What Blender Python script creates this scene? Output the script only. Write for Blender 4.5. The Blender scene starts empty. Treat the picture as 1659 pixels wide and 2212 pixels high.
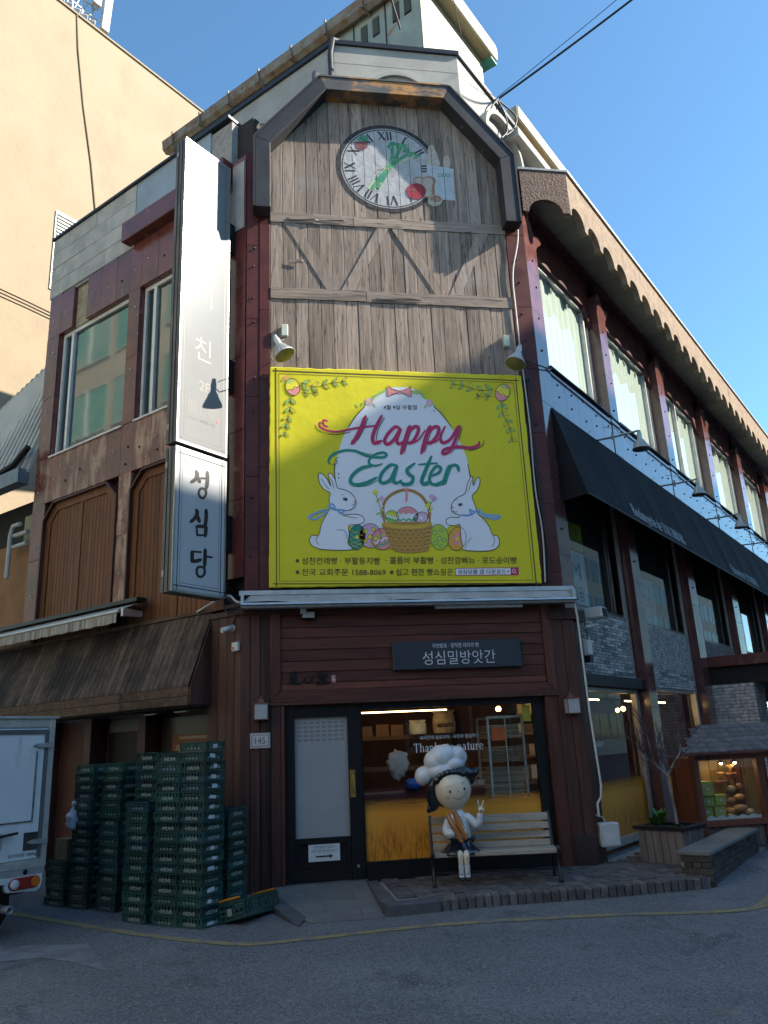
import bpy, bmesh, math, random
import numpy as np
from mathutils import Vector, Matrix
random.seed(7)
R_ = math.radians
SC = bpy.context.scene
COL = SC.collection
# ---------------------------------------------------------------- camera
cam = bpy.data.cameras.new('camera')
cam.sensor_fit = 'HORIZONTAL'; cam.sensor_width = 36.0
cam.lens = 36.0 * 1687.18 / 1659.0
cam.clip_start = 0.1; cam.clip_end = 3000.0
camo = bpy.data.objects.new('camera', cam); COL.objects.link(camo); SC.camera = camo
def _cam(yaw, pitch, roll, loc):
    cy, sy, cp, sp = math.cos(yaw), math.sin(yaw), math.cos(pitch), math.sin(pitch)
    fw = Vector((sy*cp, cy*cp, sp)); rt = Vector((cy, -sy, 0)); up = rt.cross(fw)
    cr, sr = math.cos(roll), math.sin(roll)
    r2 = cr*rt + sr*up; u2 = -sr*rt + cr*up
    m = Matrix(((r2.x, u2.x, -fw.x), (r2.y, u2.y, -fw.y), (r2.z, u2.z, -fw.z))).to_4x4()
    m.translation = loc
    camo.matrix_world = m
_cam(R_(9.261), R_(16.546), R_(-2.667), Vector((-0.2607, -10.7111, 1.60)))
# ---------------------------------------------------------------- sky and sun
SUN = Vector((1.27, -0.275, 0.91)).normalized()
SUN_EL = math.asin(SUN.z); SUN_AZ = math.atan2(SUN.x, SUN.y)
wd = bpy.data.worlds.new('World'); SC.world = wd; wd.use_nodes = True
wn = wd.node_tree
bg = wn.nodes['Background']
sky = wn.nodes.new('ShaderNodeTexSky'); sky.sky_type = 'NISHITA'
sky.sun_disc = False; sky.sun_elevation = SUN_EL; sky.sun_rotation = SUN_AZ
sky.altitude = 60; sky.air_density = 0.9; sky.dust_density = 0.15; sky.ozone_density = 1.5
tint = wn.nodes.new('ShaderNodeMix'); tint.data_type = 'RGBA'; tint.blend_type = 'MULTIPLY'
tint.inputs[0].default_value = 1.0; tint.inputs[7].default_value = (.68, .95, 1.0, 1)      # the camera's cooler white balance of the clear sky
wn.links.new(sky.outputs[0], tint.inputs[6]); wn.links.new(tint.outputs[2], bg.inputs[0]); bg.inputs[1].default_value = 0.073
sl = bpy.data.lights.new('sun', 'SUN'); sl.energy = 3.05; sl.angle = R_(0.53); sl.color = (1.0, 0.91, 0.77)
so = bpy.data.objects.new('sun', sl); COL.objects.link(so)
so.rotation_euler = SUN.to_track_quat('Z', 'Y').to_euler()
so.location = (20, -10, 30)
SC.view_settings.view_transform = 'Standard'; SC.view_settings.look = 'None'
SC.view_settings.exposure = 2.05; SC.view_settings.gamma = 1.0
SC.cycles.max_bounces = 8; SC.cycles.transparent_max_bounces = 12
SC.cycles.sample_clamp_indirect = 4.0
SC.cycles.caustics_reflective = False; SC.cycles.caustics_refractive = False
try:
    SC.cycles.use_denoising = True
except Exception:
    pass
# ---------------------------------------------------------------- helpers
Q = math.sqrt(0.5)
class Frame:
    def __init__(s, o, u, n, sgn=1):
        s.o = Vector((o[0], o[1], 0)); s.u = Vector((u[0], u[1], 0)); s.n = Vector((n[0], n[1], 0)); s.sgn = sgn
    def P(s, u, d, z): return s.o + s.u*u + s.n*d + Vector((0, 0, z))
XL, XR = -0.5, 4.08
FF = Frame((0, 0), (1, 0), (0, -1))                    # chamfered front
RR = Frame((XR, 0), (Q, Q), (Q, -Q))                   # right wing
LL = Frame((XL, 0), (-Q, Q), (-Q, -Q), -1)             # left wing (u runs to the left)
LO = Frame((0, 0), (1, 0), (0, -1))                    # local frame for prototypes
def catmull(pts, k=6, closed=False):
    p = [Vector(a) for a in pts]
    if len(p) < 3 and not closed: return p
    out = []; n = len(p)
    for i in range(n if closed else n-1):
        if closed: a, b, c, d = p[(i-1) % n], p[i], p[(i+1) % n], p[(i+2) % n]
        else: a, b, c, d = p[max(i-1, 0)], p[i], p[i+1], p[min(i+2, n-1)]
        for j in range(k):
            t = j/k
            out.append(0.5*((2*b) + (c-a)*t + (2*a-5*b+4*c-d)*t*t + (-a+3*b-3*c+d)*t*t*t))
    if not closed: out.append(p[-1])
    return out
def hom(src, dst):
    A = []; B = []
    for (x, y), (X, Y) in zip(src, dst):
        A.append([x, y, 1, 0, 0, 0, -X*x, -X*y]); B.append(X)
        A.append([0, 0, 0, x, y, 1, -Y*x, -Y*y]); B.append(Y)
    h = np.linalg.solve(np.array(A, float), np.array(B, float))
    def f(x, y):
        w = h[6]*x + h[7]*y + 1
        return (h[0]*x+h[1]*y+h[2])/w, (h[3]*x+h[4]*y+h[5])/w
    return f
_tc = {}
def text_geo(body, size=1.0, bold=0.0, res=3):
    key = (body, bold, res)
    if key not in _tc:
        cu = bpy.data.curves.new('t', 'FONT'); cu.body = body; cu.size = 1.0; cu.resolution_u = res
        cu.align_x = 'LEFT'; cu.offset = bold
        ob = bpy.data.objects.new('t', cu); COL.objects.link(ob)
        bpy.context.view_layer.update()
        dg = bpy.context.evaluated_depsgraph_get()
        me = bpy.data.meshes.new_from_object(ob.evaluated_get(dg))
        vs = [(v.co.x, v.co.y) for v in me.vertices]; fs = [tuple(p.vertices) for p in me.polygons]
        bpy.data.objects.remove(ob); bpy.data.curves.remove(cu); bpy.data.meshes.remove(me)
        x0 = min(v[0] for v in vs); x1 = max(v[0] for v in vs); y0 = min(v[1] for v in vs); y1 = max(v[1] for v in vs)
        _tc[key] = (vs, fs, x0, x1, y0, y1)
    return _tc[key]
ORG = {}
class MB:
    def __init__(s): s.v = []; s.f = []; s.m = []; s.s = []
    def add(s, vs, fs, mi=0, sm=False):
        b = len(s.v); s.v += [tuple(p) for p in vs]
        s.f += [tuple(i+b for i in f) for f in fs]; s.m += [mi]*len(fs); s.s += [sm]*len(fs)
        return s
    def hexa(s, P, mi=0):
        return s.add(P, [(0, 1, 2, 3), (7, 6, 5, 4), (0, 4, 5, 1), (1, 5, 6, 2), (2, 6, 7, 3), (3, 7, 4, 0)], mi)
    def box(s, F, u0, u1, d0, d1, z0, z1, mi=0):
        p = F.P
        return s.hexa([p(u0, d0, z0), p(u1, d0, z0), p(u1, d1, z0), p(u0, d1, z0), p(u0, d0, z1), p(u1, d0, z1), p(u1, d1, z1), p(u0, d1, z1)], mi)
    def sheet(s, F, u0, u1, d, z0, z1, mi=0):
        p = F.P; return s.add([p(u0, d, z0), p(u1, d, z0), p(u1, d, z1), p(u0, d, z1)], [(0, 1, 2, 3)], mi)
    def prism(s, F, poly, d0, d1, mi=0):
        n = len(poly)
        vs = [F.P(u, d0, z) for u, z in poly] + [F.P(u, d1, z) for u, z in poly]
        fs = [tuple(range(n)), tuple(range(2*n-1, n-1, -1))] + [(i, (i+1) % n, n+(i+1) % n, n+i) for i in range(n)]
        return s.add(vs, fs, mi)
    def slab(s, poly, z0, z1, mi=0):                     # horizontal polygon (world x,y)
        n = len(poly)
        g = lambda z, x, y: z(x, y) if callable(z) else z
        vs = [(x, y, g(z0, x, y)) for x, y in poly] + [(x, y, g(z1, x, y)) for x, y in poly]
        fs = [tuple(range(n)), tuple(range(2*n-1, n-1, -1))] + [(i, (i+1) % n, n+(i+1) % n, n+i) for i in range(n)]
        return s.add(vs, fs, mi)
    def ruled(s, A, B, mi=0, sm=False):
        n = len(A); return s.add(list(A)+list(B), [(i, i+1, n+i+1, n+i) for i in range(n-1)], mi, sm)
    def tube(s, pts, r, n=8, mi=0, caps=True, sm=True):
        p = [Vector(a) for a in pts]; m = len(p)
        rs = r if isinstance(r, (list, tuple)) else [r]*m
        vs = []; ref = None
        for i in range(m):
            t = (p[min(i+1, m-1)] - p[max(i-1, 0)])
            if t.length < 1e-9: t = Vector((0, 0, 1))
            t.normalize()
            if ref is None:
                ref = Vector((0, 0, 1)) if abs(t.z) < .9 else Vector((1, 0, 0))
            a = (ref - t*ref.dot(t))
            if a.length < 1e-6: a = t.orthogonal()
            a.normalize(); ref = a; b = t.cross(a)
            for k in range(n):
                w = 2*math.pi*k/n
                vs.append(p[i] + (a*math.cos(w)+b*math.sin(w))*rs[i])
        fs = []
        for i in range(m-1):
            for k in range(n):
                fs.append((i*n+k, i*n+(k+1) % n, (i+1)*n+(k+1) % n, (i+1)*n+k))
        s.add(vs, fs, mi, sm)
        if caps:
            s.add(vs[:n], [tuple(range(n-1, -1, -1))], mi); s.add(vs[-n:], [tuple(range(n))], mi)
        return s
    def lathe(s, base, axis, prof, n=16, mi=0, sm=True, sq=None):  # prof [(r,h)]
        ax = Vector(axis).normalized(); a = ax.orthogonal().normalized(); b = ax.cross(a); base = Vector(base)
        vs = []; m = len(prof)
        for r, h in prof:
            for k in range(n):
                w = 2*math.pi*k/n; rr = r if sq is None else r*sq(w)
                vs.append(base + ax*h + (a*math.cos(w)+b*math.sin(w))*rr)
        fs = [(i*n+k, i*n+(k+1) % n, (i+1)*n+(k+1) % n, (i+1)*n+k) for i in range(m-1) for k in range(n)]
        return s.add(vs, fs, mi, sm)
    def ball(s, c, r, n=16, m=10, mi=0, fn=None):
        c = Vector(c); r = r if isinstance(r, (tuple, list)) else (r, r, r)
        vs = [c + Vector((0, 0, -r[2]))]; fs = []
        for i in range(1, m):
            t = math.pi*i/m - math.pi/2
            for k in range(n):
                w = 2*math.pi*k/n
                vs.append(c + Vector((r[0]*math.cos(t)*math.cos(w), r[1]*math.cos(t)*math.sin(w), r[2]*math.sin(t))))
        vs.append(c + Vector((0, 0, r[2])))
        for k in range(n):
            fs.append((0, 1+(k+1) % n, 1+k)); fs.append((len(vs)-1, 1+(m-2)*n+k, 1+(m-2)*n+(k+1) % n))
        for i in range(m-2):
            for k in range(n):
                fs.append((1+i*n+k, 1+i*n+(k+1) % n, 1+(i+1)*n+(k+1) % n, 1+(i+1)*n+k))
        if fn: vs = [fn(v) for v in vs]
        return s.add(vs, fs, mi, True)
    _k = 0
    def kk(s):
        s._k = (s._k+1) % 9; return s._k*.05
    def text(s, body, mp, h, x, y, mi=0, w=None, bold=0.0, align='c', k=0, res=3):
        """flat lettering; mp(x,y,layer)->world; h = glyph box height, w = forced width"""
        vs, fs, x0, x1, y0, y1 = text_geo(body, 1.0, bold, res)
        sy = h/(y1-y0); sx = (w/(x1-x0)) if w else abs(sy)
        ox = {'c': -(x0+x1)/2, 'l': -x0, 'r': -x1}[align]
        k += s.kk(); return s.add([mp(x+(a+ox)*sx, y+(b-y0)*sy, k) for a, b in vs], fs, mi)
    def poly(s, pts, mp, k=0, mi=0):
        k += s.kk(); return s.add([mp(a[0], a[1], k) for a in pts], [tuple(range(len(pts)))], mi)
    def oval(s, cx, cy, rx, ry, mp, k=0, mi=0, rot=0, n=20):
        c, q = math.cos(rot), math.sin(rot)
        return s.poly([(cx+rx*math.cos(t)*c-ry*math.sin(t)*q, cy+rx*math.cos(t)*q+ry*math.sin(t)*c) for t in [2*math.pi*i/n for i in range(n)]], mp, k, mi)
    def stroke(s, pts, w, mp, k=0, mi=0, sub=6, taper=True, closed=False):
        p = catmull([(a[0], a[1], 0) for a in pts], sub, closed)
        if closed: p = p+[p[0]]
        n = len(p); L = []; Rr = []; k0 = k+s.kk()
        for i in range(n):
            if closed and i in (0, n-1): t = p[1]-p[n-2]
            else: t = p[min(i+1, n-1)]-p[max(i-1, 0)]
            if t.length < 1e-9: t = Vector((1, 0, 0))
            t.normalize(); nn = Vector((-t.y, t.x, 0))
            ww = w/2; k = k0+.35*i/n
            if taper and not closed:
                e = min(i, n-1-i)/max(1, n-1)*2
                ww *= (0.55+0.45*min(1, e*4))
            L.append(mp(p[i].x+nn.x*ww, p[i].y+nn.y*ww, k)); Rr.append(mp(p[i].x-nn.x*ww, p[i].y-nn.y*ww, k))
        s.ruled(L, Rr, mi)
        if not closed:
            for e, kq in ((p[0], k0-.06), (p[-1], k0+.4)): s.oval(e.x, e.y, w*.28 if taper else w*.5, w*.28 if taper else w*.5, mp, kq, mi, n=8)
        return s
    def build(s, name, mats, parent=None, loc=None, bevel=0.0, recalc=True, sharp=None, merge=False):
        if not isinstance(mats, (list, tuple)): mats = [mats]
        o_ = Vector(ORG[parent.name]) if parent is not None else Vector(loc if loc is not None else (0, 0, 0))
        me = bpy.data.meshes.new(name)
        me.from_pydata([(a[0]-o_.x, a[1]-o_.y, a[2]-o_.z) for a in s.v], [], s.f)
        for m in mats: me.materials.append(m)
        me.polygons.foreach_set('material_index', s.m); me.polygons.foreach_set('use_smooth', s.s)
        if recalc or merge:
            b = bmesh.new(); b.from_mesh(me)
            if merge: bmesh.ops.remove_doubles(b, verts=b.verts, dist=1e-5)
            if recalc: bmesh.ops.recalc_face_normals(b, faces=b.faces)
            b.to_mesh(me); b.free()
        me.update()
        ob = bpy.data.objects.new(name, me); COL.objects.link(ob)
        if parent is not None: ob.parent = parent
        else: ob.location = o_
        ORG[ob.name] = tuple(o_)
        if bevel > 0:
            md = ob.modifiers.new('bevel', 'BEVEL'); md.width = bevel; md.segments = 1; md.limit_method = 'ANGLE'; md.angle_limit = R_(50)
        return ob
def tag(o, label, cat=None, group=None, kind=None):
    if label: o['label'] = label
    if cat: o['category'] = cat
    if group: o['group'] = group
    if kind: o['kind'] = kind
    return o
def thing(name, label, cat, loc, group=None, rotz=0.0):
    o = bpy.data.objects.new(name, None); COL.objects.link(o); o.empty_display_size = .2
    o.location = loc; o.rotation_euler = (0, 0, rotz); ORG[o.name] = tuple(loc)
    return tag(o, label, cat, group)
def struct(o): o['kind'] = 'structure'; return o
def fmap(F, d0, step=0.0015, sg=None):
    """map (u,z,layer) -> world on frame F at distance d0"""
    return lambda u, z, k=0: F.P(u, d0+k*step, z)
# ---------------------------------------------------------------- materials
def _n(nt, t, **k):
    n = nt.nodes.new(t)
    for a, b in k.items():
        if a.startswith('i_'): n.inputs[a[2:]].default_value = b
        else: setattr(n, a, b)
    return n
def rgb(c): return (c[0], c[1], c[2], 1.0)
def base_mat(name, rough=.6, spec=.5, metal=0, coat=0):
    m = bpy.data.materials.new(name); m.use_nodes = True; nt = m.node_tree; b = nt.nodes['Principled BSDF']
    b.inputs['Roughness'].default_value = rough; b.inputs['Metallic'].default_value = metal
    b.inputs['Specular IOR Level'].default_value = spec
    if coat: b.inputs['Coat Weight'].default_value = coat; b.inputs['Coat Roughness'].default_value = .08
    return m, nt, b
def coords(nt, stretch=(1, 1, 1), rnd=True):
    tc = _n(nt, 'ShaderNodeTexCoord'); mp = _n(nt, 'ShaderNodeMapping')
    mp.inputs['Scale'].default_value = stretch
    src = tc.outputs['Object']
    if rnd:
        oi = _n(nt, 'ShaderNodeObjectInfo'); mu = _n(nt, 'ShaderNodeMath', operation='MULTIPLY'); mu.inputs[1].default_value = 41.7
        ad = _n(nt, 'ShaderNodeVectorMath', operation='ADD')
        nt.links.new(oi.outputs['Random'], mu.inputs[0]); nt.links.new(src, ad.inputs[0]); nt.links.new(mu.outputs[0], ad.inputs[1])
        src = ad.outputs[0]
    nt.links.new(src, mp.inputs['Vector']); return mp.outputs[0]
def noise(nt, vec, scale, detail=5, rough=.6, dist=0):
    n = _n(nt, 'ShaderNodeTexNoise'); n.inputs['Scale'].default_value = scale; n.inputs['Detail'].default_value = detail
    n.inputs['Roughness'].default_value = rough; n.inputs['Distortion'].default_value = dist
    nt.links.new(vec, n.inputs['Vector']); return n.outputs['Fac']
def ramp(nt, fac, lo, hi):
    r = _n(nt, 'ShaderNodeMapRange', interpolation_type='SMOOTHSTEP'); r.inputs['From Min'].default_value = lo; r.inputs['From Max'].default_value = hi
    nt.links.new(fac, r.inputs['Value']); return r.outputs[0]
def mix(nt, fac, a, b, mode='MIX'):
    m = _n(nt, 'ShaderNodeMix', data_type='RGBA', blend_type=mode)
    for i, v in ((0, fac), (6, a), (7, b)):
        if hasattr(v, 'is_linked') or isinstance(v, bpy.types.NodeSocket): nt.links.new(v, m.inputs[i])
        else: m.inputs[i].default_value = v if i == 0 else rgb(v)
    return m.outputs[2]
def vary(nt, col, amt):
    oi = _n(nt, 'ShaderNodeObjectInfo'); mr = _n(nt, 'ShaderNodeMapRange')
    mr.inputs['To Min'].default_value = 1-amt; mr.inputs['To Max'].default_value = 1+amt
    nt.links.new(oi.outputs['Random'], mr.inputs['Value'])
    h = _n(nt, 'ShaderNodeHueSaturation'); nt.links.new(mr.outputs[0], h.inputs['Value']); nt.links.new(col, h.inputs['Color'])
    return h.outputs[0]
def bumpn(nt, b, h, strength, dist=.01):
    n = _n(nt, 'ShaderNodeBump'); n.inputs['Strength'].default_value = strength; n.inputs['Distance'].default_value = dist
    nt.links.new(h, n.inputs['Height']); nt.links.new(n.outputs[0], b.inputs['Normal'])
def pmat(name, c1, c2=None, scale=6, st=(1, 1, 1), rough=.6, bump=0, bscale=None, metal=0, rand=0, stain=None, spec=.5, coat=0, lo=.35, hi=.65, bd=.01, rr=None):
    """c1/c2 mottled; stain = (colour, scale, lo, hi[, stretch])"""
    m, nt, b = base_mat(name, rough, spec, metal, coat)
    c2 = c2 or tuple(x*.8 for x in c1)
    v = coords(nt, st)
    n1 = noise(nt, v, scale)
    col = mix(nt, ramp(nt, n1, lo, hi), c1, c2)
    if stain:
        sv = coords(nt, stain[4]) if len(stain) > 4 else coords(nt)
        n2 = noise(nt, sv, stain[1], 6, .65)
        f = ramp(nt, n2, stain[2], stain[3])
        col = mix(nt, f, col, stain[0])
    if rand: col = vary(nt, col, rand)
    nt.links.new(col, b.inputs['Base Color'])
    if rr:
        q = _n(nt, 'ShaderNodeMapRange'); q.inputs['From Min'].default_value = .3; q.inputs['From Max'].default_value = .7
        q.inputs['To Min'].default_value = rr[0]; q.inputs['To Max'].default_value = rr[1]
        nt.links.new(noise(nt, coords(nt), rr[2] if len(rr) > 2 else 3, 4), q.inputs['Value']); nt.links.new(q.outputs[0], b.inputs['Roughness'])
    if bump:
        h = noise(nt, coords(nt, st), bscale or scale*6, 6, .6)
        bumpn(nt, b, h, bump, bd)
    return m
def wood(name, c1, c2, axis='z', rough=.7, grain=1.0, bump=.5, rand=.18, crack=(.02, .015, .012), stain=None, spec=.3, crk=(.22, .34)):
    m, nt, b = base_mat(name, rough, spec)
    st = {'z': (22, 22, 1.3), 'x': (1.3, 22, 22), 'u': (4, 4, 22)}[axis]
    st = tuple(a*grain for a in st)
    v = coords(nt, st)
    n1 = noise(nt, v, 1.0, 7, .65, .6)
    col = mix(nt, ramp(nt, n1, .3, .7), c1, c2)
    st2 = tuple(a*.16 if a < 5 else a*.16 for a in st)
    n3 = noise(nt, coords(nt, st2), 1.0, 4, .6, .4)
    col = mix(nt, ramp(nt, n3, .52, .75), col, tuple(x*.55 for x in c2))
    n2 = noise(nt, coords(nt, tuple(a*1.7 for a in st)), 1.0, 3, .5, 1.2)
    col = mix(nt, ramp(nt, n2, crk[1], crk[0]), col, crack)
    if stain:
        f = ramp(nt, noise(nt, coords(nt, stain[4] if len(stain) > 4 else (1, 1, 1), False), stain[1], 6, .6), stain[2], stain[3])
        col = mix(nt, f, col, stain[0])
    if rand: col = vary(nt, col, rand)
    nt.links.new(col, b.inputs['Base Color'])
    if bump: bumpn(nt, b, n1, bump, .006)
    return m
def flat(name, c, rough=.6, metal=0, spec=.5, var=.06, sc=9):
    return pmat(name, c, tuple(x*(1-var*2) for x in c), sc, rough=rough, metal=metal, spec=spec)
def glass(name, tint=(.9, .93, .92), ior=1.52, rough=.01, extra=0.0, wav=0.0):
    m = bpy.data.materials.new(name); m.use_nodes = True; nt = m.node_tree; nt.nodes.remove(nt.nodes['Principled BSDF'])
    out = nt.nodes['Material Output']
    t = _n(nt, 'ShaderNodeBsdfTransparent'); t.inputs[0].default_value = rgb(tint)
    g = _n(nt, 'ShaderNodeBsdfAnisotropic'); g.inputs['Roughness'].default_value = rough; g.inputs['Color'].default_value = (1, 1, 1, 1)
    f = _n(nt, 'ShaderNodeLayerWeight'); f.inputs['Blend'].default_value = .5
    f0 = ((ior-1)/(ior+1))**2
    pw = _n(nt, 'ShaderNodeMath', operation='POWER'); pw.inputs[1].default_value = 4.5
    ml = _n(nt, 'ShaderNodeMath', operation='MULTIPLY_ADD'); ml.inputs[1].default_value = 1-f0; ml.inputs[2].default_value = f0
    nt.links.new(f.outputs['Facing'], pw.inputs[0]); nt.links.new(pw.outputs[0], ml.inputs[0])
    if wav:
        bn = _n(nt, 'ShaderNodeBump'); bn.inputs['Strength'].default_value = wav; bn.inputs['Distance'].default_value = .02
        nt.links.new(noise(nt, coords(nt), 1.3, 2, .5), bn.inputs['Height'])
        nt.links.new(bn.outputs[0], g.inputs['Normal']); nt.links.new(bn.outputs[0], f.inputs['Normal'])
    ad = _n(nt, 'ShaderNodeMath', operation='ADD', use_clamp=True); ad.inputs[1].default_value = extra
    nt.links.new(ml.outputs[0], ad.inputs[0])
    mx = _n(nt, 'ShaderNodeMixShader'); nt.links.new(ad.outputs[0], mx.inputs[0]); nt.links.new(t.outputs[0], mx.inputs[1]); nt.links.new(g.outputs[0], mx.inputs[2])
    nt.links.new(mx.outputs[0], out.inputs[0]); return m
def emit(name, c, s):
    m, nt, b = base_mat(name); b.inputs['Base Color'].default_value = rgb(c)
    b.inputs['Emission Color'].default_value = rgb(c); b.inputs['Emission Strength'].default_value = s; return m
m_old = wood('weathered_boards', (.345, .275, .225), (.19, .15, .125), 'z', .8, 1.0, 1.0, .25, (.05, .036, .03), stain=((.30, .27, .26), 1.1, .55, .8), crk=(.30, .42))
m_oldx = wood('weathered_rail', (.35, .285, .235), (.205, .165, .138), 'x', .8, 1.0, 1.0, .12, (.06, .042, .034), crk=(.30, .42))
m_darkz = wood('dark_stained_boards', (.105, .043, .032), (.055, .025, .02), 'z', .55, 1.0, .5, .28, (.01, .006, .005), stain=((.16, .12, .10), 5, .66, .8, (14, 14, 1)))
m_redx = wood('red_stained_boards', (.16, .05, .032), (.075, .027, .02), 'x', .5, .8, .4, .25, (.015, .007, .006), stain=((.2, .11, .08), 6, .68, .85, (1, 12, 12)))
m_redz = wood('red_stained_upright', (.14, .046, .03), (.065, .025, .018), 'z', .5, .8, .4, .2, (.015, .007, .006))
m_shut = wood('brown_shutter_boards', (.20, .074, .025), (.115, .041, .016), 'z', .6, 1.0, .4, .14, (.04, .016, .009), stain=((.085, .035, .018), 1.2, .55, .8))
m_canopy = wood('grey_brown_canopy_boards', (.14, .10, .075), (.055, .04, .032), 'z', .8, 1.0, .7, .3, (.02, .014, .011), stain=((.022, .018, .016), .8, .46, .64))
m_fasc = wood('weathered_fascia_board', (.14, .085, .055), (.07, .042, .028), 'x', .8, .6, .6, .15, (.02, .014, .011))
m_gran = pmat('maroon_granite', (.17, .046, .038), (.115, .032, .029), 3.0, rough=.16, rand=.12, stain=((.30, .16, .115), 1.6, .60, .78, (2.2, 2.2, .7)), spec=.6, rr=(.10, .3, 4))
m_granw = pmat('maroon_granite_streaked', (.18, .055, .045), (.13, .04, .034), 3.0, rough=.25, rand=.14, stain=((.38, .23, .165), 2.2, .44, .62, (2.5, 2.5, .6)), rr=(.12, .35, 4))
m_granr = pmat('polished_granite_right', (.16, .06, .052), (.11, .042, .038), 4.0, rough=.1, rand=.08, spec=.7, coat=.25, rr=(.08, .2, 5))
m_grand = pmat('maroon_granite_dark', (.10, .026, .022), (.065, .019, .017), 3.0, rough=.4, spec=.25, rand=.1, stain=((.16, .065, .05), 2.0, .6, .8, (3, 3, .5)), rr=(.35, .55, 4))
m_stone = pmat('grey_limestone', (.47, .45, .41), (.36, .345, .32), 3.0, rough=.8, rand=.06, bump=.25, bscale=30, stain=((.22, .20, .18), 1.3, .62, .82, (1.5, 1.5, .6)))
m_white = pmat('old_white_render', (.37, .367, .34), (.31, .306, .283), 1.6, rough=.85, bump=.2, bscale=40, stain=((.30, .28, .25), 1.2, .64, .86, (2, 2, .5)))
m_cream = pmat('cream_metal', (.37, .335, .225), (.34, .305, .205), 1.5, rough=.6, stain=((.40, .17, .06), 1.6, .68, .76))
m_green = pmat('pale_green_metal', (.34, .37, .30), (.27, .30, .25), 1.5, rough=.55, stain=((.30, .13, .06), 1.4, .60, .70))
m_rust = pmat('rusty_gutter', (.24, .22, .17), (.20, .11, .06), 4, rough=.7, stain=((.10, .05, .03), 5, .58, .7))
m_frame = pmat('dark_weathered_metal', (.026, .027, .032), (.04, .042, .049), 1.5, rough=.55, spec=.3, stain=((.26, .26, .28), 2.2, .66, .80, (1.5, 1.5, 1.5)), bump=.15, bscale=50)
m_frust = pmat('rust_streaked_metal', (.10, .095, .09), (.06, .06, .065), 1.2, rough=.6, stain=((.46, .22, .06), 1.5, .47, .62, (1, 1, 2.5)))
m_tan = pmat('tan_stucco', (.33, .262, .178), (.30, .237, .16), .35, rough=.9, bump=.35, bscale=7, stain=((.272, .214, .144), .45, .5, .85, (1.6, 1.6, .8)), bd=.03)
m_black = flat('black_paint', (.010, .010, .012), .5, spec=.25, var=.1)
m_darkm = flat('dark_grey_metal', (.03, .031, .034), .4, .3)
m_alu = pmat('aluminium', (.55, .56, .55), (.45, .46, .45), 8, rough=.4, metal=.6)
m_alud = pmat('dull_aluminium', (.36, .37, .37), (.28, .29, .29), 8, rough=.5, metal=.4)
m_winw = pmat('white_window_frame', (.76, .75, .70), (.68, .67, .62), 8, rough=.4)
def asphalt():
    m, nt, b = base_mat('asphalt', .88, .3)
    v = coords(nt, (1, 1, 1), False)
    col = mix(nt, ramp(nt, noise(nt, v, .55, 6, .65), .35, .68), (.115, .117, .126), (.175, .176, .182))
    col = mix(nt, ramp(nt, noise(nt, v, 1.1, 6, .65, .8), .54, .68), col, (.082, .083, .089))
    vo = _n(nt, 'ShaderNodeTexVoronoi'); vo.inputs['Scale'].default_value = 75; nt.links.new(v, vo.inputs['Vector'])
    sp = _n(nt, 'ShaderNodeSeparateColor'); nt.links.new(vo.outputs['Color'], sp.inputs[0])
    col = mix(nt, ramp(nt, sp.outputs[0], .55, 1.0), col, (.23, .228, .225)); col = mix(nt, ramp(nt, sp.outputs[1], .7, 1.0), col, (.07, .07, .076))
    nd = _n(nt, 'ShaderNodeTexNoise'); nd.inputs['Scale'].default_value = 2.2; nd.inputs['Detail'].default_value = 5; nt.links.new(v, nd.inputs['Vector'])
    ad = _n(nt, 'ShaderNodeVectorMath', operation='MULTIPLY_ADD'); ad.inputs[1].default_value = (.55, .55, .0); nt.links.new(nd.outputs['Color'], ad.inputs[0]); nt.links.new(v, ad.inputs[2])
    v2 = _n(nt, 'ShaderNodeTexVoronoi', feature='DISTANCE_TO_EDGE'); v2.inputs['Scale'].default_value = .42; nt.links.new(ad.outputs[0], v2.inputs['Vector'])
    ck = _n(nt, 'ShaderNodeMath', operation='MULTIPLY'); nt.links.new(ramp(nt, v2.outputs['Distance'], .005, .001), ck.inputs[0]); nt.links.new(ramp(nt, noise(nt, v, .35, 3), .56, .66), ck.inputs[1])
    col = mix(nt, ck.outputs[0], col, (.045, .045, .05))
    nt.links.new(col, b.inputs['Base Color']); bumpn(nt, b, vo.outputs['Distance'], .55, .008); return m
m_asph = asphalt()
m_conc = pmat('concrete_paving', (.17, .165, .155), (.13, .126, .12), 2.2, rough=.9, bump=.4, bscale=120, rand=.08, bd=.004, stain=((.09, .086, .082), 2.5, .58, .8))
m_paver = pmat('grey_clay_paver', (.135, .122, .116), (.08, .075, .076), 9, rough=.85, bump=.5, bscale=70, rand=.3, bd=.006)
m_kerbs = pmat('dark_kerb_stone', (.095, .095, .102), (.07, .07, .076), 6, rough=.75, bump=.3, bscale=80)
m_brick = pmat('grey_brick', (.52, .50, .465), (.27, .262, .25), 10, rough=.9, bump=.35, bscale=50, rand=.5, bd=.012, stain=((.62, .60, .56), 13, .58, .70))
m_mort = pmat('mortar', (.34, .33, .31), (.25, .24, .23), 12, rough=.95, bump=.4, bscale=60)
m_mortd = pmat('dark_mortar', (.13, .125, .12), (.09, .087, .085), 12, rough=.95)
m_brickd = pmat('dark_brown_brick', (.085, .07, .062), (.05, .044, .042), 10, rough=.9, bump=.6, bscale=50, rand=.35, bd=.008, stain=((.22, .205, .19), 12, .66, .8))
m_yellow = pmat('banner_yellow', (.71, .645, .028), (.68, .61, .024), 2, rough=.6, spec=.25, bump=.25, bscale=2.2, bd=.05)
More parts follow.
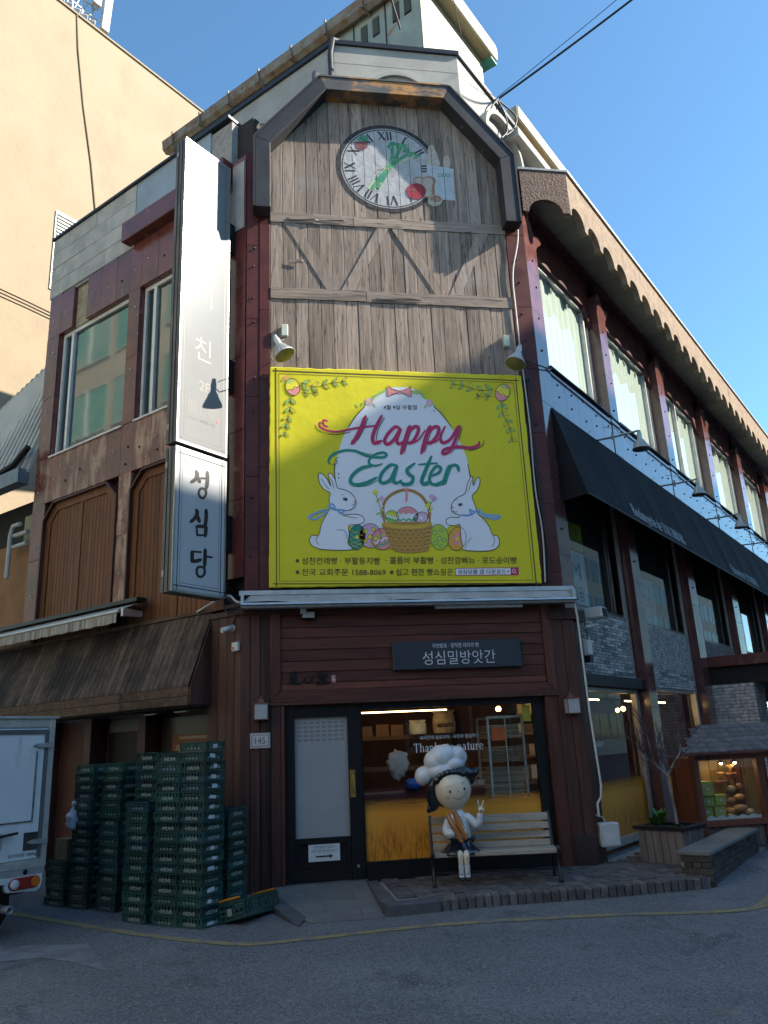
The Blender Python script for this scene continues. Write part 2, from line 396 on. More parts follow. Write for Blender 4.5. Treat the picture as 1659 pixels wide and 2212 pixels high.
m_signw = pmat('white_sign_panel_sun', (.25, .26, .265), (.235, .245, .25), 1.2, rough=.13, stain=((.26, .26, .25), 3, .66, .85, (6, 6, .7)), spec=.35)  # sunlit upper sign: colour darkened so the sun does not burn it out
m_signsh = pmat('white_sign_panel_shade', (.52, .535, .55), (.49, .505, .52), 1.2, rough=.2, spec=.35)  # same white panel in shade: lighter colour stands in for missing light
m_ink = flat('black_ink', (.012, .012, .014), .5, var=0)
m_grey = flat('grey_plastic', (.42, .43, .42), .5)
m_pale = flat('pale_plastic', (.62, .63, .60), .5)
m_mint = flat('pale_mint_plastic', (.5, .56, .48), .5)
m_awng = pmat('grey_awning_cloth', (.42, .42, .41), (.33, .33, .325), 4, rough=.8, stain=((.10, .10, .10), 2.5, .62, .8, (3, 3, 3)))
m_awnv = pmat('dirty_awning_valance', (.42, .385, .33), (.16, .14, .12), 1.0, st=(22, 22, 1), rough=.85)
m_awnb = pmat('black_awning_cloth', (.010, .011, .014), (.014, .015, .019), 2, rough=.8, spec=.15, stain=((.055, .056, .06), 1.0, .66, .8, (14, 14, 1.0)))
m_glass = glass('clear_glass', (.88, .91, .90), 1.5)
m_glassl = glass('tinted_reflecting_glass', (.30, .42, .38), 1.9, .045, .10, wav=.05)
m_glassr = glass('upper_window_glass', (.80, .88, .85), 1.65, .01, .05)
m_dark = flat('interior_dark', (.02, .017, .015), .8)
m_lampg = pmat('frosted_lamp_glass', (.45, .47, .47), (.38, .40, .40), 6, rough=.3)
m_cab = flat('black_cable', (.012, .012, .013), .5)
m_cloth = pmat('pale_curtain', (.70, .71, .67), (.60, .61, .57), 3, st=(8, 8, .6), rough=.9)

def ribbed(name, c1, c2, sc=7):
    m, nt, b = base_mat(name, .55)
    tc = _n(nt, 'ShaderNodeTexCoord'); mp = _n(nt, 'ShaderNodeMapping'); mp.inputs['Rotation'].default_value = (0, 0, -math.pi/4)
    nt.links.new(tc.outputs['Object'], mp.inputs[0])
    w = _n(nt, 'ShaderNodeTexWave'); w.inputs['Scale'].default_value = sc; nt.links.new(mp.outputs[0], w.inputs['Vector'])
    n1 = noise(nt, coords(nt), 2.0, 4)
    col = mix(nt, ramp(nt, n1, .35, .65), c1, c2); col = mix(nt, ramp(nt, w.outputs['Fac'], .0, .35), (.03, .03, .028), col)
    col = vary(nt, col, .12)
    nt.links.new(col, b.inputs['Base Color']); bumpn(nt, b, w.outputs['Fac'], .6, .012); return m
m_soff = ribbed('ribbed_soffit', (.20, .21, .18), (.15, .14, .12))
# ---------------------------------------------------------------- ground
ZS, ZP = -0.16, -0.04                                   # street, raised platform
def gz(x, y):
    p = Vector((x, y, 0))
    dF = -y if x > XL else 1e9
    dL = (p-LL.o).dot(LL.n)
    d = max(0.0, min(dF if dF >= 0 else 0.0, dL if (p-LL.o).dot(LL.u) > -.2 else 1e9))
    t = max(0.0, 1-d/1.5); return ZS + .07*t*t*(3-2*t)
b = MB()
nx, ny = 60, 60; X0, X1, Y0, Y1 = -12.0, 14.0, -14.0, 12.0
vs = [(X0+(X1-X0)*i/nx, Y0+(Y1-Y0)*j/ny, 0) for j in range(ny+1) for i in range(nx+1)]
vs = [(x, y, gz(x, y) if 0 < k % (nx+1) < nx and nx < k < len(vs)-nx-1 else ZS) for k, (x, y, _) in enumerate(vs)]
b.add(vs, [(j*(nx+1)+i, j*(nx+1)+i+1, (j+1)*(nx+1)+i+1, (j+1)*(nx+1)+i) for j in range(ny) for i in range(nx)], 0, True)
G = 900
for (xa, xb, ya, yb) in ((-G, G, -G, Y0), (-G, G, Y1, G), (-G, X0, Y0, Y1), (X1, G, Y0, Y1)):
    b.add([(xa, ya, ZS), (xb, ya, ZS), (xb, yb, ZS), (xa, yb, ZS)], [(0, 1, 2, 3)])
street = struct(b.build('street', m_asph, recalc=False))
# painted line and old arrow, on sheets just above the asphalt
m_line = pmat('worn_yellow_paint', (.29, .22, .095), (.23, .18, .09), 5, rough=.85, stain=((.15, .147, .142), 5, .48, .64), bump=.4, bscale=150)
m_wline = pmat('worn_white_paint', (.23, .232, .24), (.19, .19, .2), 4, rough=.85, stain=((.14, .14, .148), 3, .46, .62))
line = catmull([(-4.2, 1.3, 0), (-2.78, -.21, 0), (-1.9, -1.11, 0), (-1.26, -1.72, 0), (-.75, -2.12, 0), (-.35, -2.35, 0), (.33, -2.31, 0), (.93, -2.23, 0), (1.73, -2.21, 0), (3.14, -2.38, 0), (4.03, -2.59, 0), (4.48, -2.66, 0), (4.74, -2.58, 0), (4.95, -2.40, 0), (5.3, -2.05, 0), (6.5, -.75, 0), (12, 4.9, 0)], 10)
b = MB(); A = []; B = []
for i, p in enumerate(line):
    t = (line[min(i+1, len(line)-1)]-line[max(i-1, 0)]).normalized(); n = Vector((-t.y, t.x, 0))*.062
    A.append((p.x+n.x, p.y+n.y, gz(p.x, p.y)+.005)); B.append((p.x-n.x, p.y-n.y, gz(p.x, p.y)+.005))
b.ruled(A, B); struct(b.build('road_line', m_line, recalc=False))
b = MB()
for poly in ([(-3.4, -1.4), (-1.96, -1.76), (-1.56, -2.91), (-1.99, -2.41), (-2.28, -2.19), (-3.4, -2.2)],):
    b.add([(x, y, ZS+.004) for x, y in poly], [tuple(range(len(poly)))])
struct(b.build('road_marking', m_wline, recalc=False))
# raised platform with brick edge and herringbone pavers
plat_poly = [(1.06, -.02), (1.06, -1.63), (2.2, -1.52), (3.5, -1.56), (4.86, -1.5), (8.2, 1.82), (6.6, 2.55), (4.08, .02)]
b = MB(); b.slab([(x+(.02 if x < 1.1 else 0), y+(.035 if y < -1.4 else 0)) for x, y in plat_poly], -.5, ZP-.02, 0)
plat = struct(b.build('pavement', m_mort))
fe = [(1.06, -1.63), (2.2, -1.52), (3.5, -1.56), (4.86, -1.5)]
def along(pts, s):
    for (a, b_) in zip(pts, pts[1:]):
        L = math.dist(a, b_)
        if s <= L: t = s/L; return (a[0]+(b_[0]-a[0])*t, a[1]+(b_[1]-a[1])*t), math.atan2(b_[1]-a[1], b_[0]-a[0])
        s -= L
    return pts[-1], 0
def obox(b, cx, cy, ang, lx, ly, z0, z1, mi=0, jit=0):
    c, s_ = math.cos(ang), math.sin(ang); P = []
    for z in (z0, z1):
        for (a, e) in ((-lx/2, -ly/2), (lx/2, -ly/2), (lx/2, ly/2), (-lx/2, ly/2)):
            P.append((cx+a*c-e*s_, cy+a*s_+e*c, z+random.uniform(-jit, jit)))
    return b.hexa(P, mi)
s_ = .62; tot = 3.75
obox(MB(), 0, 0, 0, 1, 1, 0, 1)
b = MB(); b.slab([(1.05, -1.64), (1.66, -1.585), (1.66, -1.42), (1.05, -1.44)], ZS-.1, ZP+.004); b.build('kerb_stone', m_kerbs, plat, bevel=.02)
b = MB(); b.slab([(1.03, -1.43), (1.2, -1.43), (1.2, -.75), (1.03, -.75)], ZS-.1, ZP+.003); b.build('kerb_stone', m_kerbs, plat, bevel=.015)
b = MB(); b.slab([(1.035, -.74), (1.19, -.74), (1.19, -.03), (1.035, -.03)], ZS-.1, ZP+.002); b.build('kerb_stone', m_kerbs, plat, bevel=.015)
while s_ < tot:
    (x, y), a = along(fe, s_+.045); b = MB()
    nx_, ny_ = -math.sin(a), math.cos(a)
    obox(b, x+nx_*.095, y+ny_*.095, a+random.uniform(-.03, .03), .083, .2, ZS-.1, ZP+random.uniform(-.004, .008), jit=.002)
    b.build('kerb_brick', m_paver, plat, bevel=.012); s_ += .096
# pavers in basket weave
def inpoly(x, y, P):
    r = False; j = len(P)-1
    for i in range(len(P)):
        if (P[i][1] > y) != (P[j][1] > y) and x < (P[j][0]-P[i][0])*(y-P[i][1])/(P[j][1]-P[i][1])+P[i][0]: r = not r
        j = i
    return r
pin = [(1.2, -.04), (1.2, -1.38), (2.2, -1.32), (3.5, -1.36), (4.7, -1.3), (4.72, -1.1), (6.35, .6), (5.4, .95), (4.3, .02)]
meshes = []
for k in range(4):
    b = MB(); obox(b, 0, 0, 0, .205, .1, -.06, 0, jit=.002); o = b.build('paver', m_paver); meshes.append(o.data); bpy.data.objects.remove(o)
npv = 0
for j in range(40):
    for i in range(60):
        cx, cy = .9+i*.22, -1.6+j*.22
        rot = (i+j) % 2
        for e in (-.055, .055):
            x, y = (cx, cy+e) if rot == 0 else (cx+e, cy)
            if not inpoly(x, y, pin): continue
            if x > 4.4 and (Vector((x, y, 0))-RR.o).dot(RR.n) > 1.2: continue
            npv += 1
            if npv > 296: continue
            o = bpy.data.objects.new('paver', meshes[npv % 4]); COL.objects.link(o); o.parent = plat
            o.location = (x, y, ZP+random.uniform(-.006, .003)); o.rotation_euler = (random.uniform(-.012, .012), random.uniform(-.012, .012), rot*math.pi/2)
# sloping apron of slabs before the door
apz = lambda x, y: -.028 + .076*max(-1.65, min(0, y))
ap_rows = [0, -.42, -.84, -1.26, -1.66]
b = MB(); b.slab([(-.06, -.02), (1.03, -.02), (1.03, -1.64), (.24, -1.64), (-.16, -.7)], -.4, lambda x, y: apz(x, y)-.012); apron = struct(b.build('apron', m_mort))
for j in range(4):
    y1, y0 = ap_rows[j], ap_rows[j+1]+.006
    left = lambda y: -.1 if y > -.7 else -.16+(y+.7)*-.42+.0
    xs = [None, .24 if j % 2 else .42, .8 if j % 2 else 1.027, 1.027]
    xs = [None]+sorted(set(xs[1:]))
    prev = None
    for k in range(len(xs)-1):
        la = left(y1)+.0 if prev is None else prev+.006; lb = left(y0) if prev is None else prev+.006
        r = xs[k+1]
        if r-max(la, lb) < .05: continue
        b = MB(); b.slab([(la, y1-.003), (r, y1-.003), (r, y0), (lb, y0)], lambda x, y: apz(x, y)-.03, apz); b.build('slab', m_conc, apron)
        prev = r
# small access cover in the road
c_ = MB(); c_.lathe((2.73, -5.31, ZS), (0, 0, 1), [(0, .006), (.075, .006), (.085, .004), (.09, .002), (.092, -.02)], 20)
tag(c_.build('access_cover', pmat('worn_iron', (.16, .15, .13), (.10, .09, .08), 20, rough=.6, bump=.5, bscale=60), loc=(2.73, -5.31, ZS)), 'small round metal access cover set in the asphalt at lower right', 'cover')
# ---------------------------------------------------------------- bakery building
bk = thing('bakery_building', 'corner bakery with weathered timber gable front, maroon granite wings and black shop door', 'building', (1.8, 1.0, ZS))
def part(mb, name, mats, parent=None, **k): return mb.build(name, mats, parent or bk, **k)
def P2(F, u, d): p = F.P(u, d, 0); return (p.x, p.y)
# dark structural mass behind the claddings (storeys above the shop)
def off(F, u, d): return P2(F, u, d)
core = [P2(LL, 5.6, -.24), (XL+.24*Q*2-.24+.0, .24), (XR-.24*Q*2+.24, .24), P2(RR, 24, -.4), P2(RR, 24, -9), P2(LL, 5.6, -9)]
core = [P2(LL, 5.6, -.24), (XL+.1, .24), (XR-.1, .24), P2(RR, .3, -.42), P2(RR, 24, -.42), P2(RR, 24, -9), P2(LL, 5.6, -7)]
b = MB(); b.slab(core, 3.35, 10.4); wall = part(b, 'wall', m_dark)
# --- timber front
b = MB(); b.prism(FF, [(-.13, 3.4), (3.75, 3.4), (3.75, 11.05), (2.86, 12.2), (.75, 12.2), (-.13, 11.05)], -.22, -.012)
tf = part(b, 'timber_front', m_dark)
PITCH = 3.88/20
def topz(x):
    if x < .75: return 11.05+(x+.13)/(.88)*1.15
    if x > 2.86: return 12.2-(x-2.86)/.89*1.15
    return 12.2
for i in range(20):
    x0 = -.128+i*PITCH; x1 = x0+PITCH-.007
    sh = random.uniform(-.003, .004)
    b = MB(); b.prism(FF, [(x0, 9.80), (x1, 9.80), (x1, topz(x1)-.02), (x0, topz(x0)-.02)], -.02, sh); b.build('plank', m_old, tf, bevel=.004)
    for (za, zb) in ((8.44, 9.66), (6.6, 8.30)):
        if i == 19 and za < 8: pass
        sh = random.uniform(-.003, .005)
        b = MB(); b.box(FF, x0, x1, -.02, sh, za, zb); b.build('plank', m_old, tf, bevel=.004)
def rail(x0, x1, z0, z1, d=.028, sk=0):
    b = MB(); n = 14; P = []
    top = [(x0+(x1-x0)*i/n, z1+random.uniform(-.006, .004)*(0 < i < n)) for i in range(n+1)]
    bot = [(x0+(x1-x0)*i/n, z0+random.uniform(-.005, .005)*(0 < i < n)) for i in range(n, -1, -1)]
    b.prism(FF, top+bot, 0.004, d); return b.build('rail', m_oldx, tf)
rail(-.128, 1.20, 9.65, 9.83, .022); rail(1.21, 3.75, 9.65, 9.83, .018)
rail(-.128, 1.36, 8.27, 8.455, .022); rail(1.37, 3.75, 8.26, 8.455, .018)
def brace(x0, x1):                                       # from (x0 top) to (x1 bottom)
    w = .185; b = MB(); sg = 1 if x1 > x0 else -1
    b.prism(FF, [(x0, 9.655), (x0+sg*w, 9.655), (x1, 8.45), (x1-sg*w, 8.45)], .004, .014); b.build('brace', m_old, tf)
brace(.08, .93); brace(1.78, .97); brace(1.82, 2.67); brace(3.46, 2.71)
# lifted, torn plank pieces that throw small shadows
for (x, z, l, w, d) in ((.12, 9.68, .5, .05, .06), (.62, 9.70, .45, .035, .05), (1.5, 8.30, .75, .06, .05), (.16, 8.9, .22, .07, .05)):
    b = MB(); b.hexa([FF.P(x, .03, z), FF.P(x+l, .035, z+.01), FF.P(x+l*.9, d, z+.03), FF.P(x+.05, d*.7, z+.015), FF.P(x, .03, z+w), FF.P(x+l, .035, z+w*.8), FF.P(x+l*.8, d, z+w*.7), FF.P(x+.05, d*.7, z+w)])
    b.build('splinter', m_oldx, tf)
# --- gable frame of dark metal
out = [(-.37, 9.73), (-.37, 11.06), (.70, 12.37), (2.91, 12.39), (3.94, 11.06), (3.94, 9.73)]
inn = [(-.13, 9.73), (-.13, 10.96), (.80, 12.12), (2.80, 12.14), (3.70, 10.97), (3.70, 9.73)]
b = MB()
for i in range(5):
    mi = 1 if i == 2 else 0
    b.prism(FF, [out[i], out[i+1], inn[i+1], inn[i]], -.1 - .0*i, .27, mi)
gf = part(b, 'gable_frame', [m_frame, m_frust], bevel=.006)
b = MB()
for i in range(5):
    a, c = out[i], out[i+1]
    dx, dz = c[0]-a[0], c[1]-a[1]; L = math.hypot(dx, dz); nx_, nz_ = -dz/L*.03, dx/L*.03
    b.prism(FF, [(a[0], a[1]), (c[0], c[1]), (c[0]+nx_, c[1]+nz_), (a[0]+nx_, a[1]+nz_)], .05, .285, 1 if i == 2 else 0)
b.build('capping', [m_frame, m_frust], gf)
# dark granite strips beside the boards
def panels(name, F, u0, u1, zs, mat, d0, d1, parent, gap=.004, bev=.003):
    for a, c in zip(zs, zs[1:]):
        b = MB(); b.box(F, u0+gap/2, u1-gap/2, d0, d1+random.uniform(-.002, .002), a+gap/2, c-gap/2); b.build(name, mat, parent, bevel=bev)
b = MB(); b.box(FF, XL+.05, -.14, -.23, -.02, 3.4, 10.9); b.box(FF, 3.76, XR-.05, -.23, -.02, 3.3, 11.0); gs = part(b, 'front_pilaster', m_grand)
panels('granite_panel', FF, -.30, -.135, [3.42, 4.6, 5.5, 6.9, 8.06, 9.6, 10.95], m_grand, -.02, .012, gs)
panels('granite_panel', FF, -.5, -.305, [3.42, 4.3, 5.35, 6.6, 7.9, 9.2, 10.95], m_grand, -.02, .004, gs)
panels('granite_panel', FF, 3.755, XR, [3.32, 3.9, 4.95, 6.1, 7.2, 8.3, 9.65, 11.0], m_grand, -.02, .006, gs)
for z in (4.2, 5.0, 6.3, 7.0, 7.75, 8.25, 8.75, 9.2):
    for x in (3.9, -.4):
        b = MB(); b.lathe(FF.P(x+random.uniform(-.03, .03), .008, z+random.uniform(-.1, .1)), (0, -1, 0), [(.016, 0), (.016, .012), (.006, .022), (0, .022)], 8); b.build('stud', m_darkm, gs)
# --- left wing
b = MB(); b.box(LL, .02, 5.6, -.3, -.16, 3.4, 11.8); lw = part(b, 'left_wall', m_dark)
us = [5.615, 5.2, 4.78, 4.33, 3.87, 3.4, 3.0, 2.67, 2.2, 1.72, 1.25, .8, .35]
for a, c in zip(us, us[1:]):
    wide = m_granw
    b = MB(); b.box(LL, c+.002, a-.002, -.16, random.uniform(-.003, .002), 6.1, 6.995); b.build('granite_panel', wide if random.random() < .75 else m_gran, lw, bevel=.003)
    zt = 10.5+random.uniform(-.05, .04)
    if abs(a-4.78) < .01: continue                         # one facing panel has fallen off
    b = MB(); b.box(LL, c+.002, a-.002, -.16, random.uniform(-.003, .002), 9.575, zt if c > 2.9 else 10.545); b.build('granite_panel', m_gran, lw, bevel=.003)
b = MB(); b.box(LL, 4.34, 4.77, -.16, -.075, 9.575, 10.48); b.build('bare_mortar_patch', pmat('yellowed_mortar', (.42, .35, .23), (.30, .24, .16), 6, rough=.95, bump=1.0, bscale=14, bd=.03), lw)
for (u0, u1) in ((5.205, 5.615), (2.672, 2.998), (.02, .35)):
    panels('granite_panel', LL, u0, u1, [3.9, 5.05, 6.1], m_granw if u0 > 2 and u0 < 3 else m_gran, -.16, .003, lw)
    panels('granite_panel', LL, u0, u1, [7.0, 8.25, 9.57] if u0 > .3 else [6.1, 7.3, 8.5, 9.6, 10.2, 10.93], m_gran, -.16, .003, lw)
# stone patch by the corner
b = MB(); b.box(LL, .05, .31, .004, .018, 9.55, 10.82); b.build('stone_patch', m_stone, lw)
for i, a in enumerate(us[:-1]):
    for z in (6.55, 10.0, 6.33):
        if z == 6.33 and i % 2: continue
        b = MB(); p = LL.P(a-.2+random.uniform(-.05, .05), .002, z+random.uniform(-.08, .08)); b.lathe(p, LL.n, [(.02, 0), (.02, .01), (.008, .02), (0, .02)], 8); b.build('stud', m_pale if random.random() < .6 else m_darkm, lw)
for u in (5.4, 2.83):
    for z in (4.4, 5.3, 8.0, 9.2):
        b = MB(); b.lathe(LL.P(u+random.uniform(-.05, .05), .004, z), LL.n, [(.02, 0), (.02, .01), (.008, .02), (0, .02)], 8); b.build('stud', m_pale, lw)
def l_window(u0, u1, mull):
    """frame set back in the opening, glass, dark room behind, bird spikes on the sill"""
    b = MB(); z0, z1 = 7.0, 9.57; d0, d1 = -.15, -.10
    b.box(LL, u0, u1, d0, d1, z1-.075, z1); b.box(LL, u0, u1, d0, d1, z0, z0+.06)
    for u in (u0, u1-.06): b.box(LL, u, u+.06, d0, d1, z0+.06, z1-.075)
    for u in mull: b.box(LL, u-.035, u+.035, d0, d1+.012, z0+.06, z1-.075)
    b.box(LL, u0, u1, -.1, .03, z0-.03, z0)
    w = part(b, 'window', m_winw, lw); w.parent = bk
    b = MB(); b.sheet(LL, u0+.05, u1-.05, -.14, z0+.05, z1-.07); b.build('pane', m_glassl, w)
    b = MB()
    u = u0+.03
    while u < u1-.02:
        p = LL.P(u, random.uniform(-.05, .01), z0); b.tube([p, p+Vector((random.uniform(-.02, .02), random.uniform(-.02, .02), .11+random.random()*.04))], .0022, 3, caps=False); u += .035
    b.build('bird_spikes', m_alud, w)['kind'] = 'stuff'
    b = MB(); b.box(LL, u0+.05, u1-.05, -.158, -.155, z0+.05, z1-.05); b.build('drawn_blind', pmat('dim_blind', (.30, .30, .24), (.2, .2, .17), .8, rough=.9), w)
l_window(3.005, 5.19, (4.86,)); l_window(.9, 2.665, (2.36,))
def shutter(u0, u1):
    z0, z1, c = 3.5, 6.065, .3; b = MB()
    o = [(u0, z0), (u0, z1-c), (u0+c, z1), (u1-c, z1), (u1, z1-c), (u1, z0)]
    def inset(e): return [(u0+e, z0), (u0+e, z1-c-e*.42), (u0+c+e*.42, z1-e), (u1-c-e*.42, z1-e), (u1-e, z1-c-e*.42), (u1-e, z0)]
    i1 = inset(.035); i2 = inset(.17)
    for k in range(5): b.prism(LL, [o[k], o[k+1], i1[k+1], i1[k]], -.16, .035, 1)
    for k in range(5): b.prism(LL, [i1[k], i1[k+1], i2[k+1], i2[k]], -.16, -.035, 0)
    um = (u0+u1)/2; b.box(LL, um-.045, um+.045, -.16, -.04, z0, z1-.17)
    s_ = part(b, 'shutter', [m_shut, m_darkz])
    n = 9
    for (a, c_) in ((u0+.17, um-.045), (um+.045, u1-.17)):
        w = (c_-a)/n
        for k in range(n):
            x0, x1 = a+k*w+.002, a+(k+1)*w-.004
            f = lambda u: min(z1-.17, (z1-c-.17*.42)+(min(u-u0, u1-u)-.17)*1.0)
            b = MB(); b.prism(LL, [(x0, z0), (x1, z0), (x1, f(x1)), (x0, f(x0))], -.16, -.055); b.build('board', m_shut, s_, bevel=.003)
shutter(3.005, 5.2); shutter(.36, 2.665)
# stone parapet of the left wing
b = MB(); b.box(LL, .4, 5.64, -.4, -.03, 10.45, 11.84); pp = part(b, 'parapet', m_mort)
for r in range(4):
    z0 = 10.5+r*.345; u = 5.665-(0 if r % 2 else .0)
    first = .55 if r % 2 else .92
    while u > 2.95:
        l = first or .92; first = None; a = max(u-l, 2.93)
        if u-a > .06:
            b = MB(); b.box(LL, a+.003, u-.003, -.05, .006+random.uniform(-.003, .003), z0+.004, z0+.341); b.build('stone_block', m_stone, pp, bevel=.004)
        u = a
m_bluep = pmat('blue_grey_sheet', (.30, .36, .40), (.24, .29, .32), 1.5, rough=.35, stain=((.5, .5, .48), 2, .66, .85))
b = MB(); b.box(LL, .9, 2.92, -.05, .0, 10.96, 11.88); b.build('sheet_panel', m_bluep, pp)
b = MB(); b.box(LL, .4, 5.69, -.42, .05, 11.88, 11.93); b.build('capping', m_darkm, pp)
b = MB(); b.box(LL, .36, 3.05, -.1, .2, 10.55, 10.95); b.build('granite_ledge', m_gran, pp, bevel=.01)
# --- set-back upper storey, white render with blind arches
s0, sl_, sr_ = 1.15, 1.95, 1.18
cLx, cRx = XL+2*Q*sl_-s0, XR-2*Q*sr_+s0
foot = [P2(LL, 4.3, -sl_), (cLx, s0), (cRx, s0), P2(RR, 24, -sr_), P2(RR, 24, -8), P2(LL, 4.3, -8)]
b = MB(); b.slab(foot, 10.3, 14.62); us_ = part(b, 'upper_storey', m_white)
b = MB(); ex = .05
capf = [P2(LL, 4.35, -sl_+ex), (cLx-.03, s0-ex), (cRx+.03, s0-ex), P2(RR, 24, -sr_+ex), P2(RR, 24, -8), P2(LL, 4.35, -8)]
b.slab(capf, 14.62, 14.72); b.build('roof_edge', m_darkm, us_)
def arch(F, u, d, r, zc, w=.07, pr=.06, n=20, a0=0, a1=math.pi, mat=None):
    b = MB(); I = []; O = []
    for i in range(n+1):
        t = a0+(a1-a0)*i/n; I.append((u+r*math.cos(t), zc+r*math.sin(t))); O.append((u+(r+w)*math.cos(t), zc+(r+w)*math.sin(t)))
    for i in range(n): b.prism(F, [I[i], I[i+1], O[i+1], O[i]], d-.02, d+pr)
    return b.build('arch_moulding', mat or m_white, us_)
FC = Frame((0, s0), (1, 0), (0, -1))
arch(FC, 2.33, 0, .62, 13.35); arch(LL, 2.35, -sl_, 1.6, 12.45); 
arch(RR, 2.0, -sr_, .75, 13.35, .1, .16); arch(RR, 7.5, -sr_, .75, 13.35, .1, .16)
b = MB(); b.box(RR, 2.35, 4.1, -sr_-.02, -sr_+.32, 13.9, 14.12); b.build('ledge', m_white, us_, bevel=.01)
for z in (13.75, 14.2):
    b = MB(); b.box(FC, cLx, cRx, -.01, .004, z, z+.008); b.build('joint', m_stone, us_)
b = MB(); b.tube([FF.P(.62, .1, 12.35), FF.P(.66, -.2, 12.9), (cLx-.06, s0-.08, 13.2), (cLx-.08, s0-.1, 14.3), (cLx-.02, s0-.06, 14.7), (cLx+.25, s0+.1, 14.8)], .055, 8); b.build('downpipe', m_frame, us_)
# --- metal penthouse with louvres and a rusted gutter
pc = (2.97, 1.48)
PL = Frame(pc, (-Q, Q), (-Q, -Q), -1); PR = Frame(pc, (Q, Q), (Q, -Q))
foot = [P2(PL, 7.8, 0), pc, P2(PR, 2.68, 0), P2(PR, 2.68, -7), P2(PL, 7.8, -7)]
b = MB(); b.slab(foot, 14.6, 17.02, 0); ph = part(b, 'penthouse', m_green)
b = MB(); b.box(PR, 0.012, 2.68, 0, .02, 14.62, 17.02); b.build('side_cladding', m_cream, ph)
for u in (.9, 1.8):
    b = MB(); b.box(PR, u-.012, u+.012, .02, .028, 14.7, 17.0); b.build('seam', m_stone, ph)
for u in (.86, 1.72, 3.4, 5.0, 7.0):
    b = MB(); b.box(PL, u-.012, u+.012, 0, .02, 14.7, 17.0); b.build('seam', m_darkm, ph)
b = MB(); b.prism(PR, [(-.25, 17.0), (2.95, 17.0), (3.02, 17.15), (3.02, 17.4), (2.92, 17.5), (-.25, 17.5)], -.4, .3, 0); b.build('roof_fascia', m_cream, ph, bevel=.03)
b = MB(); b.box(PR, 2.7, 2.98, -.3, .26, 16.95, 16.99); b.build('soffit', flat('turquoise_metal', (.10, .42, .36), .5), ph)
for (u, z, h) in ((1.44, 16.2, .5), (1.12, 16.22, .5), (.59, 16.24, .5), (.29, 16.24, .5)):
    b = MB(); b.box(PL, u-.09, u+.09, -.01, .012, z, z+h, 0); lv = b.build('louvre', m_dark, ph)
    for k in range(7):
        b2 = MB(); zz = z+.03+k*(h-.04)/7; b2.hexa([PL.P(u-.085, .012, zz+.04), PL.P(u+.085, .012, zz+.04), PL.P(u+.085, .04, zz), PL.P(u-.085, .04, zz), PL.P(u-.085, .012, zz+.055), PL.P(u+.085, .012, zz+.055), PL.P(u+.085, .04, zz+.015), PL.P(u-.085, .04, zz+.015)])
        o = b2.build('slat', m_green, ph); o.parent = ph
b = MB(); pr_ = [(0, 16.92), (.14, 16.85), (.25, 16.93), (.28, 17.18), (.23, 17.18), (.2, 16.97), (.13, 16.92), (0, 17.0)]
n = len(pr_); A = [PL.P(-.42, d, z) for d, z in pr_]; B = [PL.P(8.0, d, z) for d, z in pr_]
b.add(A+B, [(i, (i+1) % n, n+(i+1) % n, n+i) for i in range(n)]+[tuple(range(n)), tuple(range(2*n-1, n-1, -1))]); b.build('gutter', m_rust, ph)
u = .2
while u < 8.0:
    b = MB(); b.box(PL, u-.02, u+.02, -.02, .31, 16.83, 16.86); b.box(PL, u-.022, u+.022, .275, .315, 16.83, 17.23); b.build('gutter_bracket', m_rust, ph); u += 1.05
# small cream roof box further along the right wing
b = MB(); b.box(RR, 5.2, 8.2, -3.6, -2.2, 14.6, 16.9, 0); b.box(RR, 5.0, 8.4, -3.8, -1.9, 16.9, 17.35, 0); part(b, 'roof_box', m_cream, bevel=.04)
b = MB(); b.box(RR, 5.3, 8.1, -2.19, -2.15, 16.2, 16.75); b.build('rusty_band', pmat('rusty_cream', (.62, .55, .40), (.5, .3, .14), 2, rough=.7), us_)
# ---------------------------------------------------------------- right wing
b = MB(); b.box(RR, .1, 24, -.5, -.34, 2.3, 10.45); rw = part(b, 'right_wall', m_dark)
PIL = [(0.0, .45), (3.2, 3.62), (6.85, 7.37), (10.75, 11.35), (14.7, 15.3), (18.7, 19.3)]
for k, (a, c) in enumerate(PIL):
    # upper pilaster with forked bracket head
    poly = [(a, 6.66), (c, 6.66), (c, 9.62), (c+.05, 9.7), (c+.24, 9.86), (c+.22, 9.98), (c+.12, 9.97), (c+.02, 9.88), (c-.06, 9.95), (c-.16, 10.15), (c-.19, 10.42), (a+.03, 10.42), (a-.0, 10.1)]
    if k: poly = [(a, 6.66), (c, 6.66), (c, 9.62), (c+.05, 9.7), (c+.22, 9.86), (c+.2, 9.97), (c+.1, 9.96), (c+.02, 9.88), (c-.06, 9.96), (c-.14, 10.1), (c-.2, 10.18), (a+.2, 10.2), (a+.06, 10.05), (a, 9.85)]
    b = MB(); b.prism(RR, poly, -.34, 0); pil = b.build('pilaster', m_granr, rw); pil.parent = bk
    b = MB(); b.box(RR, a, c, -.34, -.004, -.1 if k else 3.36, 6.655); b.build('pilaster_base', m_granr, pil)
    for z in (8.3, 5.4, 4.2, 2.0):
        if z < 3.3 and k == 0: continue
        b = MB(); b.box(RR, a-.001, c+.001, -.3, .0015, z, z+.006); b.build('joint', m_darkm, pil)
    for z in (4.6, 5.1, 7.6, 8.2, 8.8, 9.3):
        b = MB(); b.lathe(RR.P((a+c)/2+random.uniform(-.05, .05), .001, z), RR.n, [(.018, 0), (.018, .012), (.006, .022), (0, .022)], 8); b.build('stud', m_darkm, pil)
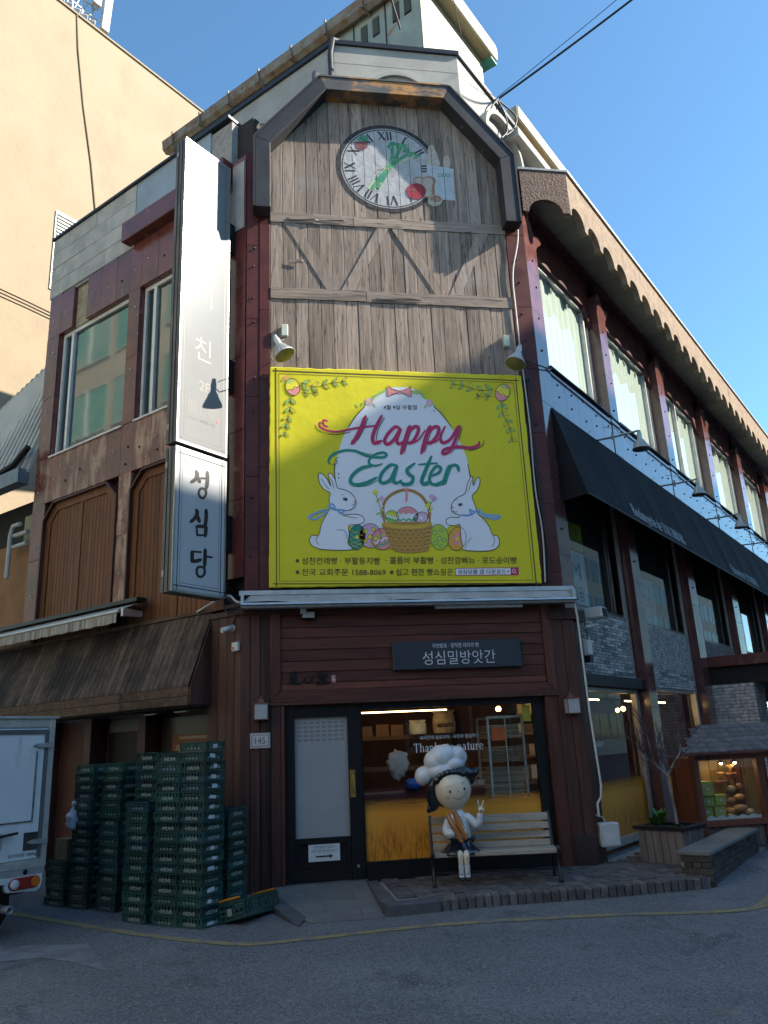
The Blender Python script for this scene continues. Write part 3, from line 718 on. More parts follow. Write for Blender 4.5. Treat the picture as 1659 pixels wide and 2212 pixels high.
# head wall over the windows, spandrel panels under them
bays = [(c, PIL[i+1][0]) for i, (a, c) in enumerate(PIL[:-1])]
for k, (a, c) in enumerate(bays):
    b = MB(); ch = .3
    b.prism(RR, [(a, 10.44), (a, 9.35), (a+.02, 9.35), (a+ch, 9.72), (c-ch, 9.72), (c-.02, 9.35), (c, 9.35), (c, 10.44)], -.34, -.15); b.build('window_head', m_grand, rw)
    u = a
    while u < c-.05:
        e = min(u+.56, c); b = MB(); b.box(RR, u+.003, e-.003, -.34, -.012, 6.6, 7.42); b.build('spandrel_panel', m_granr, rw)
        for z in (6.95, 7.2):
            q_ = MB(); q_.lathe(RR.P((u+e)/2+random.uniform(-.1, .1), -.011, z+random.uniform(-.06, .06)), RR.n, [(.018, 0), (.018, .01), (.006, .018), (0, .018)], 6); q_.build('stud', m_darkm, rw)
        u = e
    # upper window
    z0, z1 = 7.42, 9.72
    b = MB(); d0, d1 = -.30, -.22
    b.box(RR, a, c, d0, d1, z0, z0+.06); b.box(RR, a, c, d0, d1, z1-.07, z1)
    for (x, y) in ((a, a+.06), (c-.05, c), (c-.24, c-.19))+(((a+c)/2-.1, (a+c)/2-.03),)*(k == 2): b.box(RR, x, y, d0, d1, z0+.06, z1-.07)
    w = b.build('window', m_alu, rw); w.parent = bk
    b = MB(); b.sheet(RR, a+.05, c-.05, -.275, z0+.05, z1-.06); b.build('pane', m_glassr, w)
    b = MB(); A = []; B = []
    n = 60
    for i in range(n+1):
        u = a+.02+(c-a-.04)*i/n; dd = -.313+.008*math.sin(i*(1.1+.37*k)+2.1*k)+.004*math.sin(i*(2.9-.2*k))
        A.append(RR.P(u, dd, z0)); B.append(RR.P(u, dd, z1))
    b.ruled(A, B, 0, True); b.build('curtain', m_cloth, w)
    # zigzag shadow of the scalloped eave, put on the curtain as grey-green points
    b = MB()
    for i in range(4):
        u = a+.35+i*.7; b.prism(RR, [(u, 9.66), (u+.3, 9.66), (u+.15, 9.45)], -.298, -.295)
    b.build('zigzag_shade', flat('grey_green_shade', (.22, .24, .19), .9), w)
    b = MB(); b.box(RR, a, c, -.25, .03, 7.395, 7.425); b.build('sill', m_darkm, w)
    b = MB(); u = c-.55
    while u < c-.02:
        p = RR.P(u, random.uniform(-.1, .02), 7.425); b.tube([p, p+Vector((random.uniform(-.02, .02), random.uniform(-.02, .02), .13))], .003, 3, caps=False); u += .045
    b.build('bird_spikes', m_alud, w)['kind'] = 'stuff'
# --- eave: scalloped fascia, mitred end, ribbed soffit panels
EV = pmat('textured_brown_render', (.29, .215, .15), (.20, .15, .11), 6, rough=.9, bump=1.0, bscale=26, stain=((.12, .09, .07), 1.6, .55, .75), bd=.02)
EVE = pmat('coarse_brown_render', (.15, .09, .068), (.09, .055, .045), 12, rough=.8, bump=1.0, bscale=22, stain=((.30, .27, .24), 9, .6, .72), bd=.03)
b = MB(); b.box(RR, .02, 24, -.42, .0, 10.42, 11.0); ev = part(b, 'eave', m_gran)
pitch = .72; u = .62
def tooth(u, w, zt, zb, r):                              # fascia bay with an arch cut from below
    pts = [(u, zt), (u, zb), (u+.07, zb)]
    cx = u+w/2; rx = (w-.14)/2
    for i in range(11):
        t = math.pi-math.pi*i/10; pts.append((cx+rx*math.cos(t), zb+.02+r*math.sin(t)))
    pts += [(u+w-.07, zb), (u+w, zb), (u+w, zt)]
    return pts
k = 0
while u < 22:
    b = MB(); b.prism(RR, tooth(u, pitch, 11.0, 10.16, .25), .50, .62); b.build('scalloped_fascia', EV, ev)
    b = MB(); b.box(RR, u-.0+.006, u+pitch-.006, .002, .499, 10.455, 10.475); b.build('soffit_panel', m_soff, ev)
    u += pitch; k += 1
b = MB(); b.box(RR, .02, 23, -.42, .0, 11.0, 11.03); b.box(RR, .63, 22.3, .002, .66, 11.0, 11.05); b.build('roof_edge', m_alud, ev)
# mitred end cap in the plane of the front
b = MB(); b.prism(FF, [(4.12, 11.0), (4.12, 10.17), (4.2, 10.15)] + [(4.2+.325-.3*math.cos(math.pi*i/10), 10.17+.24*math.sin(math.pi*i/10)) for i in range(11)] + [(4.84, 10.15), (4.96, 10.16), (4.96, 11.0)], -.06, .006)
b.build('end_fascia', EVE, ev)
b = MB(); b.slab([P2(RR, .02, 0), P2(RR, .62, .62), P2(RR, .63, 0)], 10.455, 10.475); b.build('soffit_panel', m_soff, ev)
b = MB(); b.slab([(4.1, -.02), (4.99, -.02), P2(RR, .64, .64), P2(RR, .63, .004), P2(RR, .1, .004)], 11.002, 11.045); b.build('end_capping', m_alud, ev)
# --- shop level of the right wing: dark room, windows, brick infill, glass
def brickwork(F, u0, u1, z0, z1, d, name, parent, mat, bl=.26, bh=.0415, ci=9, limit=300, rng=(0, 0)):
    """backing + individual bricks, shared meshes"""
    global NBRICK
    b = MB(); b.box(F, u0, u1, d-.12, d-.012, z0, z1); pn = b.build(name, m_mortd, parent)
    ms = []
    for k in range(6):
        q_ = MB(); j = lambda: random.uniform(-.004, .004)
        q_.hexa([(-bl/2+j(), 0, -bh/2+j()*.5), (bl/2+j(), 0, -bh/2+j()*.5), (bl/2, .03+j(), -bh/2), (-bl/2, .03+j(), -bh/2), (-bl/2+j(), 0, bh/2+j()*.5), (bl/2+j(), 0, bh/2+j()*.5), (bl/2, .03+j(), bh/2), (-bl/2, .03+j(), bh/2)])
        o = q_.build('brick', mat); ms.append(o.data); bpy.data.objects.remove(o)
    ang = math.atan2(F.u.y, F.u.x)
    rows = int((z1-z0)/(bh+.008)); rest = MB()
    for r in range(rows):
        z = z0+(r+.5)*(z1-z0)/rows; u = u0+(0 if r % 2 else -(bl+.01)/2)
        while u < u1-.02:
            a, c = max(u, u0), min(u+bl, u1)
            if c-a > .03:
                if NBRICK < limit:
                    o = bpy.data.objects.new('brick', random.choice(ms)); COL.objects.link(o); o.parent = pn
                    p = F.P((a+c)/2, d-.03+random.uniform(-.002, .006), z); og = ORG[pn.name]
                    o.location = (p.x-og[0], p.y-og[1], p.z-og[2]); o.rotation_euler = (0, 0, ang + (math.pi if F.sgn < 0 else 0)); o.scale = ((c-a)/bl, -1, 1)
                    NBRICK += 1
                else:
                    rest.box(F, a, c, d-.03, d+random.uniform(-.003, .006), z-bh/2, z+bh/2)
            u += bl+.01
    if rest.v:
        o = rest.build('brick_field', mat, pn); o['kind'] = 'stuff'
    return pn
NBRICK = 0
m_wheat = None
for k, (a, c) in enumerate(bays[:4]):
    # window between awning and brick
    z0, z1 = (3.58, 6.6)
    b = MB(); d0, d1 = -.30, -.2
    b.box(RR, a, c, d0, d1, z0-.05, z0); b.box(RR, a, c, d0, d1, z1-.05, z1)
    for x in (a, c-.06, c-.75): b.box(RR, x, x+.06, d0, d1, z0, z1-.05)
    w = b.build('shop_window', m_darkm, rw); w.parent = bk
    b = MB(); b.sheet(RR, a+.05, c-.05, -.26, z0, z1-.05); b.build('pane', m_glass, w)
    b = MB(); b.box(RR, c-.2, c-.06, -.2, -.17, .1, z1); b.build('steel_jamb', m_alu, w)
    if k < 3:
        zb = (2.48, 2.38, 3.1)[k]
        brickwork(RR, a, c-.12, zb, z0-.05, -.17, 'brick_panel', bk, m_brick, limit=290 if k == 0 else 299)
    if k == 0:
        b = MB(); b.box(RR, a, c, -.3, -.05, 2.3, 2.48); part(b, 'lintel', m_black, bevel=.008)
    if k < 2:
        zt = (2.3, 2.38)[k]
        b = MB()
        b.box(RR, a, c, -.3, -.2, -.02, .08); b.box(RR, a, c, -.3, -.2, zt-.06, zt)
        for x in (a, c-.1): b.box(RR, x, x+.07, -.3, -.2, .08, zt-.06)
        w = b.build('shop_glazing', m_alu, rw); w.parent = bk
        b = MB(); b.sheet(RR, a+.05, c-.05, -.262, .06, zt-.05); b.build('pane', m_glass, w)
# ---------------------------------------------------------------- shop front on the chamfer
# clad corner columns of vertical dark boards
def column(name, segs, z0, z1, bk_=None):
    """segs: list of (frame,u0,u1,d) faces, boards about 0.15 wide"""
    b = MB()
    for (F, u0, u1, d) in segs: b.box(F, u0, u1, -.3, d-.022, z0, z1)
    c = part(b, name, m_dark)
    for (F, u0, u1, d) in segs:
        n = max(1, round((u1-u0)/.145)); w = (u1-u0)/n
        for i in range(n):
            q_ = MB(); q_.box(F, u0+i*w+.004, u0+(i+1)*w-.004, d-.024, d+random.uniform(-.004, .004), z0, z1); q_.build('board', m_darkz, c, bevel=.006)
    return c
cl = column('clad_column', [(FF, -.545, -.02, .045), (LL, -.02, .62, .04)], -.12, 3.42)
cr = column('clad_column', [(FF, 3.80, 4.16, .045), (RR, .03, .43, .03)], -.08, 3.36)
b = MB(); b.box(FF, -.62, .02, -.05, .075, 3.36, 3.43); b.box(LL, -.05, .66, -.05, .07, 3.37, 3.44); b.build('column_cap', m_darkz, cl)
b = MB(); b.box(FF, 3.78, 4.22, -.05, .075, 3.2, 3.36); b.box(RR, .0, .5, -.05, .08, 3.2, 3.37); b.build('column_cap', m_darkz, cr)
b = MB(); b.box(FF, 3.83, 4.13, .047, .06, -.06, .33); b.build('access_panel', pmat('dark_brown_panel', (.05, .026, .02), (.04, .02, .016), 3, rough=.5), cr, bevel=.006)
# big timber fascia with horizontal boards
b = MB(); b.box(FF, -.15, 3.81, -.2, .0, 2.2, 3.64); fs_ = part(b, 'shop_fascia', m_dark)
zz = [2.335, 2.43, 2.575, 2.72, 2.87, 3.03, 3.17, 3.34, 3.48, 3.6]
for a, c in zip(zz, zz[1:]):
    b = MB(); b.box(FF, -.01, 3.68, -.01, .022+random.uniform(-.003, .003), a+.004, c-.003); b.build('board', m_redx, fs_, bevel=.004)
b = MB(); b.prism(FF, [(-.155, 2.185), (3.815, 2.17), (3.68, 2.33), (-.01, 2.335)], -.01, .06); b.build('fascia_frame', m_redx, fs_, bevel=.006)
b = MB(); b.prism(FF, [(-.155, 2.187), (-.012, 2.337), (-.012, 3.6), (-.155, 3.6)], -.01, .058); b.build('fascia_frame', m_redz, fs_, bevel=.006)
b = MB(); b.prism(FF, [(3.815, 2.172), (3.682, 2.332), (3.682, 3.6), (3.815, 3.6)], -.01, .058); b.build('fascia_frame', m_redz, fs_, bevel=.006)
b = MB(); b.box(FF, -.17, 3.83, -.02, .075, 2.15, 2.182); b.build('drip_board', m_darkz, fs_)
part(MB().box(FF, -.02, .03, -.25, .05, -.1, 2.15), 'door_post', m_redz, bevel=.006); part(MB().box(FF, 3.62, 3.80, -.25, .042, -.08, 2.15), 'door_post', m_redz, bevel=.006)
# door
b = MB(); dd0, dd1 = -.13, -.05
b.box(FF, .03, .16, dd0, dd1+.02, -.04, 2.14); b.box(FF, .87, 1.04, dd0, dd1+.02, -.04, 2.14); b.box(FF, .16, .87, dd0, dd1+.02, 1.99, 2.14)
b.box(FF, .16, .87, dd0, dd1, -.02, .12); b.box(FF, .16, .87, dd0, dd1, .42, .49); b.box(FF, .16, .87, dd0+.02, dd1-.035, .12, .42)
for x in (.16, .81): b.box(FF, x, x+.06, dd0, dd1-.01, .12, .42)
door = part(b, 'door', m_black, bevel=.004)
b = MB(); b.box(FF, .165, .865, -.10, -.092, .49, 1.985); b.build('frosted_pane', pmat('frosted_film', (.34, .35, .36), (.31, .32, .33), 1.5, rough=.3, spec=.5), door)
b = MB()
for r in range(5):
    for k in range(8): b.box(FF, .2+k*.081, .2+k*.081+.055, -.0915, -.0905, 1.93-r*.055-.03, 1.93-r*.055)
b.build('film_pattern', flat('dark_film', (.22, .23, .24), .4), door)
b = MB(); b.box(FF, .875, .945, -.03, -.018, .96, 1.30); hp = b.build('push_plate', pmat('brass', (.55, .36, .10), (.45, .29, .08), 8, rough=.35, metal=.8), door)
b = MB(); b.tube([FF.P(.91, -.02, 1.03), FF.P(.91, .03, 1.03), FF.P(.91, .035, 1.06), FF.P(.91, .035, 1.21), FF.P(.91, .03, 1.24), FF.P(.91, -.02, 1.24)], .011, 8); b.build('handle', hp.data.materials[0], door)
b = MB(); b.box(FF, .32, .72, -.048, -.04, .215, .415); ds = b.build('notice', flat('white_card', (.68, .69, .69), .5), door)
mp = fmap(FF, -.0395)
b = MB(); b.text('이곳은 출입문이 아닙니다', mp, .034, .52, .365, 0, w=.27); b.text('오른쪽 정문 이용 부탁드립니다', mp, .034, .52, .318, 0, w=.33)
b.poly([(.41, .262), (.585, .262), (.585, .243), (.635, .272), (.585, .301), (.585, .282), (.41, .282)], mp)
b.build('notice_print', [m_ink], door)
b = MB(); b.lathe(FF.P(.95, -.03, .13), (0, -1, 0), [(.02, 0), (.02, .012), (0, .014)], 10); b.build('floor_bolt', m_alud, door)
b = MB(); b.box(FF, -.02, 1.06, -.2, .03, -.09, -.025); b.build('threshold', m_kerbs, door)
# shop window: black frame, pane, wheat film along the bottom
b = MB(); w0, w1 = 1.04, 3.62
b.box(FF, w0+.004, w1, -.13, -.035, 2.06, 2.145); b.box(FF, w0+.004, w1, -.13, -.03, -.1, .165); b.box(FF, w1-.16, w1, -.13, -.035, .165, 2.06)
b.box(FF, w0+.004, w0+.02, -.13, -.035, .165, 2.06)
sw = part(b, 'display_window', m_black, bevel=.004)
b = MB(); b.sheet(FF, w0+.02, w1-.16, -.095, .16, 2.065); b.build('pane', m_glass, sw)
def wheat_mat():
    m, nt, bb = base_mat('wheat_film', .45)
    v = coords(nt, (34, 34, 5), False); n1 = noise(nt, v, 1.0, 6, .7, .8)
    col = mix(nt, ramp(nt, n1, .3, .62), (.24, .07, .006), (.82, .32, .025))
    n2 = noise(nt, coords(nt, (9, 9, 2.5), False), 1.0, 5, .6)
    tc = _n(nt, 'ShaderNodeTexCoord'); sp = _n(nt, 'ShaderNodeSeparateXYZ'); nt.links.new(tc.outputs['Generated'], sp.inputs[0])
    up = ramp(nt, sp.outputs['Z'], .12, .95)
    ad = _n(nt, 'ShaderNodeMath', operation='ADD'); nt.links.new(up, ad.inputs[0]); nt.links.new(n2, ad.inputs[1])
    col = mix(nt, ramp(nt, ad.outputs[0], .5, 1.2), col, (.80, .335, .035))
    nt.links.new(col, bb.inputs['Base Color'])
    fade = ramp(nt, sp.outputs['Z'], 1.0, .72); nt.links.new(fade, bb.inputs['Alpha'])
    return m
m_wheat = wheat_mat()
b = MB(); b.box(FF, w0+.022, w1-.162, -.087, -.0855, .168, .93); b.build('wheat_film', m_wheat, sw)
m_wht = flat('white_vinyl', (.72, .72, .70), .5, var=0)
def serif_text(b, body, mp, h, x, y, w, mi=0):
    """bookish lettering: plain glyphs with little slab feet"""
    b.text(body, mp, h, x, y, mi, w=w, bold=.012)
mpw = fmap(FF, -.0845, .001)
# serif stroke alphabet: stems (x, y0, y1), bars and bowls, on an x-height of 1
def sf(b, s_, mp, x, y, h, mi=0, wid=1.0):
    st = .17*h; th = .07*h
    def R(a, c, z0, z1): b.poly([(x+a*h*wid, y+z0*h), (x+c*h*wid, y+z0*h), (x+c*h*wid, y+z1*h), (x+a*h*wid, y+z1*h)], mp, 0, mi)
    def stem(a, z0, z1, top='l', bot=True):
        R(a, a+.17, z0, z1)
        if bot: R(a-.1, a+.27, z0, z0+.06)
        if top == 'l': R(a-.1, a+.05, z1-.07, z1)
        if top == 'b': R(a-.1, a+.27, z1-.06, z1)
    def bowl(cx, cz, rx, rz, a0, a1, thick=.17, thin=.06, n=14):
        pts = []; inn = []
        for i in range(n+1):
            t = a0+(a1-a0)*i/n; ww = thin+(thick-thin)*abs(math.cos(t))
            pts.append((x+(cx+rx*math.cos(t))*h*wid, y+(cz+rz*math.sin(t))*h)); inn.append((x+(cx+(rx-ww)*math.cos(t))*h*wid, y+(cz+(rz-ww)*math.sin(t))*h))
        A = [mp(p[0], p[1], 0) for p in pts]; B = [mp(p[0], p[1], 0) for p in inn]; b.ruled(A, B, mi)
    H = 1.45; pi = math.pi
    for ch in s_:
        adv = .6
        if ch == ' ': adv = .42
        elif ch == 'T': stem(.42, 0, H, '', True); R(.02, .99, H-.07, H); R(.02, .09, H-.32, H); R(.92, .99, H-.32, H); adv = 1.1
        elif ch in 'hnu':
            if ch == 'u': stem(.12, .25, 1, 'l', False); stem(.62, 0, 1, 'l', False); R(.62, .92, 0, .06); bowl(.37, .28, .27, .3, pi, 2*pi)
            else: stem(.12, 0, H if ch == 'h' else 1); stem(.62, 0, .72, '', True); bowl(.46, .68, .33, .34, 0, pi*.95)
            adv = 1.0
        elif ch == 'a': stem(.5, 0, .72, '', False); R(.5, .8, 0, .06); bowl(.4, .7, .27, .3, 0, pi*.92); bowl(.33, .28, .29, .29, pi*.25, 1.9*pi); adv = .86
        elif ch == 'k': stem(.12, 0, H); b.poly([(x+.26*h*wid, y+.42*h), (x+.72*h*wid, y+1*h), (x+.82*h*wid, y+1*h), (x+.3*h*wid, y+.36*h)], mp, 0, mi); b.poly([(x+.38*h*wid, y+.55*h), (x+.52*h*wid, y+.62*h), (x+.93*h*wid, y), (x+.72*h*wid, y)], mp, 0, mi); R(.6, 1.0, 0, .05); R(.56, .96, .95, 1); adv = 1.02
        elif ch == 's': bowl(.38, .76, .28, .25, pi*.15, pi*1.5, .14); bowl(.38, .27, .3, .27, -pi*.5, pi*.5, .15); bowl(.38, .27, .3, .27, pi*1.15, pi*1.5, .14); b.poly([(x+.2*h*wid, y+.62*h), (x+.32*h*wid, y+.66*h), (x+.6*h*wid, y+.4*h), (x+.5*h*wid, y+.34*h)], mp, 0, mi); adv = .78
        elif ch == 't': stem(.2, .15, 1.25, '', False); R(.02, .56, .94, 1); bowl(.42, .22, .22, .22, pi, 1.85*pi); adv = .64
        elif ch in 'oebd':
            bowl(.45, .5, .4, .5, 0 if ch != 'e' else pi*.0, 2*pi if ch != 'e' else 1.82*pi, .18, .06, 20)
            if ch == 'e': R(.12, .85, .5, .56)
            if ch == 'b': stem(.04, 0, H, 'l', False)
            if ch == 'd': stem(.7, 0, H, 'l', True)
            adv = .95
        elif ch == 'r': stem(.12, 0, 1); bowl(.5, .66, .28, .34, pi*.2, pi*.95); adv = .72
        elif ch in 'li': stem(.12, 0, H if ch == 'l' else 1); adv = .5
        elif ch == 'g': bowl(.42, .65, .32, .35, 0, 2*pi, .15, .06, 18); bowl(.42, -.1, .36, .28, 0, 2*pi, .13, .06, 18); adv = .86
        if ch == 'i': R(.12, .29, 1.2, 1.38)
        if ch == 'P' or ch == 'B':
            stem(.12, 0, H, 'b'); bowl(.5, H-.36, .4, .36, -pi/2, pi/2, .17, .06); R(.2, .5, H-.06, H); R(.2, .5, H-.72, H-.66)
            if ch == 'B': bowl(.5, .37, .45, .37, -pi/2, pi/2, .17, .06); R(.2, .5, 0, .06)
            adv = 1.1
        elif ch == 'S': bowl(.45, H-.36, .34, .36, pi*.15, pi*1.5, .15); bowl(.45, .37, .36, .37, -pi*.5, pi*.55, .15); bowl(.45, .37, .36, .37, pi*1.15, pi*1.5, .1); adv = .95
        elif ch == 'U': R(.1, .27, .35, H); R(.72, .79, .35, H); bowl(.45, .4, .35, .4, pi, 2*pi, .12); adv = 1.0
        elif ch in 'NM':
            R(.1, .17, 0, H); R(.75, .85 if ch == 'N' else .92, 0, H); b.poly([(x+.1*h*wid, y+H*h), (x+.3*h*wid, y+H*h), (x+(.84 if ch == 'N' else .5)*h*wid, y), (x+(.66 if ch == 'N' else .42)*h*wid, y)], mp, 0, mi)
            if ch == 'M': b.poly([(x+.42*h*wid, y), (x+.5*h*wid, y), (x+.85*h*wid, y+H*h), (x+.78*h*wid, y+H*h)], mp, 0, mi)
            adv = 1.05
        elif ch == 'G': bowl(.5, H/2, .42, H/2, pi*.2, pi*1.9, .17); R(.68, .9, .5, .57); R(.74, .88, .1, .55); adv = 1.05
        elif ch == 'D': stem(.12, 0, H, 'b'); bowl(.4, H/2, .5, H/2, -pi/2, pi/2, .18); R(.2, .42, 0, .06); R(.2, .42, H-.06, H); adv = 1.08
        elif ch == 'I': stem(.12, 0, H, 'b'); adv = .52
        elif ch == 'A': b.poly([(x+.02*h*wid, y), (x+.1*h*wid, y), (x+.52*h*wid, y+H*h), (x+.44*h*wid, y+H*h)], mp, 0, mi); b.poly([(x+.7*h*wid, y), (x+.92*h*wid, y), (x+.56*h*wid, y+H*h), (x+.42*h*wid, y+H*h)], mp, 0, mi); R(.25, .72, .42, .48); adv = .98
        x += adv*h*wid
    return x
b = MB(); sf(b, 'Thanks to nature', mpw, 1.755, 1.475, .0775, 0, .94)
b.text('18시간의 발효과학 · 자연과 협업하다', mpw, .052, 2.26, 1.635, 0, w=.82)
b.build('window_lettering', m_wht, sw)
# interior of the shop
iz0, iz1 = -.02, 2.42
room = [(-.02, .16), (3.75, .16), P2(RR, .5, -.33), P2(RR, 9.0, -.33), P2(RR, 9.0, -4.5), (3.0, 4.6), (-.02, 3.2)]
m_intw = pmat('dim_brown_wall', (.17, .07, .035), (.11, .045, .025), 2, rough=.8)
m_intf = pmat('dark_tile_floor', (.09, .06, .045), (.06, .04, .03), 3, rough=.4)
b = MB(); n = len(room)
b.add([(x, y, iz0) for x, y in room], [tuple(range(n))], 1); b.add([(x, y, iz1) for x, y in room], [tuple(range(n))], 2)
for i in (3, 4, 5, 6):
    a, c = room[i], room[(i+1) % n]; b.add([(a[0], a[1], iz0), (c[0], c[1], iz0), (c[0], c[1], iz1), (a[0], a[1], iz1)], [(0, 1, 2, 3)], 0)
ri = part(b, 'interior', [m_intw, m_intf, m_dark], recalc=False)
b = MB(); b.box(FF, 1.08, 2.36, -.62, -.6, 2.03, 2.045); tag(b.build('light_strip', emit('warm_strip', (1.0, .66, .28), 4.5), loc=FF.P(1.7, -.6, 2.03)), 'thin glowing warm light strip inside the shop window', 'light')
# shelf with bags, counter, tray rack
m_shelf = pmat('shelf_wood', (.16, .075, .04), (.11, .05, .03), 3, rough=.6)
sh = thing('wall_shelf', 'dim wooden shelf with bread boxes behind the shop window', 'shelf', FF.P(1.6, -1.2, 0))
b = MB(); b.box(FF, .9, 2.75, -1.5, -1.1, 1.66, 1.72); b.build('board', m_shelf, sh); b = MB(); b.box(FF, .9, 2.75, -1.5, -1.1, 1.22, 1.28); b.build('board', m_shelf, sh)
b = MB(); b.box(FF, 2.62, 2.70, -1.5, -1.1, 0, 2.2); b.build('upright', m_shelf, sh)
for x in (1.15, 1.4, 1.62, 1.9):
    b = MB(); b.box(FF, x, x+.19, -1.4, -1.12, 1.72, 1.86+random.random()*.03); b.build('bread_box', flat('brown_card_%d' % int(x*100), (.22, .11, .06), .7), sh)
def sack(x, z, w, h, d, mats, label):
    b = MB(); n = 9; A = []
    prof = [(0, .9), (.1, 1.0), (.4, 1.03), (.7, .97), (.86, .86), (.93, 1.0), (1.0, 1.02)]
    vs = []
    for t, s_ in prof:
        th = .10*(1-t**3)+.008
        for i in range(12):
            a = 2*math.pi*i/12; vs.append(FF.P(x+w/2*s_*math.copysign(abs(math.cos(a))**.6, math.cos(a)), d+th*math.sin(a), z+h*t))
    m = len(prof)
    fs = [(j*12+i, j*12+(i+1) % 12, (j+1)*12+(i+1) % 12, (j+1)*12+i) for j in range(m-1) for i in range(12)]
    b.add(vs, fs, 0, True)
    o = b.build('flour_sack', mats, loc=FF.P(x, d, z)); return tag(o, label, 'sack')
m_sack = pmat('printed_paper_sack', (.50, .42, .30), (.36, .20, .10), 9, rough=.7, stain=((.12, .13, .08), 12, .62, .7))
m_sackw = pmat('white_paper_sack', (.52, .53, .52), (.4, .41, .42), 14, rough=.7, stain=((.25, .33, .38), 9, .58, .68))
s1 = sack(2.40, 1.72, .34, .33, -1.0, m_sack, 'printed flour sack on the shelf behind the window'); s2 = sack(2.0, 1.72, .26, .2, -1.0, m_sackw, 'small white flour bag beside the printed sack in the window')
b = MB(); b.text('MINISTO', fmap(FF, -.885), .06, 2.4, 1.8, 0, w=.24, bold=.03); o = b.build('print', m_ink, s1)
ct = thing('counter', 'dark red counter with white trays behind the shop window', 'counter', FF.P(2.0, -1.0, 0))
b = MB(); b.box(FF, 1.1, 3.3, -1.35, -.75, 0, .98); b.build('body', pmat('dark_red_panel', (.12, .022, .02), (.08, .016, .015), 3, rough=.4), ct)
b = MB(); b.box(FF, 2.5, 2.78, -1.0, -.8, .981, 1.08); b.box(FF, 2.79, 3.1, -1.0, -.8, .981, 1.06); b.build('tray', flat('white_tray', (.5, .52, .54), .4), ct)
b = MB(); b.box(FF, 2.72, 2.95, -1.05, -.9, 1.082, 1.16); b.build('basket', flat('pale_basket', (.5, .36, .2), .7), ct)
def lump(name, c, r, mat, label, cat, seed=1):
    rnd = random.Random(seed); b = MB()
    ph = [rnd.uniform(0, 6) for _ in range(6)]
    def fn(v):
        d = v-Vector(c); k = 1+.16*math.sin(9*d.x/r[0]+ph[0])*math.sin(7*d.z/r[2]+ph[1])+.1*math.sin(13*d.z/r[2]+ph[2]+5*d.x/r[0]); return Vector(c)+d*k
    b.ball(c, r, 20, 14, 0, fn); return tag(b.build(name, mat, loc=c), label, cat)
lump('plastic_bag', FF.P(1.6, -.5, 1.32), (.15, .07, .19), pmat('clear_plastic_bag', (.45, .42, .40), (.34, .31, .3), 6, rough=.25), 'pale translucent plastic bag hanging behind the shop glass', 'bag', 3)
lump('plastic_bag', FF.P(1.85, -.7, 1.05), (.14, .1, .085), flat('blue_plastic', (.02, .12, .55), .3), 'crumpled bright blue plastic bag on the counter behind the glass', 'bag', 5)
rk = thing('tray_rack', 'steel rack stacked with thin baking trays at right of window', 'rack', FF.P(3.1, -.6, 0))
for (x, d) in ((2.86, -.28), (3.36, -.28), (2.86, -.85), (3.36, -.85)):
    b = MB(); b.box(FF, x-.015, x+.015, d-.015, d+.015, 0, 1.9); b.build('post', m_alu, rk)
b = MB(); b.box(FF, 2.85, 3.37, -.29, -.27, 1.88, 1.91); b.box(FF, 2.85, 3.37, -.86, -.84, 1.88, 1.91); b.box(FF, 3.1, 3.115, -.285, -.275, .4, 1.88); b.build('rail', m_alu, rk)
mtr = [flat('tray_%d' % i, c, .5) for i, c in enumerate(((.42, .34, .24), (.34, .27, .2), (.5, .44, .34)))]
zt = .75
while zt < 1.78:
    if not (1.5 < zt < 1.6 or 1.22 < zt < 1.28):
        b = MB(); b.box(FF, 2.88+random.uniform(-.01, .01), 3.34+random.uniform(-.02, .02), -.83, -.3+random.uniform(-.02, .02), zt, zt+.009); b.build('tray', random.choice(mtr), rk)
    zt += .021
b = MB(); b.box(FF, 2.9, 3.1, -.27, -.262, 1.58, 1.76); tag(b.build('paper_notice', pmat('orange_paper', (.62, .14, .02), (.5, .1, .02), 8, rough=.6), loc=FF.P(3, -.27, 1.6)), 'orange paper notice hung on the tray rack', 'notice')
b = MB(); b.box(FF, 3.32, 3.44, -.12, -.112, 1.82, 2.04); tag(b.build('sticker', flat('yellow_card', (.5, .42, .03), .6), loc=FF.P(3.4, -.1, 1.9)), 'small yellow card in the window corner', 'card')
# right-hand glazing: wheat film, lettering and lamps inside
for k in (0, 1):
    a, c = bays[k]
    b = MB(); b.box(RR, a+.06, c-.12, -.254, -.2525, .09, .95); tag(b.build('wheat_film', m_wheat, ri), None)
b = MB(); sf(b, 'Thanks to nature', fmap(RR, -.251), .6, 1.42, .07, 0, .95); b.build('window_lettering', m_wht, ri)
m_bulb = emit('warm_bulb', (1.0, .5, .13), 9.0)
for i, (u, d, z) in enumerate(((4.6, -1.0, 2.05), (7.0, -2.0, 2.1), (1.8, -2.2, 2.1))):
    p = RR.P(u, d, z); t = thing('pendant_lamp', ('small warm pendant lamp glowing behind the second street window', 'far warm pendant lamp deep inside the bakery', 'warm pendant lamp inside behind the first street window')[i], 'lamp', p)
    b = MB(); b.ball(p, .045, 12, 8); b.build('bulb', m_bulb, t)
    b = MB(); b.tube([p+Vector((0, 0, .045)), p+Vector((0, 0, .3))], .006, 6); b.build('cord', m_cab, t)
for k, (a, c) in enumerate(bays[:2]):
    b = MB(); b.box(RR, a+.4, c-.5, -.75, -.72, 2.16, 2.18); tag(b.build('light_strip', emit('street_strip_%d' % k, (1.0, .60, .22), 7.0), loc=RR.P(a+1, -.7, 2.16)), 'warm light strip inside above the %s street window' % ('first', 'second')[k], 'light')
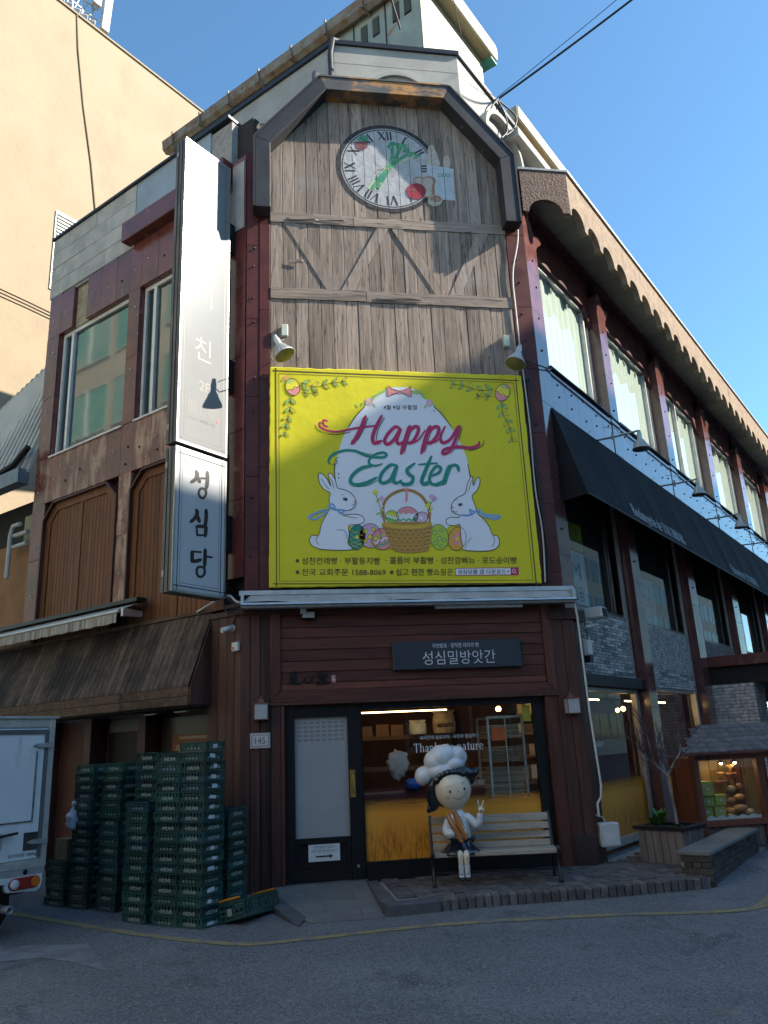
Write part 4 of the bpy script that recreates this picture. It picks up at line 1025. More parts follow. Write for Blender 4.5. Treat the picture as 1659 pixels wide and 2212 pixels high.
# goods shelf seen through the right-hand glazing
gs2 = thing('goods_shelf', 'lit wooden goods shelf seen through the street window', 'shelf', RR.P(1.8, -1.4, 0))
for z in (.95, 1.3, 1.65, 1.95):
    b = MB(); b.box(RR, .8, 3.0, -1.7, -1.35, z, z+.03); b.build('board', m_shelf, gs2)
    for u in (.9, 1.2, 1.5, 1.85, 2.2, 2.55):
        if random.random() < .8:
            b = MB(); h = random.uniform(.1, .22); b.box(RR, u, u+random.uniform(.15, .26), -1.6, -1.38, z+.03, z+.03+h); b.build('goods', random.choice(mtr+[m_sack, m_sackw]), gs2)
# ---------------------------------------------------------------- left wing at street level
# board canopy: sloping boards from the wall down to a double fascia
cu0, cu1 = .63, 6.4; cd = .40; zt, zb = 3.49, 2.47
b = MB(); b.hexa([LL.P(cu0+.03, 0, zt-.06), LL.P(cu1, 0, zt-.06), LL.P(cu1, cd-.02, zb-.05), LL.P(cu0+.03, cd-.02, zb-.05), LL.P(cu0+.03, 0, zt-.03), LL.P(cu1, 0, zt-.03), LL.P(cu1, cd-.02, zb-.015), LL.P(cu0+.03, cd-.02, zb-.015)])
cn = part(b, 'board_canopy', m_dark)
n = 46; w = (cu1-cu0)/n
for i in range(n):
    a, c = cu0+i*w+.003, cu0+(i+1)*w-.004; j = random.uniform(-.004, .004)
    q_ = MB(); q_.hexa([LL.P(a, 0, zt-.03), LL.P(c, 0, zt-.03), LL.P(c, cd, zb-.015+j), LL.P(a, cd, zb-.015+j), LL.P(a, 0, zt), LL.P(c, 0, zt), LL.P(c, cd, zb+.015+j), LL.P(a, cd, zb+.015+j)])
    q_.build('board', m_canopy, cn, bevel=.004)
for (z0, z1, d) in ((2.335, 2.455, .0), (2.215, 2.33, .012)):
    for (a, c) in ((cu0, 2.1), (2.105, 4.3), (4.305, cu1)):
        q_ = MB(); q_.box(LL, a, c, cd-.06+d*.5, cd+d, z0, z1); q_.build('fascia', m_fasc, cn, bevel=.005)
q_ = MB(); q_.add([LL.P(cu0, 0, zt-.04), LL.P(cu0, cd-.02, zb-.02), LL.P(cu0, cd-.02, 2.215), LL.P(cu0, 0, 2.215), LL.P(cu0-.025, 0, zt-.04), LL.P(cu0-.025, cd-.02, zb-.02), LL.P(cu0-.025, cd-.02, 2.215), LL.P(cu0-.025, 0, 2.215)], [(0, 1, 2, 3), (7, 6, 5, 4), (0, 4, 5, 1), (1, 5, 6, 2), (2, 6, 7, 3), (3, 7, 4, 0)]); q_.build('side_cheek', m_darkz, cn)
q_ = MB(); q_.box(LL, cu0, cu1, -.02, cd-.07, 2.19, 2.21); q_.build('soffit', m_dark, cn)
q_ = MB(); q_.box(LL, .02, 6.4, -.02, .03, zt, zt+.05); q_.build('top_strip', m_fasc, cn)
# recessed shop wall under the canopy, with door and mural
b = MB(); b.box(LL, .62, 6.5, -.5, -.4, -.2, 3.4); b.box(LL, .62, .7, -.5, .0, -.2, 3.4)
b.box(LL, .02, .64, -.5, -.31, -.2, 3.4)
lr = part(b, 'recess_wall', m_darkz)
for u in (2.25, 3.6, 4.9, 6.2):
    q_ = MB(); q_.box(LL, u-.09, u+.09, -.4, -.1, -.15, 2.2); q_.build('post', m_darkz, lr)
q_ = MB(); q_.box(LL, 2.5, 3.4, -.4, -.36, -.1, 1.95); q_.build('back_door', m_black, lr)
q_ = MB(); q_.box(LL, 2.5, 3.4, -.4, -.37, 1.97, 2.15); q_.build('vent_panel', flat('grey_panel', (.16, .16, .15), .6), lr)
# painted bread poster in the recess window
q_ = MB(); q_.box(LL, .8, 2.1, -.4, -.36, .6, 2.12); q_.build('window_board', pmat('dim_board', (.05, .035, .03), (.035, .025, .02), 2, rough=.3), lr)
m_mur = pmat('orange_poster', (.26, .085, .03), (.20, .07, .03), 2, rough=.6)
pst = MB(); pst.box(LL, .95, 1.85, -.355, -.35, 1.3, 1.86)
pst_o = tag(pst.build('bread_poster', m_mur, loc=LL.P(1.4, -.35, 1.3)), 'orange poster with a row of painted breads in the shaded shop recess', 'poster')
mpl = lambda x, y, k=0: LL.P(1.4-x, -.348+.001*k, y)
b = MB()
for i, (x, rx, ry) in enumerate(((-.33, .05, .11), (-.17, .05, .12), (-.02, .045, .12), (.14, .06, .12), (.28, .05, .12))):
    b.oval(x, 1.62, rx, ry, mpl, 1, 0, .1*(i-2)); b.oval(x, 1.62, rx*.5, ry*.75, mpl, 2, 1, .1*(i-2))
b.oval(0, 1.4, .2, .05, mpl, 1, 0); b.box(LL, 1.1, 1.7, -.349, -.3475, 1.8, 1.84, 0)
b.build('bread_print', [flat('cream_print', (.42, .33, .24), .6), flat('tan_print', (.30, .18, .1), .6)], pst_o)
for u in (.9, 1.55):
    q_ = MB(); q_.box(LL, u-.12, u+.12, .25, .31, 2.135, 2.149); q_.build('downlight', flat('dim_lamp', (.2, .2, .2), .4), lr)
# ---------------------------------------------------------------- neighbouring buildings
TB = Frame((RR.P(0, -16, 0).x, RR.P(0, -16, 0).y), (Q, Q), (Q, -Q)); TZ = 26.72
tb = thing('tan_building', 'tall windowless tan stucco building behind the bakery at upper left', 'building', TB.P(2, -2, ZS))
b = MB(); b.slab([P2(TB, -3.2, 0), P2(TB, 14, 0), P2(TB, 14, -14), P2(TB, -3.2, -14)], ZS, TZ-.07); b.build('wall', m_tan, tb)
b = MB(); b.slab([P2(TB, -3.25, .06), P2(TB, 14.05, .06), P2(TB, 14.05, -14), P2(TB, -3.25, -14)], TZ-.07, TZ); b.build('parapet_cap', m_tan, tb)
b = MB(); b.tube([TB.P(.74, .02, TZ), TB.P(.9, .03, 25.2), TB.P(1.25, .025, 23.1), TB.P(1.7, .03, 21.0), TB.P(2.0, .03, 19.2), TB.P(2.1, .03, 17.0)], .026, 6); b.build('cable', pmat('painted_cable', (.24, .17, .1), (.2, .15, .09), 3, rough=.8), tb)
b = MB(); b.box(TB, .62, 1.42, 0, .05, 15.6, 18.45); lv = b.build('vent', m_winw, tb)
for k in range(22):
    q_ = MB(); z = 15.66+k*.126; q_.hexa([TB.P(.67, .05, z+.08), TB.P(1.37, .05, z+.08), TB.P(1.37, .1, z), TB.P(.67, .1, z), TB.P(.67, .05, z+.1), TB.P(1.37, .05, z+.1), TB.P(1.37, .1, z+.02), TB.P(.67, .1, z+.02)]); q_.build('slat', m_pale, lv)
for k in range(3):
    b = MB(); b.tube([TB.P(-3.2, .02, 14.95-k*.13), TB.P(0, .02, 14.85-k*.11), TB.P(2, .02, 14.75-k*.11)], .014, 5); b.build('cable', m_tan, tb)
# rooftop antennas
an = thing('antenna_mast', 'lattice antenna frame with two tall white panel antennas on the tan roof', 'antenna', TB.P(1.4, -.4, TZ))
for u in (-.1, .3, .72, 1.1, 1.5):
    b = MB(); b.tube([TB.P(u, -.3, TZ-.02), TB.P(u, -.3, TZ+1.5)], .045, 6); b.build('post', m_alu, an)
for z in (.25, .75, 1.2):
    b = MB(); b.tube([TB.P(-.6, -.3, TZ+z), TB.P(1.7, -.3, TZ+z)], .04, 6); b.build('rail', m_alu, an)
for k in range(7):
    u = -.5+k*.3; b = MB(); b.tube([TB.P(u, -.3, TZ+.1), TB.P(u+.3, -.3, TZ+1.2)], .025, 5); b.build('lattice_bar', m_alu, an)
    b = MB(); b.tube([TB.P(u, -.1, TZ+.25), TB.P(u+.12, .05, TZ+.2), TB.P(u+.2, -.2, TZ+.12)], .045, 5); b.build('clamp', m_grey, an)
for (u, d, z) in ((1.83, .1, .12), (1.45, .1, 1.0)):
    b = MB(); z += TZ; b.hexa([TB.P(u-.16, d, z), TB.P(u+.16, d, z), TB.P(u+.16, d-.18, z), TB.P(u-.16, d-.18, z), TB.P(u-.1, d+.1, z+2.2), TB.P(u+.22, d+.1, z+2.2), TB.P(u+.22, d-.08, z+2.2), TB.P(u-.1, d-.08, z+2.2)]); b.build('panel_antenna', flat('antenna_white', (.45, .45, .42), .5), an, bevel=.02)
# low neighbour with a standing-seam roof, left of the bakery
nb = thing('metal_roof_house', 'low neighbour with pale standing-seam metal roof and brown stucco wall', 'building', LL.P(8, -1, ZS))
m_stuc = pmat('brown_stucco', (.30, .155, .07), (.23, .115, .052), 1.3, rough=.9, bump=.3, bscale=20, stain=((.38, .24, .13), 2, .64, .8, (3, 3, .4)))
b = MB(); b.box(LL, 5.66, 13, -5, -.25, ZS, 5.62); b.build('wall', m_stuc, nb)
b = MB(); b.box(LL, 5.66, 13, -5, -.6, 5.62, 6.6); b.build('upper_wall', m_dark, nb)
b = MB(); b.box(LL, 5.66, 6.4, -.6, -.3, 5.62, 6.15); b.build('vent_box', pmat('olive_sheet', (.3, .27, .18), (.22, .2, .14), 2, rough=.7), nb)
b = MB(); z0, z1 = 6.78, 9.2
ZT = lambda u: 10.35-.27*(u-5.64)
b.hexa([LL.P(5.64, .12, z0), LL.P(13, .12, z0), LL.P(13, -1.05, ZT(13)), LL.P(5.64, -1.05, ZT(5.64)), LL.P(5.64, .17, z0), LL.P(13, .17, z0), LL.P(13, -1.0, ZT(13)+.05), LL.P(5.64, -1.0, ZT(5.64)+.05)])
m_seam = pmat('pale_metal_roof', (.50, .47, .40), (.42, .395, .34), 2, rough=.5, rand=.08)
rf = b.build('roof', m_seam, nb)
u = 5.7
while u < 13:
    b = MB(); zt_ = ZT(u); b.hexa([LL.P(u, .16, z0), LL.P(u+.09, .16, z0), LL.P(u+.09, -1.0, zt_), LL.P(u, -1.0, zt_), LL.P(u+.01, .24, z0), LL.P(u+.08, .24, z0), LL.P(u+.08, -.95, zt_+.06), LL.P(u+.01, -.95, zt_+.06)]); b.build('seam', m_seam, rf); u += .19
b = MB(); b.box(LL, 5.66, 13, .1, .32, 6.55, 6.83); b.build('eave_gutter', pmat('blue_grey_gutter', (.16, .2, .24), (.12, .15, .18), 3, rough=.4), nb)
b = MB(); b.tube([LL.P(5.6, .2, 7.25), LL.P(6.0, .24, 6.98), LL.P(6.6, .25, 6.9), LL.P(8, .25, 6.9)], .06, 8); b.build('hose', m_black, nb)
for (u, pts) in ((6.3, [(6.1, -.05, 5.9), (6.35, -.05, 5.9), (6.42, -.05, 5.75), (6.42, -.05, 4.9)]), (6.2, [(5.9, -.1, 5.72), (6.5, -.1, 5.72)]), (6.2, [(5.9, -.1, 5.5), (6.5, -.1, 5.5)])):
    b = MB(); b.tube([LL.P(*p) for p in pts], .045, 8); b.build('pipe', m_grey, nb)
b = MB(); b.box(LL, 12.9, 30, -8, -.5, ZS, 8.5); tag(b.build('grey_house', pmat('grey_render', (.35, .34, .32), (.3, .29, .27), 1, rough=.9), loc=LL.P(14, -1, ZS)), 'plain grey house further along the left lane', 'building')
# buildings across the lanes, behind the camera: they give the shade and the reflections; the last two are added for their light effect
def facing(name, label, F, u0, u1, d, h, mat, mwin, dep=9, floors=4, bays_=8, frm=m_pale):
    t = thing(name, label, 'building', F.P((u0+u1)/2, d, ZS))
    b = MB(); b.box(F, u0, u1, d, d+dep, ZS, h); b.build('wall', mat, t)
    fh = (h-1.2)/floors
    for f in range(floors):
        b = MB(); z0 = .9+f*fh
        for k in range(bays_):
            w = (u1-u0)/bays_; a = u0+k*w+w*.08; q_ = MB(); q_.box(F, a, a+w*.84, d-.04, d+.02, z0+.25, z0+fh*.68); wn_ = q_.build('window', mwin, t)
            q_ = MB()
            for (x0, x1, y0, y1) in ((a, a+w*.84, z0+.2, z0+.25), (a, a+w*.84, z0+fh*.68, z0+fh*.68+.05), (a+w*.4, a+w*.44, z0+.25, z0+fh*.68)): q_.box(F, x0, x1, d-.07, d-.03, y0, y1)
            q_.build('frame', frm, wn_)
    return t
m_teal = pmat('green_window_glass', (.14, .33, .27), (.28, .38, .32), .5, rough=.2)
m_dkw = pmat('dark_window_glass', (.05, .07, .09), (.04, .05, .06), .7, rough=.08)
DSH = 22.0; HSH = 8.0 + DSH*.91/(Q*(1.27+.275))
facing('street_building', 'brick office building across the right-hand street', RR, -2, 122, DSH, HSH, pmat('beige_tile_wall', (.55, .49, .42), (.5, .45, .38), 1, rough=.8), m_dkw, 10, 7, 30)
m_pw = pmat('white_bounce_wall', (.78, .76, .71), (.73, .71, .66), 1, rough=.85)  # bright wall colour of the added bounce building
facing('lane_building', 'pale building with green windows across the left lane', LL, 8.5, 34, 9.5, 21.0, pmat('pale_tile_wall', (.46, .42, .35), (.36, .33, .28), .35, rough=.8), m_teal, 9, 6, 8)
facing('bounce_building', 'added unseen white building that bounces sunlight into the shade', Frame((-10.0, -17), (0, 1), (-1, 0)), -14, 12.5, 0, 19.0, m_pw, m_dkw, 9, 5, 9)  # unseen, added as a sunlit reflector to fill the shaded street
facing('added_rear_building', 'added unseen brown brick building that screens the bright horizon from reflections', Frame((2, -24), (1, 0), (0, -1)), -9, 17, 0, 11.0, pmat('brown_brick_wall', (.22, .15, .11), (.17, .115, .085), 2, rough=.9), m_dkw, 9, 3, 9)  # unseen, added to keep horizon haze out of the shop glass
# ---------------------------------------------------------------- projecting lightbox signs on the left corner
SG = Frame((LL.P(.2, 0, 0).x, LL.P(.2, 0, 0).y), (-Q, -Q), (Q, -Q))   # u = distance out from the left wall, n = towards the right
# seen from its front the panel runs from u=1.08 (left) to u=0.18 (right)
m_sframe = pmat('brushed_sign_frame', (.42, .43, .43), (.34, .35, .35), 4, rough=.35, metal=.7)
m_sside = pmat('weathered_sign_side', (.13, .13, .125), (.07, .07, .07), 3, st=(6, 6, .6), rough=.45, metal=.3, stain=((.30, .29, .26), 2, .6, .75, (9, 9, .6)))
m_inkg = flat('sign_black', (.016, .017, .02), .35, var=0)
m_fade = flat('faded_print', (.10, .10, .10), .5, var=0)
m_redst = flat('red_stamp', (.55, .05, .03), .5, var=0)
def signbox(name, label, z0, z1, mp_=None):
    t = thing(name, label, 'sign', SG.P(.63, -.11, z0))
    b = MB(); b.box(SG, .17, 1.08, -.22, -.012, z0, z1); b.build('case', m_sside, t, bevel=.006)
    for dz in (-.075, -.15):
        q_ = MB(); q_.box(SG, 1.081, 1.087, dz-.004, dz+.004, z0+.02, z1-.02); q_.build('side_seam', m_dark, t)
    b = MB()
    for (a, c, e, f) in ((.17, 1.08, z0, z0+.035), (.17, 1.08, z1-.035, z1), (.17, .2, z0+.035, z1-.035), (1.05, 1.08, z0+.035, z1-.035)): b.box(SG, a, c, -.012, .004, e, f)
    b.build('trim', m_sframe, t)
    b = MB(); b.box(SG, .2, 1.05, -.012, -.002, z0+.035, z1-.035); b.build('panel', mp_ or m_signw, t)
    for z in (z0+.25, z1-.25):
        q_ = MB(); q_.box(SG, 1.08, 1.092, -.19, -.15, z-.04, z+.04); q_.build('hinge', m_alud, t)
    return t
def border(b, z0, z1, mp, mi=0):
    for (e, w, o) in ((.085, .014, .05), (.125, .005, 0)):
        for (p, q_) in (((.17+e, z0+e-o), (.17+e, z1-e+o)), ((1.08-e, z0+e-o), (1.08-e, z1-e+o)), ((.17+e-o, z0+e), (1.08-e+o, z0+e)), ((.17+e-o, z1-e), (1.08-e+o, z1-e))):
            dx, dz = q_[0]-p[0], q_[1]-p[1]; L = math.hypot(dx, dz); nx_, nz_ = -dz/L*w/2, dx/L*w/2
            b.add([mp(p[0]+nx_, p[1]+nz_, 0), mp(q_[0]+nx_, q_[1]+nz_, 0), mp(q_[0]-nx_, q_[1]-nz_, 0), mp(p[0]-nx_, p[1]-nz_, 0)], [(0, 1, 2, 3)], mi)
lo = signbox('projecting_sign', 'lower white vertical lightbox sign with three large black Korean letters', 3.59, 5.58, m_signsh)
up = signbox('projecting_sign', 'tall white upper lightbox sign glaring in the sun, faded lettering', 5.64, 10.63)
mpS = fmap(SG, -.0005, .0012)
HS = hom([(200, 300), (900, 300), (200, 2000), (900, 2000)], [(1.18, 5.55), (.11, 5.86), (1.10, 3.58), (.08, 3.71)])
def mpP(x, y, k=0):
    u, z = HS(x, y); return SG.P(u, -.0005+k*.0012, z)
b = MB(); border(b, 3.59, 5.58, mpS)
W = 44
for st in ([(505, 600), (520, 650), (495, 700), (445, 735)], [(505, 640), (525, 680), (550, 735)], [(635, 610), (638, 700), (625, 810)], [(565, 685), (635, 690)],
           [(505, 1050), (520, 1090), (490, 1150), (440, 1195)], [(505, 1090), (525, 1140), (545, 1195)], [(622, 1050), (622, 1150), (610, 1245)], [(510, 1245), (520, 1350)], [(505, 1245), (610, 1250), (618, 1290), (612, 1365)], [(520, 1345), (612, 1350)],
           [(455, 1535), (560, 1545)], [(460, 1535), (460, 1600), (458, 1660)], [(460, 1650), (520, 1645), (565, 1630)], [(612, 1510), (610, 1600), (605, 1715)], [(615, 1595), (690, 1605)]):
    b.stroke(st, W, mpP, 1, 0, taper=True)
b.stroke([(580, 805), (615, 825), (620, 870), (590, 915), (555, 905), (535, 860), (550, 815)], 30, mpP, 1, 0, closed=True)
b.stroke([(560, 1715), (600, 1735), (605, 1790), (570, 1830), (530, 1820), (512, 1775), (525, 1725)], 30, mpP, 1, 0, closed=True)
b.build('lettering', [m_inkg], lo)
b = MB(); border(b, 5.64, 10.63, mpS, 0)
mpU = lambda x, z, k=0: SG.P(.63-x, -.0005+k*.0012, z)        # x to the right as read
b.text('친', mpU, .36, -.02, 7.0, 1, bold=-.005); b.text('2F', mpU, .16, .02, 6.52, 2, bold=.02)
b.text('지', mpU, .36, -.02, 7.9, 1, bold=-.01); b.text('구', mpU, .36, -.02, 8.7, 1, bold=-.01)
b.text('聖心堂', mpU, .2, -.02, 6.13, 2, w=.52, bold=.01); b.text('1956 以來 / 大韓民國 · 大田', mpU, .045, -.03, 6.04, 2, w=.5)
b.oval(.28, 6.15, .02, .035, mpU, 1, 3)
b.text('1956', mpU, .1, .0, 10.02, 1, w=.26)
for w_ in (0, .05): b.stroke([(-.24-w_, 10.28+w_), (-.18-w_, 9.93), (.18+w_, 9.93), (.24+w_, 10.28+w_)], .01, mpU, 1, 1, sub=1); b.stroke([(-.28-w_, 10.28+w_), (.28+w_, 10.28+w_)], .01, mpU, 1, 1)
b.build('lettering', [m_fade, flat('ghost_print', (.20, .195, .175), .5, var=0), m_fade, m_redst], up)
# brackets to the wall
for (z, p) in ((4.55, lo), (9.4, up), (7.0, up)):
    q_ = MB(); q_.box(SG, .0, .17, -.18, -.05, z-.26, z+.26); q_.build('bracket', m_black, p)
q_ = MB(); q_.box(SG, .35, .9, -.17, -.06, 5.58, 5.64); q_.build('joiner', m_black, up)
# ---------------------------------------------------------------- Easter banner on the front
bn = thing('banner', 'bright yellow Happy Easter banner with rabbits and egg basket', 'banner', FF.P(1.8, .06, 3.72))
pts = []
def jag(a, c, n, amp):
    out = []
    for i in range(n):
        t = i/n; out.append((a[0]+(c[0]-a[0])*t+random.uniform(-amp, amp)*(i > 0), a[1]+(c[1]-a[1])*t+random.uniform(-amp, amp)*(i > 0)))
    return out
cor = [(-.145, 7.055), (3.745, 7.03), (3.735, 3.725), (-.168, 3.72)]
ring = jag(cor[0], cor[1], 40, .009)+jag(cor[1], cor[2], 34, .006)+jag(cor[2], cor[3], 40, .004)+jag(cor[3], cor[0], 34, .006)
b = MB(); b.prism(FF, ring, .035, .09); b.build('sheet', m_yellow, bn, bevel=.012)
def ink(n, c): return flat(n, c, .5, var=0)
BM = [ink('ink_brown', (.09, .055, .01)), ink('ink_white', (.78, .80, .84)), ink('ink_magenta', (.50, .015, .10)), ink('ink_teal', (.012, .25, .18)), ink('ink_pink', (.80, .30, .30)), ink('ink_leaf', (.42, .62, .14)),
      ink('ink_blue', (.30, .50, .85)), ink('ink_basket', (.50, .25, .05)), ink('ink_straw', (.70, .45, .04)), ink('ink_lilac', (.70, .42, .62)), ink('ink_lime', (.45, .62, .05)), ink('ink_orange', (.80, .40, .04)), ink('ink_green', (.08, .42, .18)), ink('ink_yellow', (.85, .72, .05)), m_ink, ink('ink_rabbit', (.80, .82, .87))]
BR, WH, MG, TL, PK, LF, BL, BK_, ST, LI, LM, OR, GR, YE, IK, RB = range(16)
HB = hom([(0, 0), (1659, 0), (1659, 1382), (0, 1382)], [(-.38, 7.279), (4.44, 7.443), (3.975, 3.353), (-.37, 3.438)])
def mpB(x, y, k=0):
    u, z = HB(x, y); return FF.P(u, .0915+k*.0011, z)
A = MB()
S = lambda p, w, m, k=6, **kw: A.stroke(p, w, mpB, k, m, **kw)
O = lambda x, y, rx, ry, m, k=3, rot=0: A.oval(x, y, rx, ry, mpB, k, m, rot)
def G_(p, m, k=3, sm=True): A.poly([(q_.x, q_.y) for q_ in catmull([(a[0], a[1], 0) for a in p], 4, True)] if sm else p, mpB, k, m)
# frame lines
for (c4, w) in (([(118, 98), (1415, 150), (1525, 1247), (122, 1250)], 6), ([(135, 113), (1403, 163), (1508, 1230), (138, 1236)], 2.5)):
    for i in range(4):
        a, c = c4[i], c4[(i+1) % 4]; ex = .012 if w > 3 else 0
        A.stroke([(a[0]-(c[0]-a[0])*ex, a[1]-(c[1]-a[1])*ex), (c[0]+(c[0]-a[0])*ex, c[1]+(c[1]-a[1])*ex)], w, mpB, 1, BR, taper=False)
# egg
G_([(790, 186), (700, 205), (600, 290), (510, 400), (455, 540), (436, 660), (440, 780), (480, 890), (560, 960), (700, 1000), (900, 1000), (1040, 950), (1120, 870), (1162, 760), (1168, 660), (1140, 540), (1070, 410), (970, 290), (880, 205)], WH, 1)
S([(600, 290), (550, 345), (510, 405)], 5, IK, 2); S([(437, 590), (435, 640), (440, 690)], 5, IK, 2); S([(970, 290), (1025, 345), (1072, 410)], 5, IK, 2); S([(1155, 600), (1163, 640), (1168, 672)], 5, IK, 2)
for (x, y) in ((457, 655), (458, 678), (972, 315)): O(x, y, 4, 4, IK, 3)
A.text('4월 9일 부활절', mpB, -26, 790, 309, BR, w=182, bold=.012, k=3)
# Happy
HP = [[(398, 372), (375, 368), (374, 392), (398, 402)], [(350, 380), (356, 402), (395, 422), (450, 428), (520, 415), (600, 402), (668, 396)], [(603, 345), (578, 410), (548, 468), (528, 493)], [(690, 342), (652, 420), (640, 466), (652, 490), (690, 478)],
      [(795, 418), (765, 402), (725, 438), (706, 478), (722, 496), (757, 470), (790, 415), (772, 470), (783, 494), (812, 478)],
      [(842, 398), (824, 450), (795, 548)], [(822, 446), (862, 404), (888, 408), (880, 446), (852, 486), (822, 486)], [(850, 492), (890, 470), (925, 420)],
      [(952, 398), (932, 450), (905, 545)], [(930, 446), (972, 404), (998, 408), (990, 446), (958, 486), (930, 486)], [(965, 490), (1000, 465), (1030, 405)],
      [(1032, 400), (1008, 455), (1020, 488), (1062, 468), (1108, 398), (1085, 480), (1050, 538), (1020, 546), (1030, 524), (1100, 510), (1170, 516), (1212, 500), (1216, 484)]]
WD = [12, 11, 23, 21, 19, 23, 19, 10, 23, 19, 10, 18]
for p, w in zip(HP, WD): S(p, w, MG, 8)
for p in ([(616, 352), (592, 415), (560, 475)], [(704, 352), (668, 425), (660, 480)], [(856, 404), (836, 460), (812, 545)], [(966, 404), (946, 460), (922, 542)], [(400, 440), (450, 444), (520, 430)], [(1240, 470), (1240, 495), (1215, 515), (1165, 530)], [(1125, 400), (1100, 485), (1062, 548)]): S(p, 4, BR, 7)
# Easter
EP = [[(408, 602), (404, 578), (432, 548), (490, 530), (545, 533), (600, 556), (650, 566), (700, 566), (716, 552), (694, 541), (652, 553), (622, 582), (628, 606), (660, 612), (690, 602)],
      [(640, 612), (580, 626), (532, 664), (522, 700), (552, 716), (610, 704), (662, 676)],
      [(772, 614), (738, 608), (694, 648), (680, 688), (698, 706), (738, 684), (772, 612), (754, 684), (768, 706), (795, 692)],
      [(868, 600), (828, 632), (836, 656), (858, 676), (850, 704), (816, 714), (790, 700)],
      [(958, 562), (922, 648), (906, 692), (918, 712), (946, 698)], [(888, 606), (940, 602), (992, 598)],
      [(958, 668), (1000, 648), (1008, 624), (984, 616), (958, 648), (948, 690), (970, 714), (1012, 702), (1036, 676)],
      [(1056, 610), (1038, 660), (1022, 712)], [(1040, 648), (1070, 612), (1098, 614), (1106, 642)]]
for p, w in zip(EP, [14, 20, 19, 20, 21, 10, 17, 21, 18]): S(p, w, TL, 8)
for p in ([(420, 606), (440, 606), (450, 590), (440, 575), (460, 565)], [(560, 726), (620, 716), (670, 690)], [(700, 716), (745, 700)], [(800, 724), (850, 718)], [(925, 722), (955, 708)], [(980, 724), (1020, 712), (1045, 690)], [(1068, 618), (1050, 666), (1036, 716)], [(540, 524), (600, 545), (640, 552)]): S(p, 4, TL, 7)
# bow and sprigs
G_([(790, 212), (745, 196), (724, 178), (720, 236), (750, 226)], PK, 5); G_([(792, 212), (830, 196), (845, 182), (850, 240), (820, 226)], PK, 5)
O(790, 213, 12, 11, PK, 6); S([(724, 178), (745, 196), (790, 212), (750, 226), (720, 236), (724, 178)], 3, BR, 7, sub=2); S([(845, 182), (830, 196), (792, 212), (820, 226), (850, 240), (845, 182)], 3, BR, 7, sub=2)
for (x, y, a) in ((660, 232, -.5), (690, 215, -.4), (645, 245, -.9), (890, 212, .5), (915, 236, .8), (870, 215, .3)): O(x, y, 24, 9, LF, 4, a); S([(x-22*math.cos(a), y-22*math.sin(a)), (x+22*math.cos(a), y+22*math.sin(a))], 2, BR, 5)
for (x, y) in ((622, 266), (948, 274)):
    for k in range(5): O(x+13*math.cos(k*1.257), y+13*math.sin(k*1.257), 9, 8, LI, 4)
    O(x, y, 6, 6, YE, 5)
for (x, y, a) in ((648, 285, 1), (590, 275, 2), (925, 292, 2), (975, 285, .8), (560, 285, .8), (1012, 310, .6)): O(x, y, 12, 5, LF, 4, a)
# corner eggs and vines
def cegg(cx, cy, rot):
    O(cx, cy, 47, 38, YE, 4, rot)
    c_, s_ = math.cos(rot), math.sin(rot)
    G_([(cx+a*c_-e*s_, cy+a*s_+e*c_) for a, e in ((8, -38), (40, -20), (47, 0), (40, 20), (8, 38), (14, 0))], PK, 5)
    G_([(cx+a*c_-e*s_, cy+a*s_+e*c_) for a, e in ((-47, 0), (-38, -20), (-28, -24), (-24, 0), (-28, 24), (-38, 20))], LF, 5)
    S([(cx+47*math.cos(t)*c_-38*math.sin(t)*s_, cy+47*math.cos(t)*s_+38*math.sin(t)*c_) for t in [i*.52 for i in range(12)]], 3, BR, 6, closed=True)
    S([(cx+a*c_-e*s_, cy+a*s_+e*c_) for a, e in ((6, -37), (14, -22), (4, -8), (14, 8), (4, 22), (10, 37))], 2.5, BR, 6)
cegg(210, 186, 1.15); cegg(1342, 216, 1.95)
S([(185, 140), (155, 150), (175, 125), (190, 150)], 5, PK, 5); S([(1370, 175), (1395, 190), (1360, 170), (1375, 200)], 5, PK, 5)
def vine(p, n, sz, flip=1):
    c = catmull([(a[0], a[1], 0) for a in p], 12); S(p, 2.5, BR, 3)
    for i in range(n):
        q_ = c[int((i+.5)/n*(len(c)-1))]; t = c[min(len(c)-1, int((i+.5)/n*(len(c)-1))+1)]-q_; a = math.atan2(t.y, t.x)
        for sd in (-1, 1):
            aa = a+sd*.75; l = sz*(1-.35*i/n)
            O(q_.x+l*math.cos(aa), q_.y+l*math.sin(aa), l, l*.36, LF if (i+sd) % 3 else YE, 4, aa); S([(q_.x, q_.y), (q_.x+2*l*math.cos(aa), q_.y+2*l*math.sin(aa))], 2, BR, 5)
            S([(q_.x+l*math.cos(aa)+l*math.cos(v)*math.cos(aa)-l*.36*math.sin(v)*math.sin(aa), q_.y+l*math.sin(aa)+l*math.cos(v)*math.sin(aa)+l*.36*math.sin(v)*math.cos(aa)) for v in [k*.9 for k in range(7)]], 1.6, BR, 5, closed=True, sub=3)
vine([(250, 160), (330, 185), (420, 165), (500, 155)], 5, 22); vine([(195, 235), (195, 310), (175, 380), (166, 450)], 5, 22); vine([(255, 215), (300, 220), (350, 215)], 2, 14)
vine([(1300, 195), (1220, 205), (1140, 180), (1065, 170)], 5, 22); vine([(1340, 262), (1345, 330), (1380, 400), (1398, 484)], 5, 22); vine([(1290, 235), (1240, 240), (1200, 235)], 2, 14)
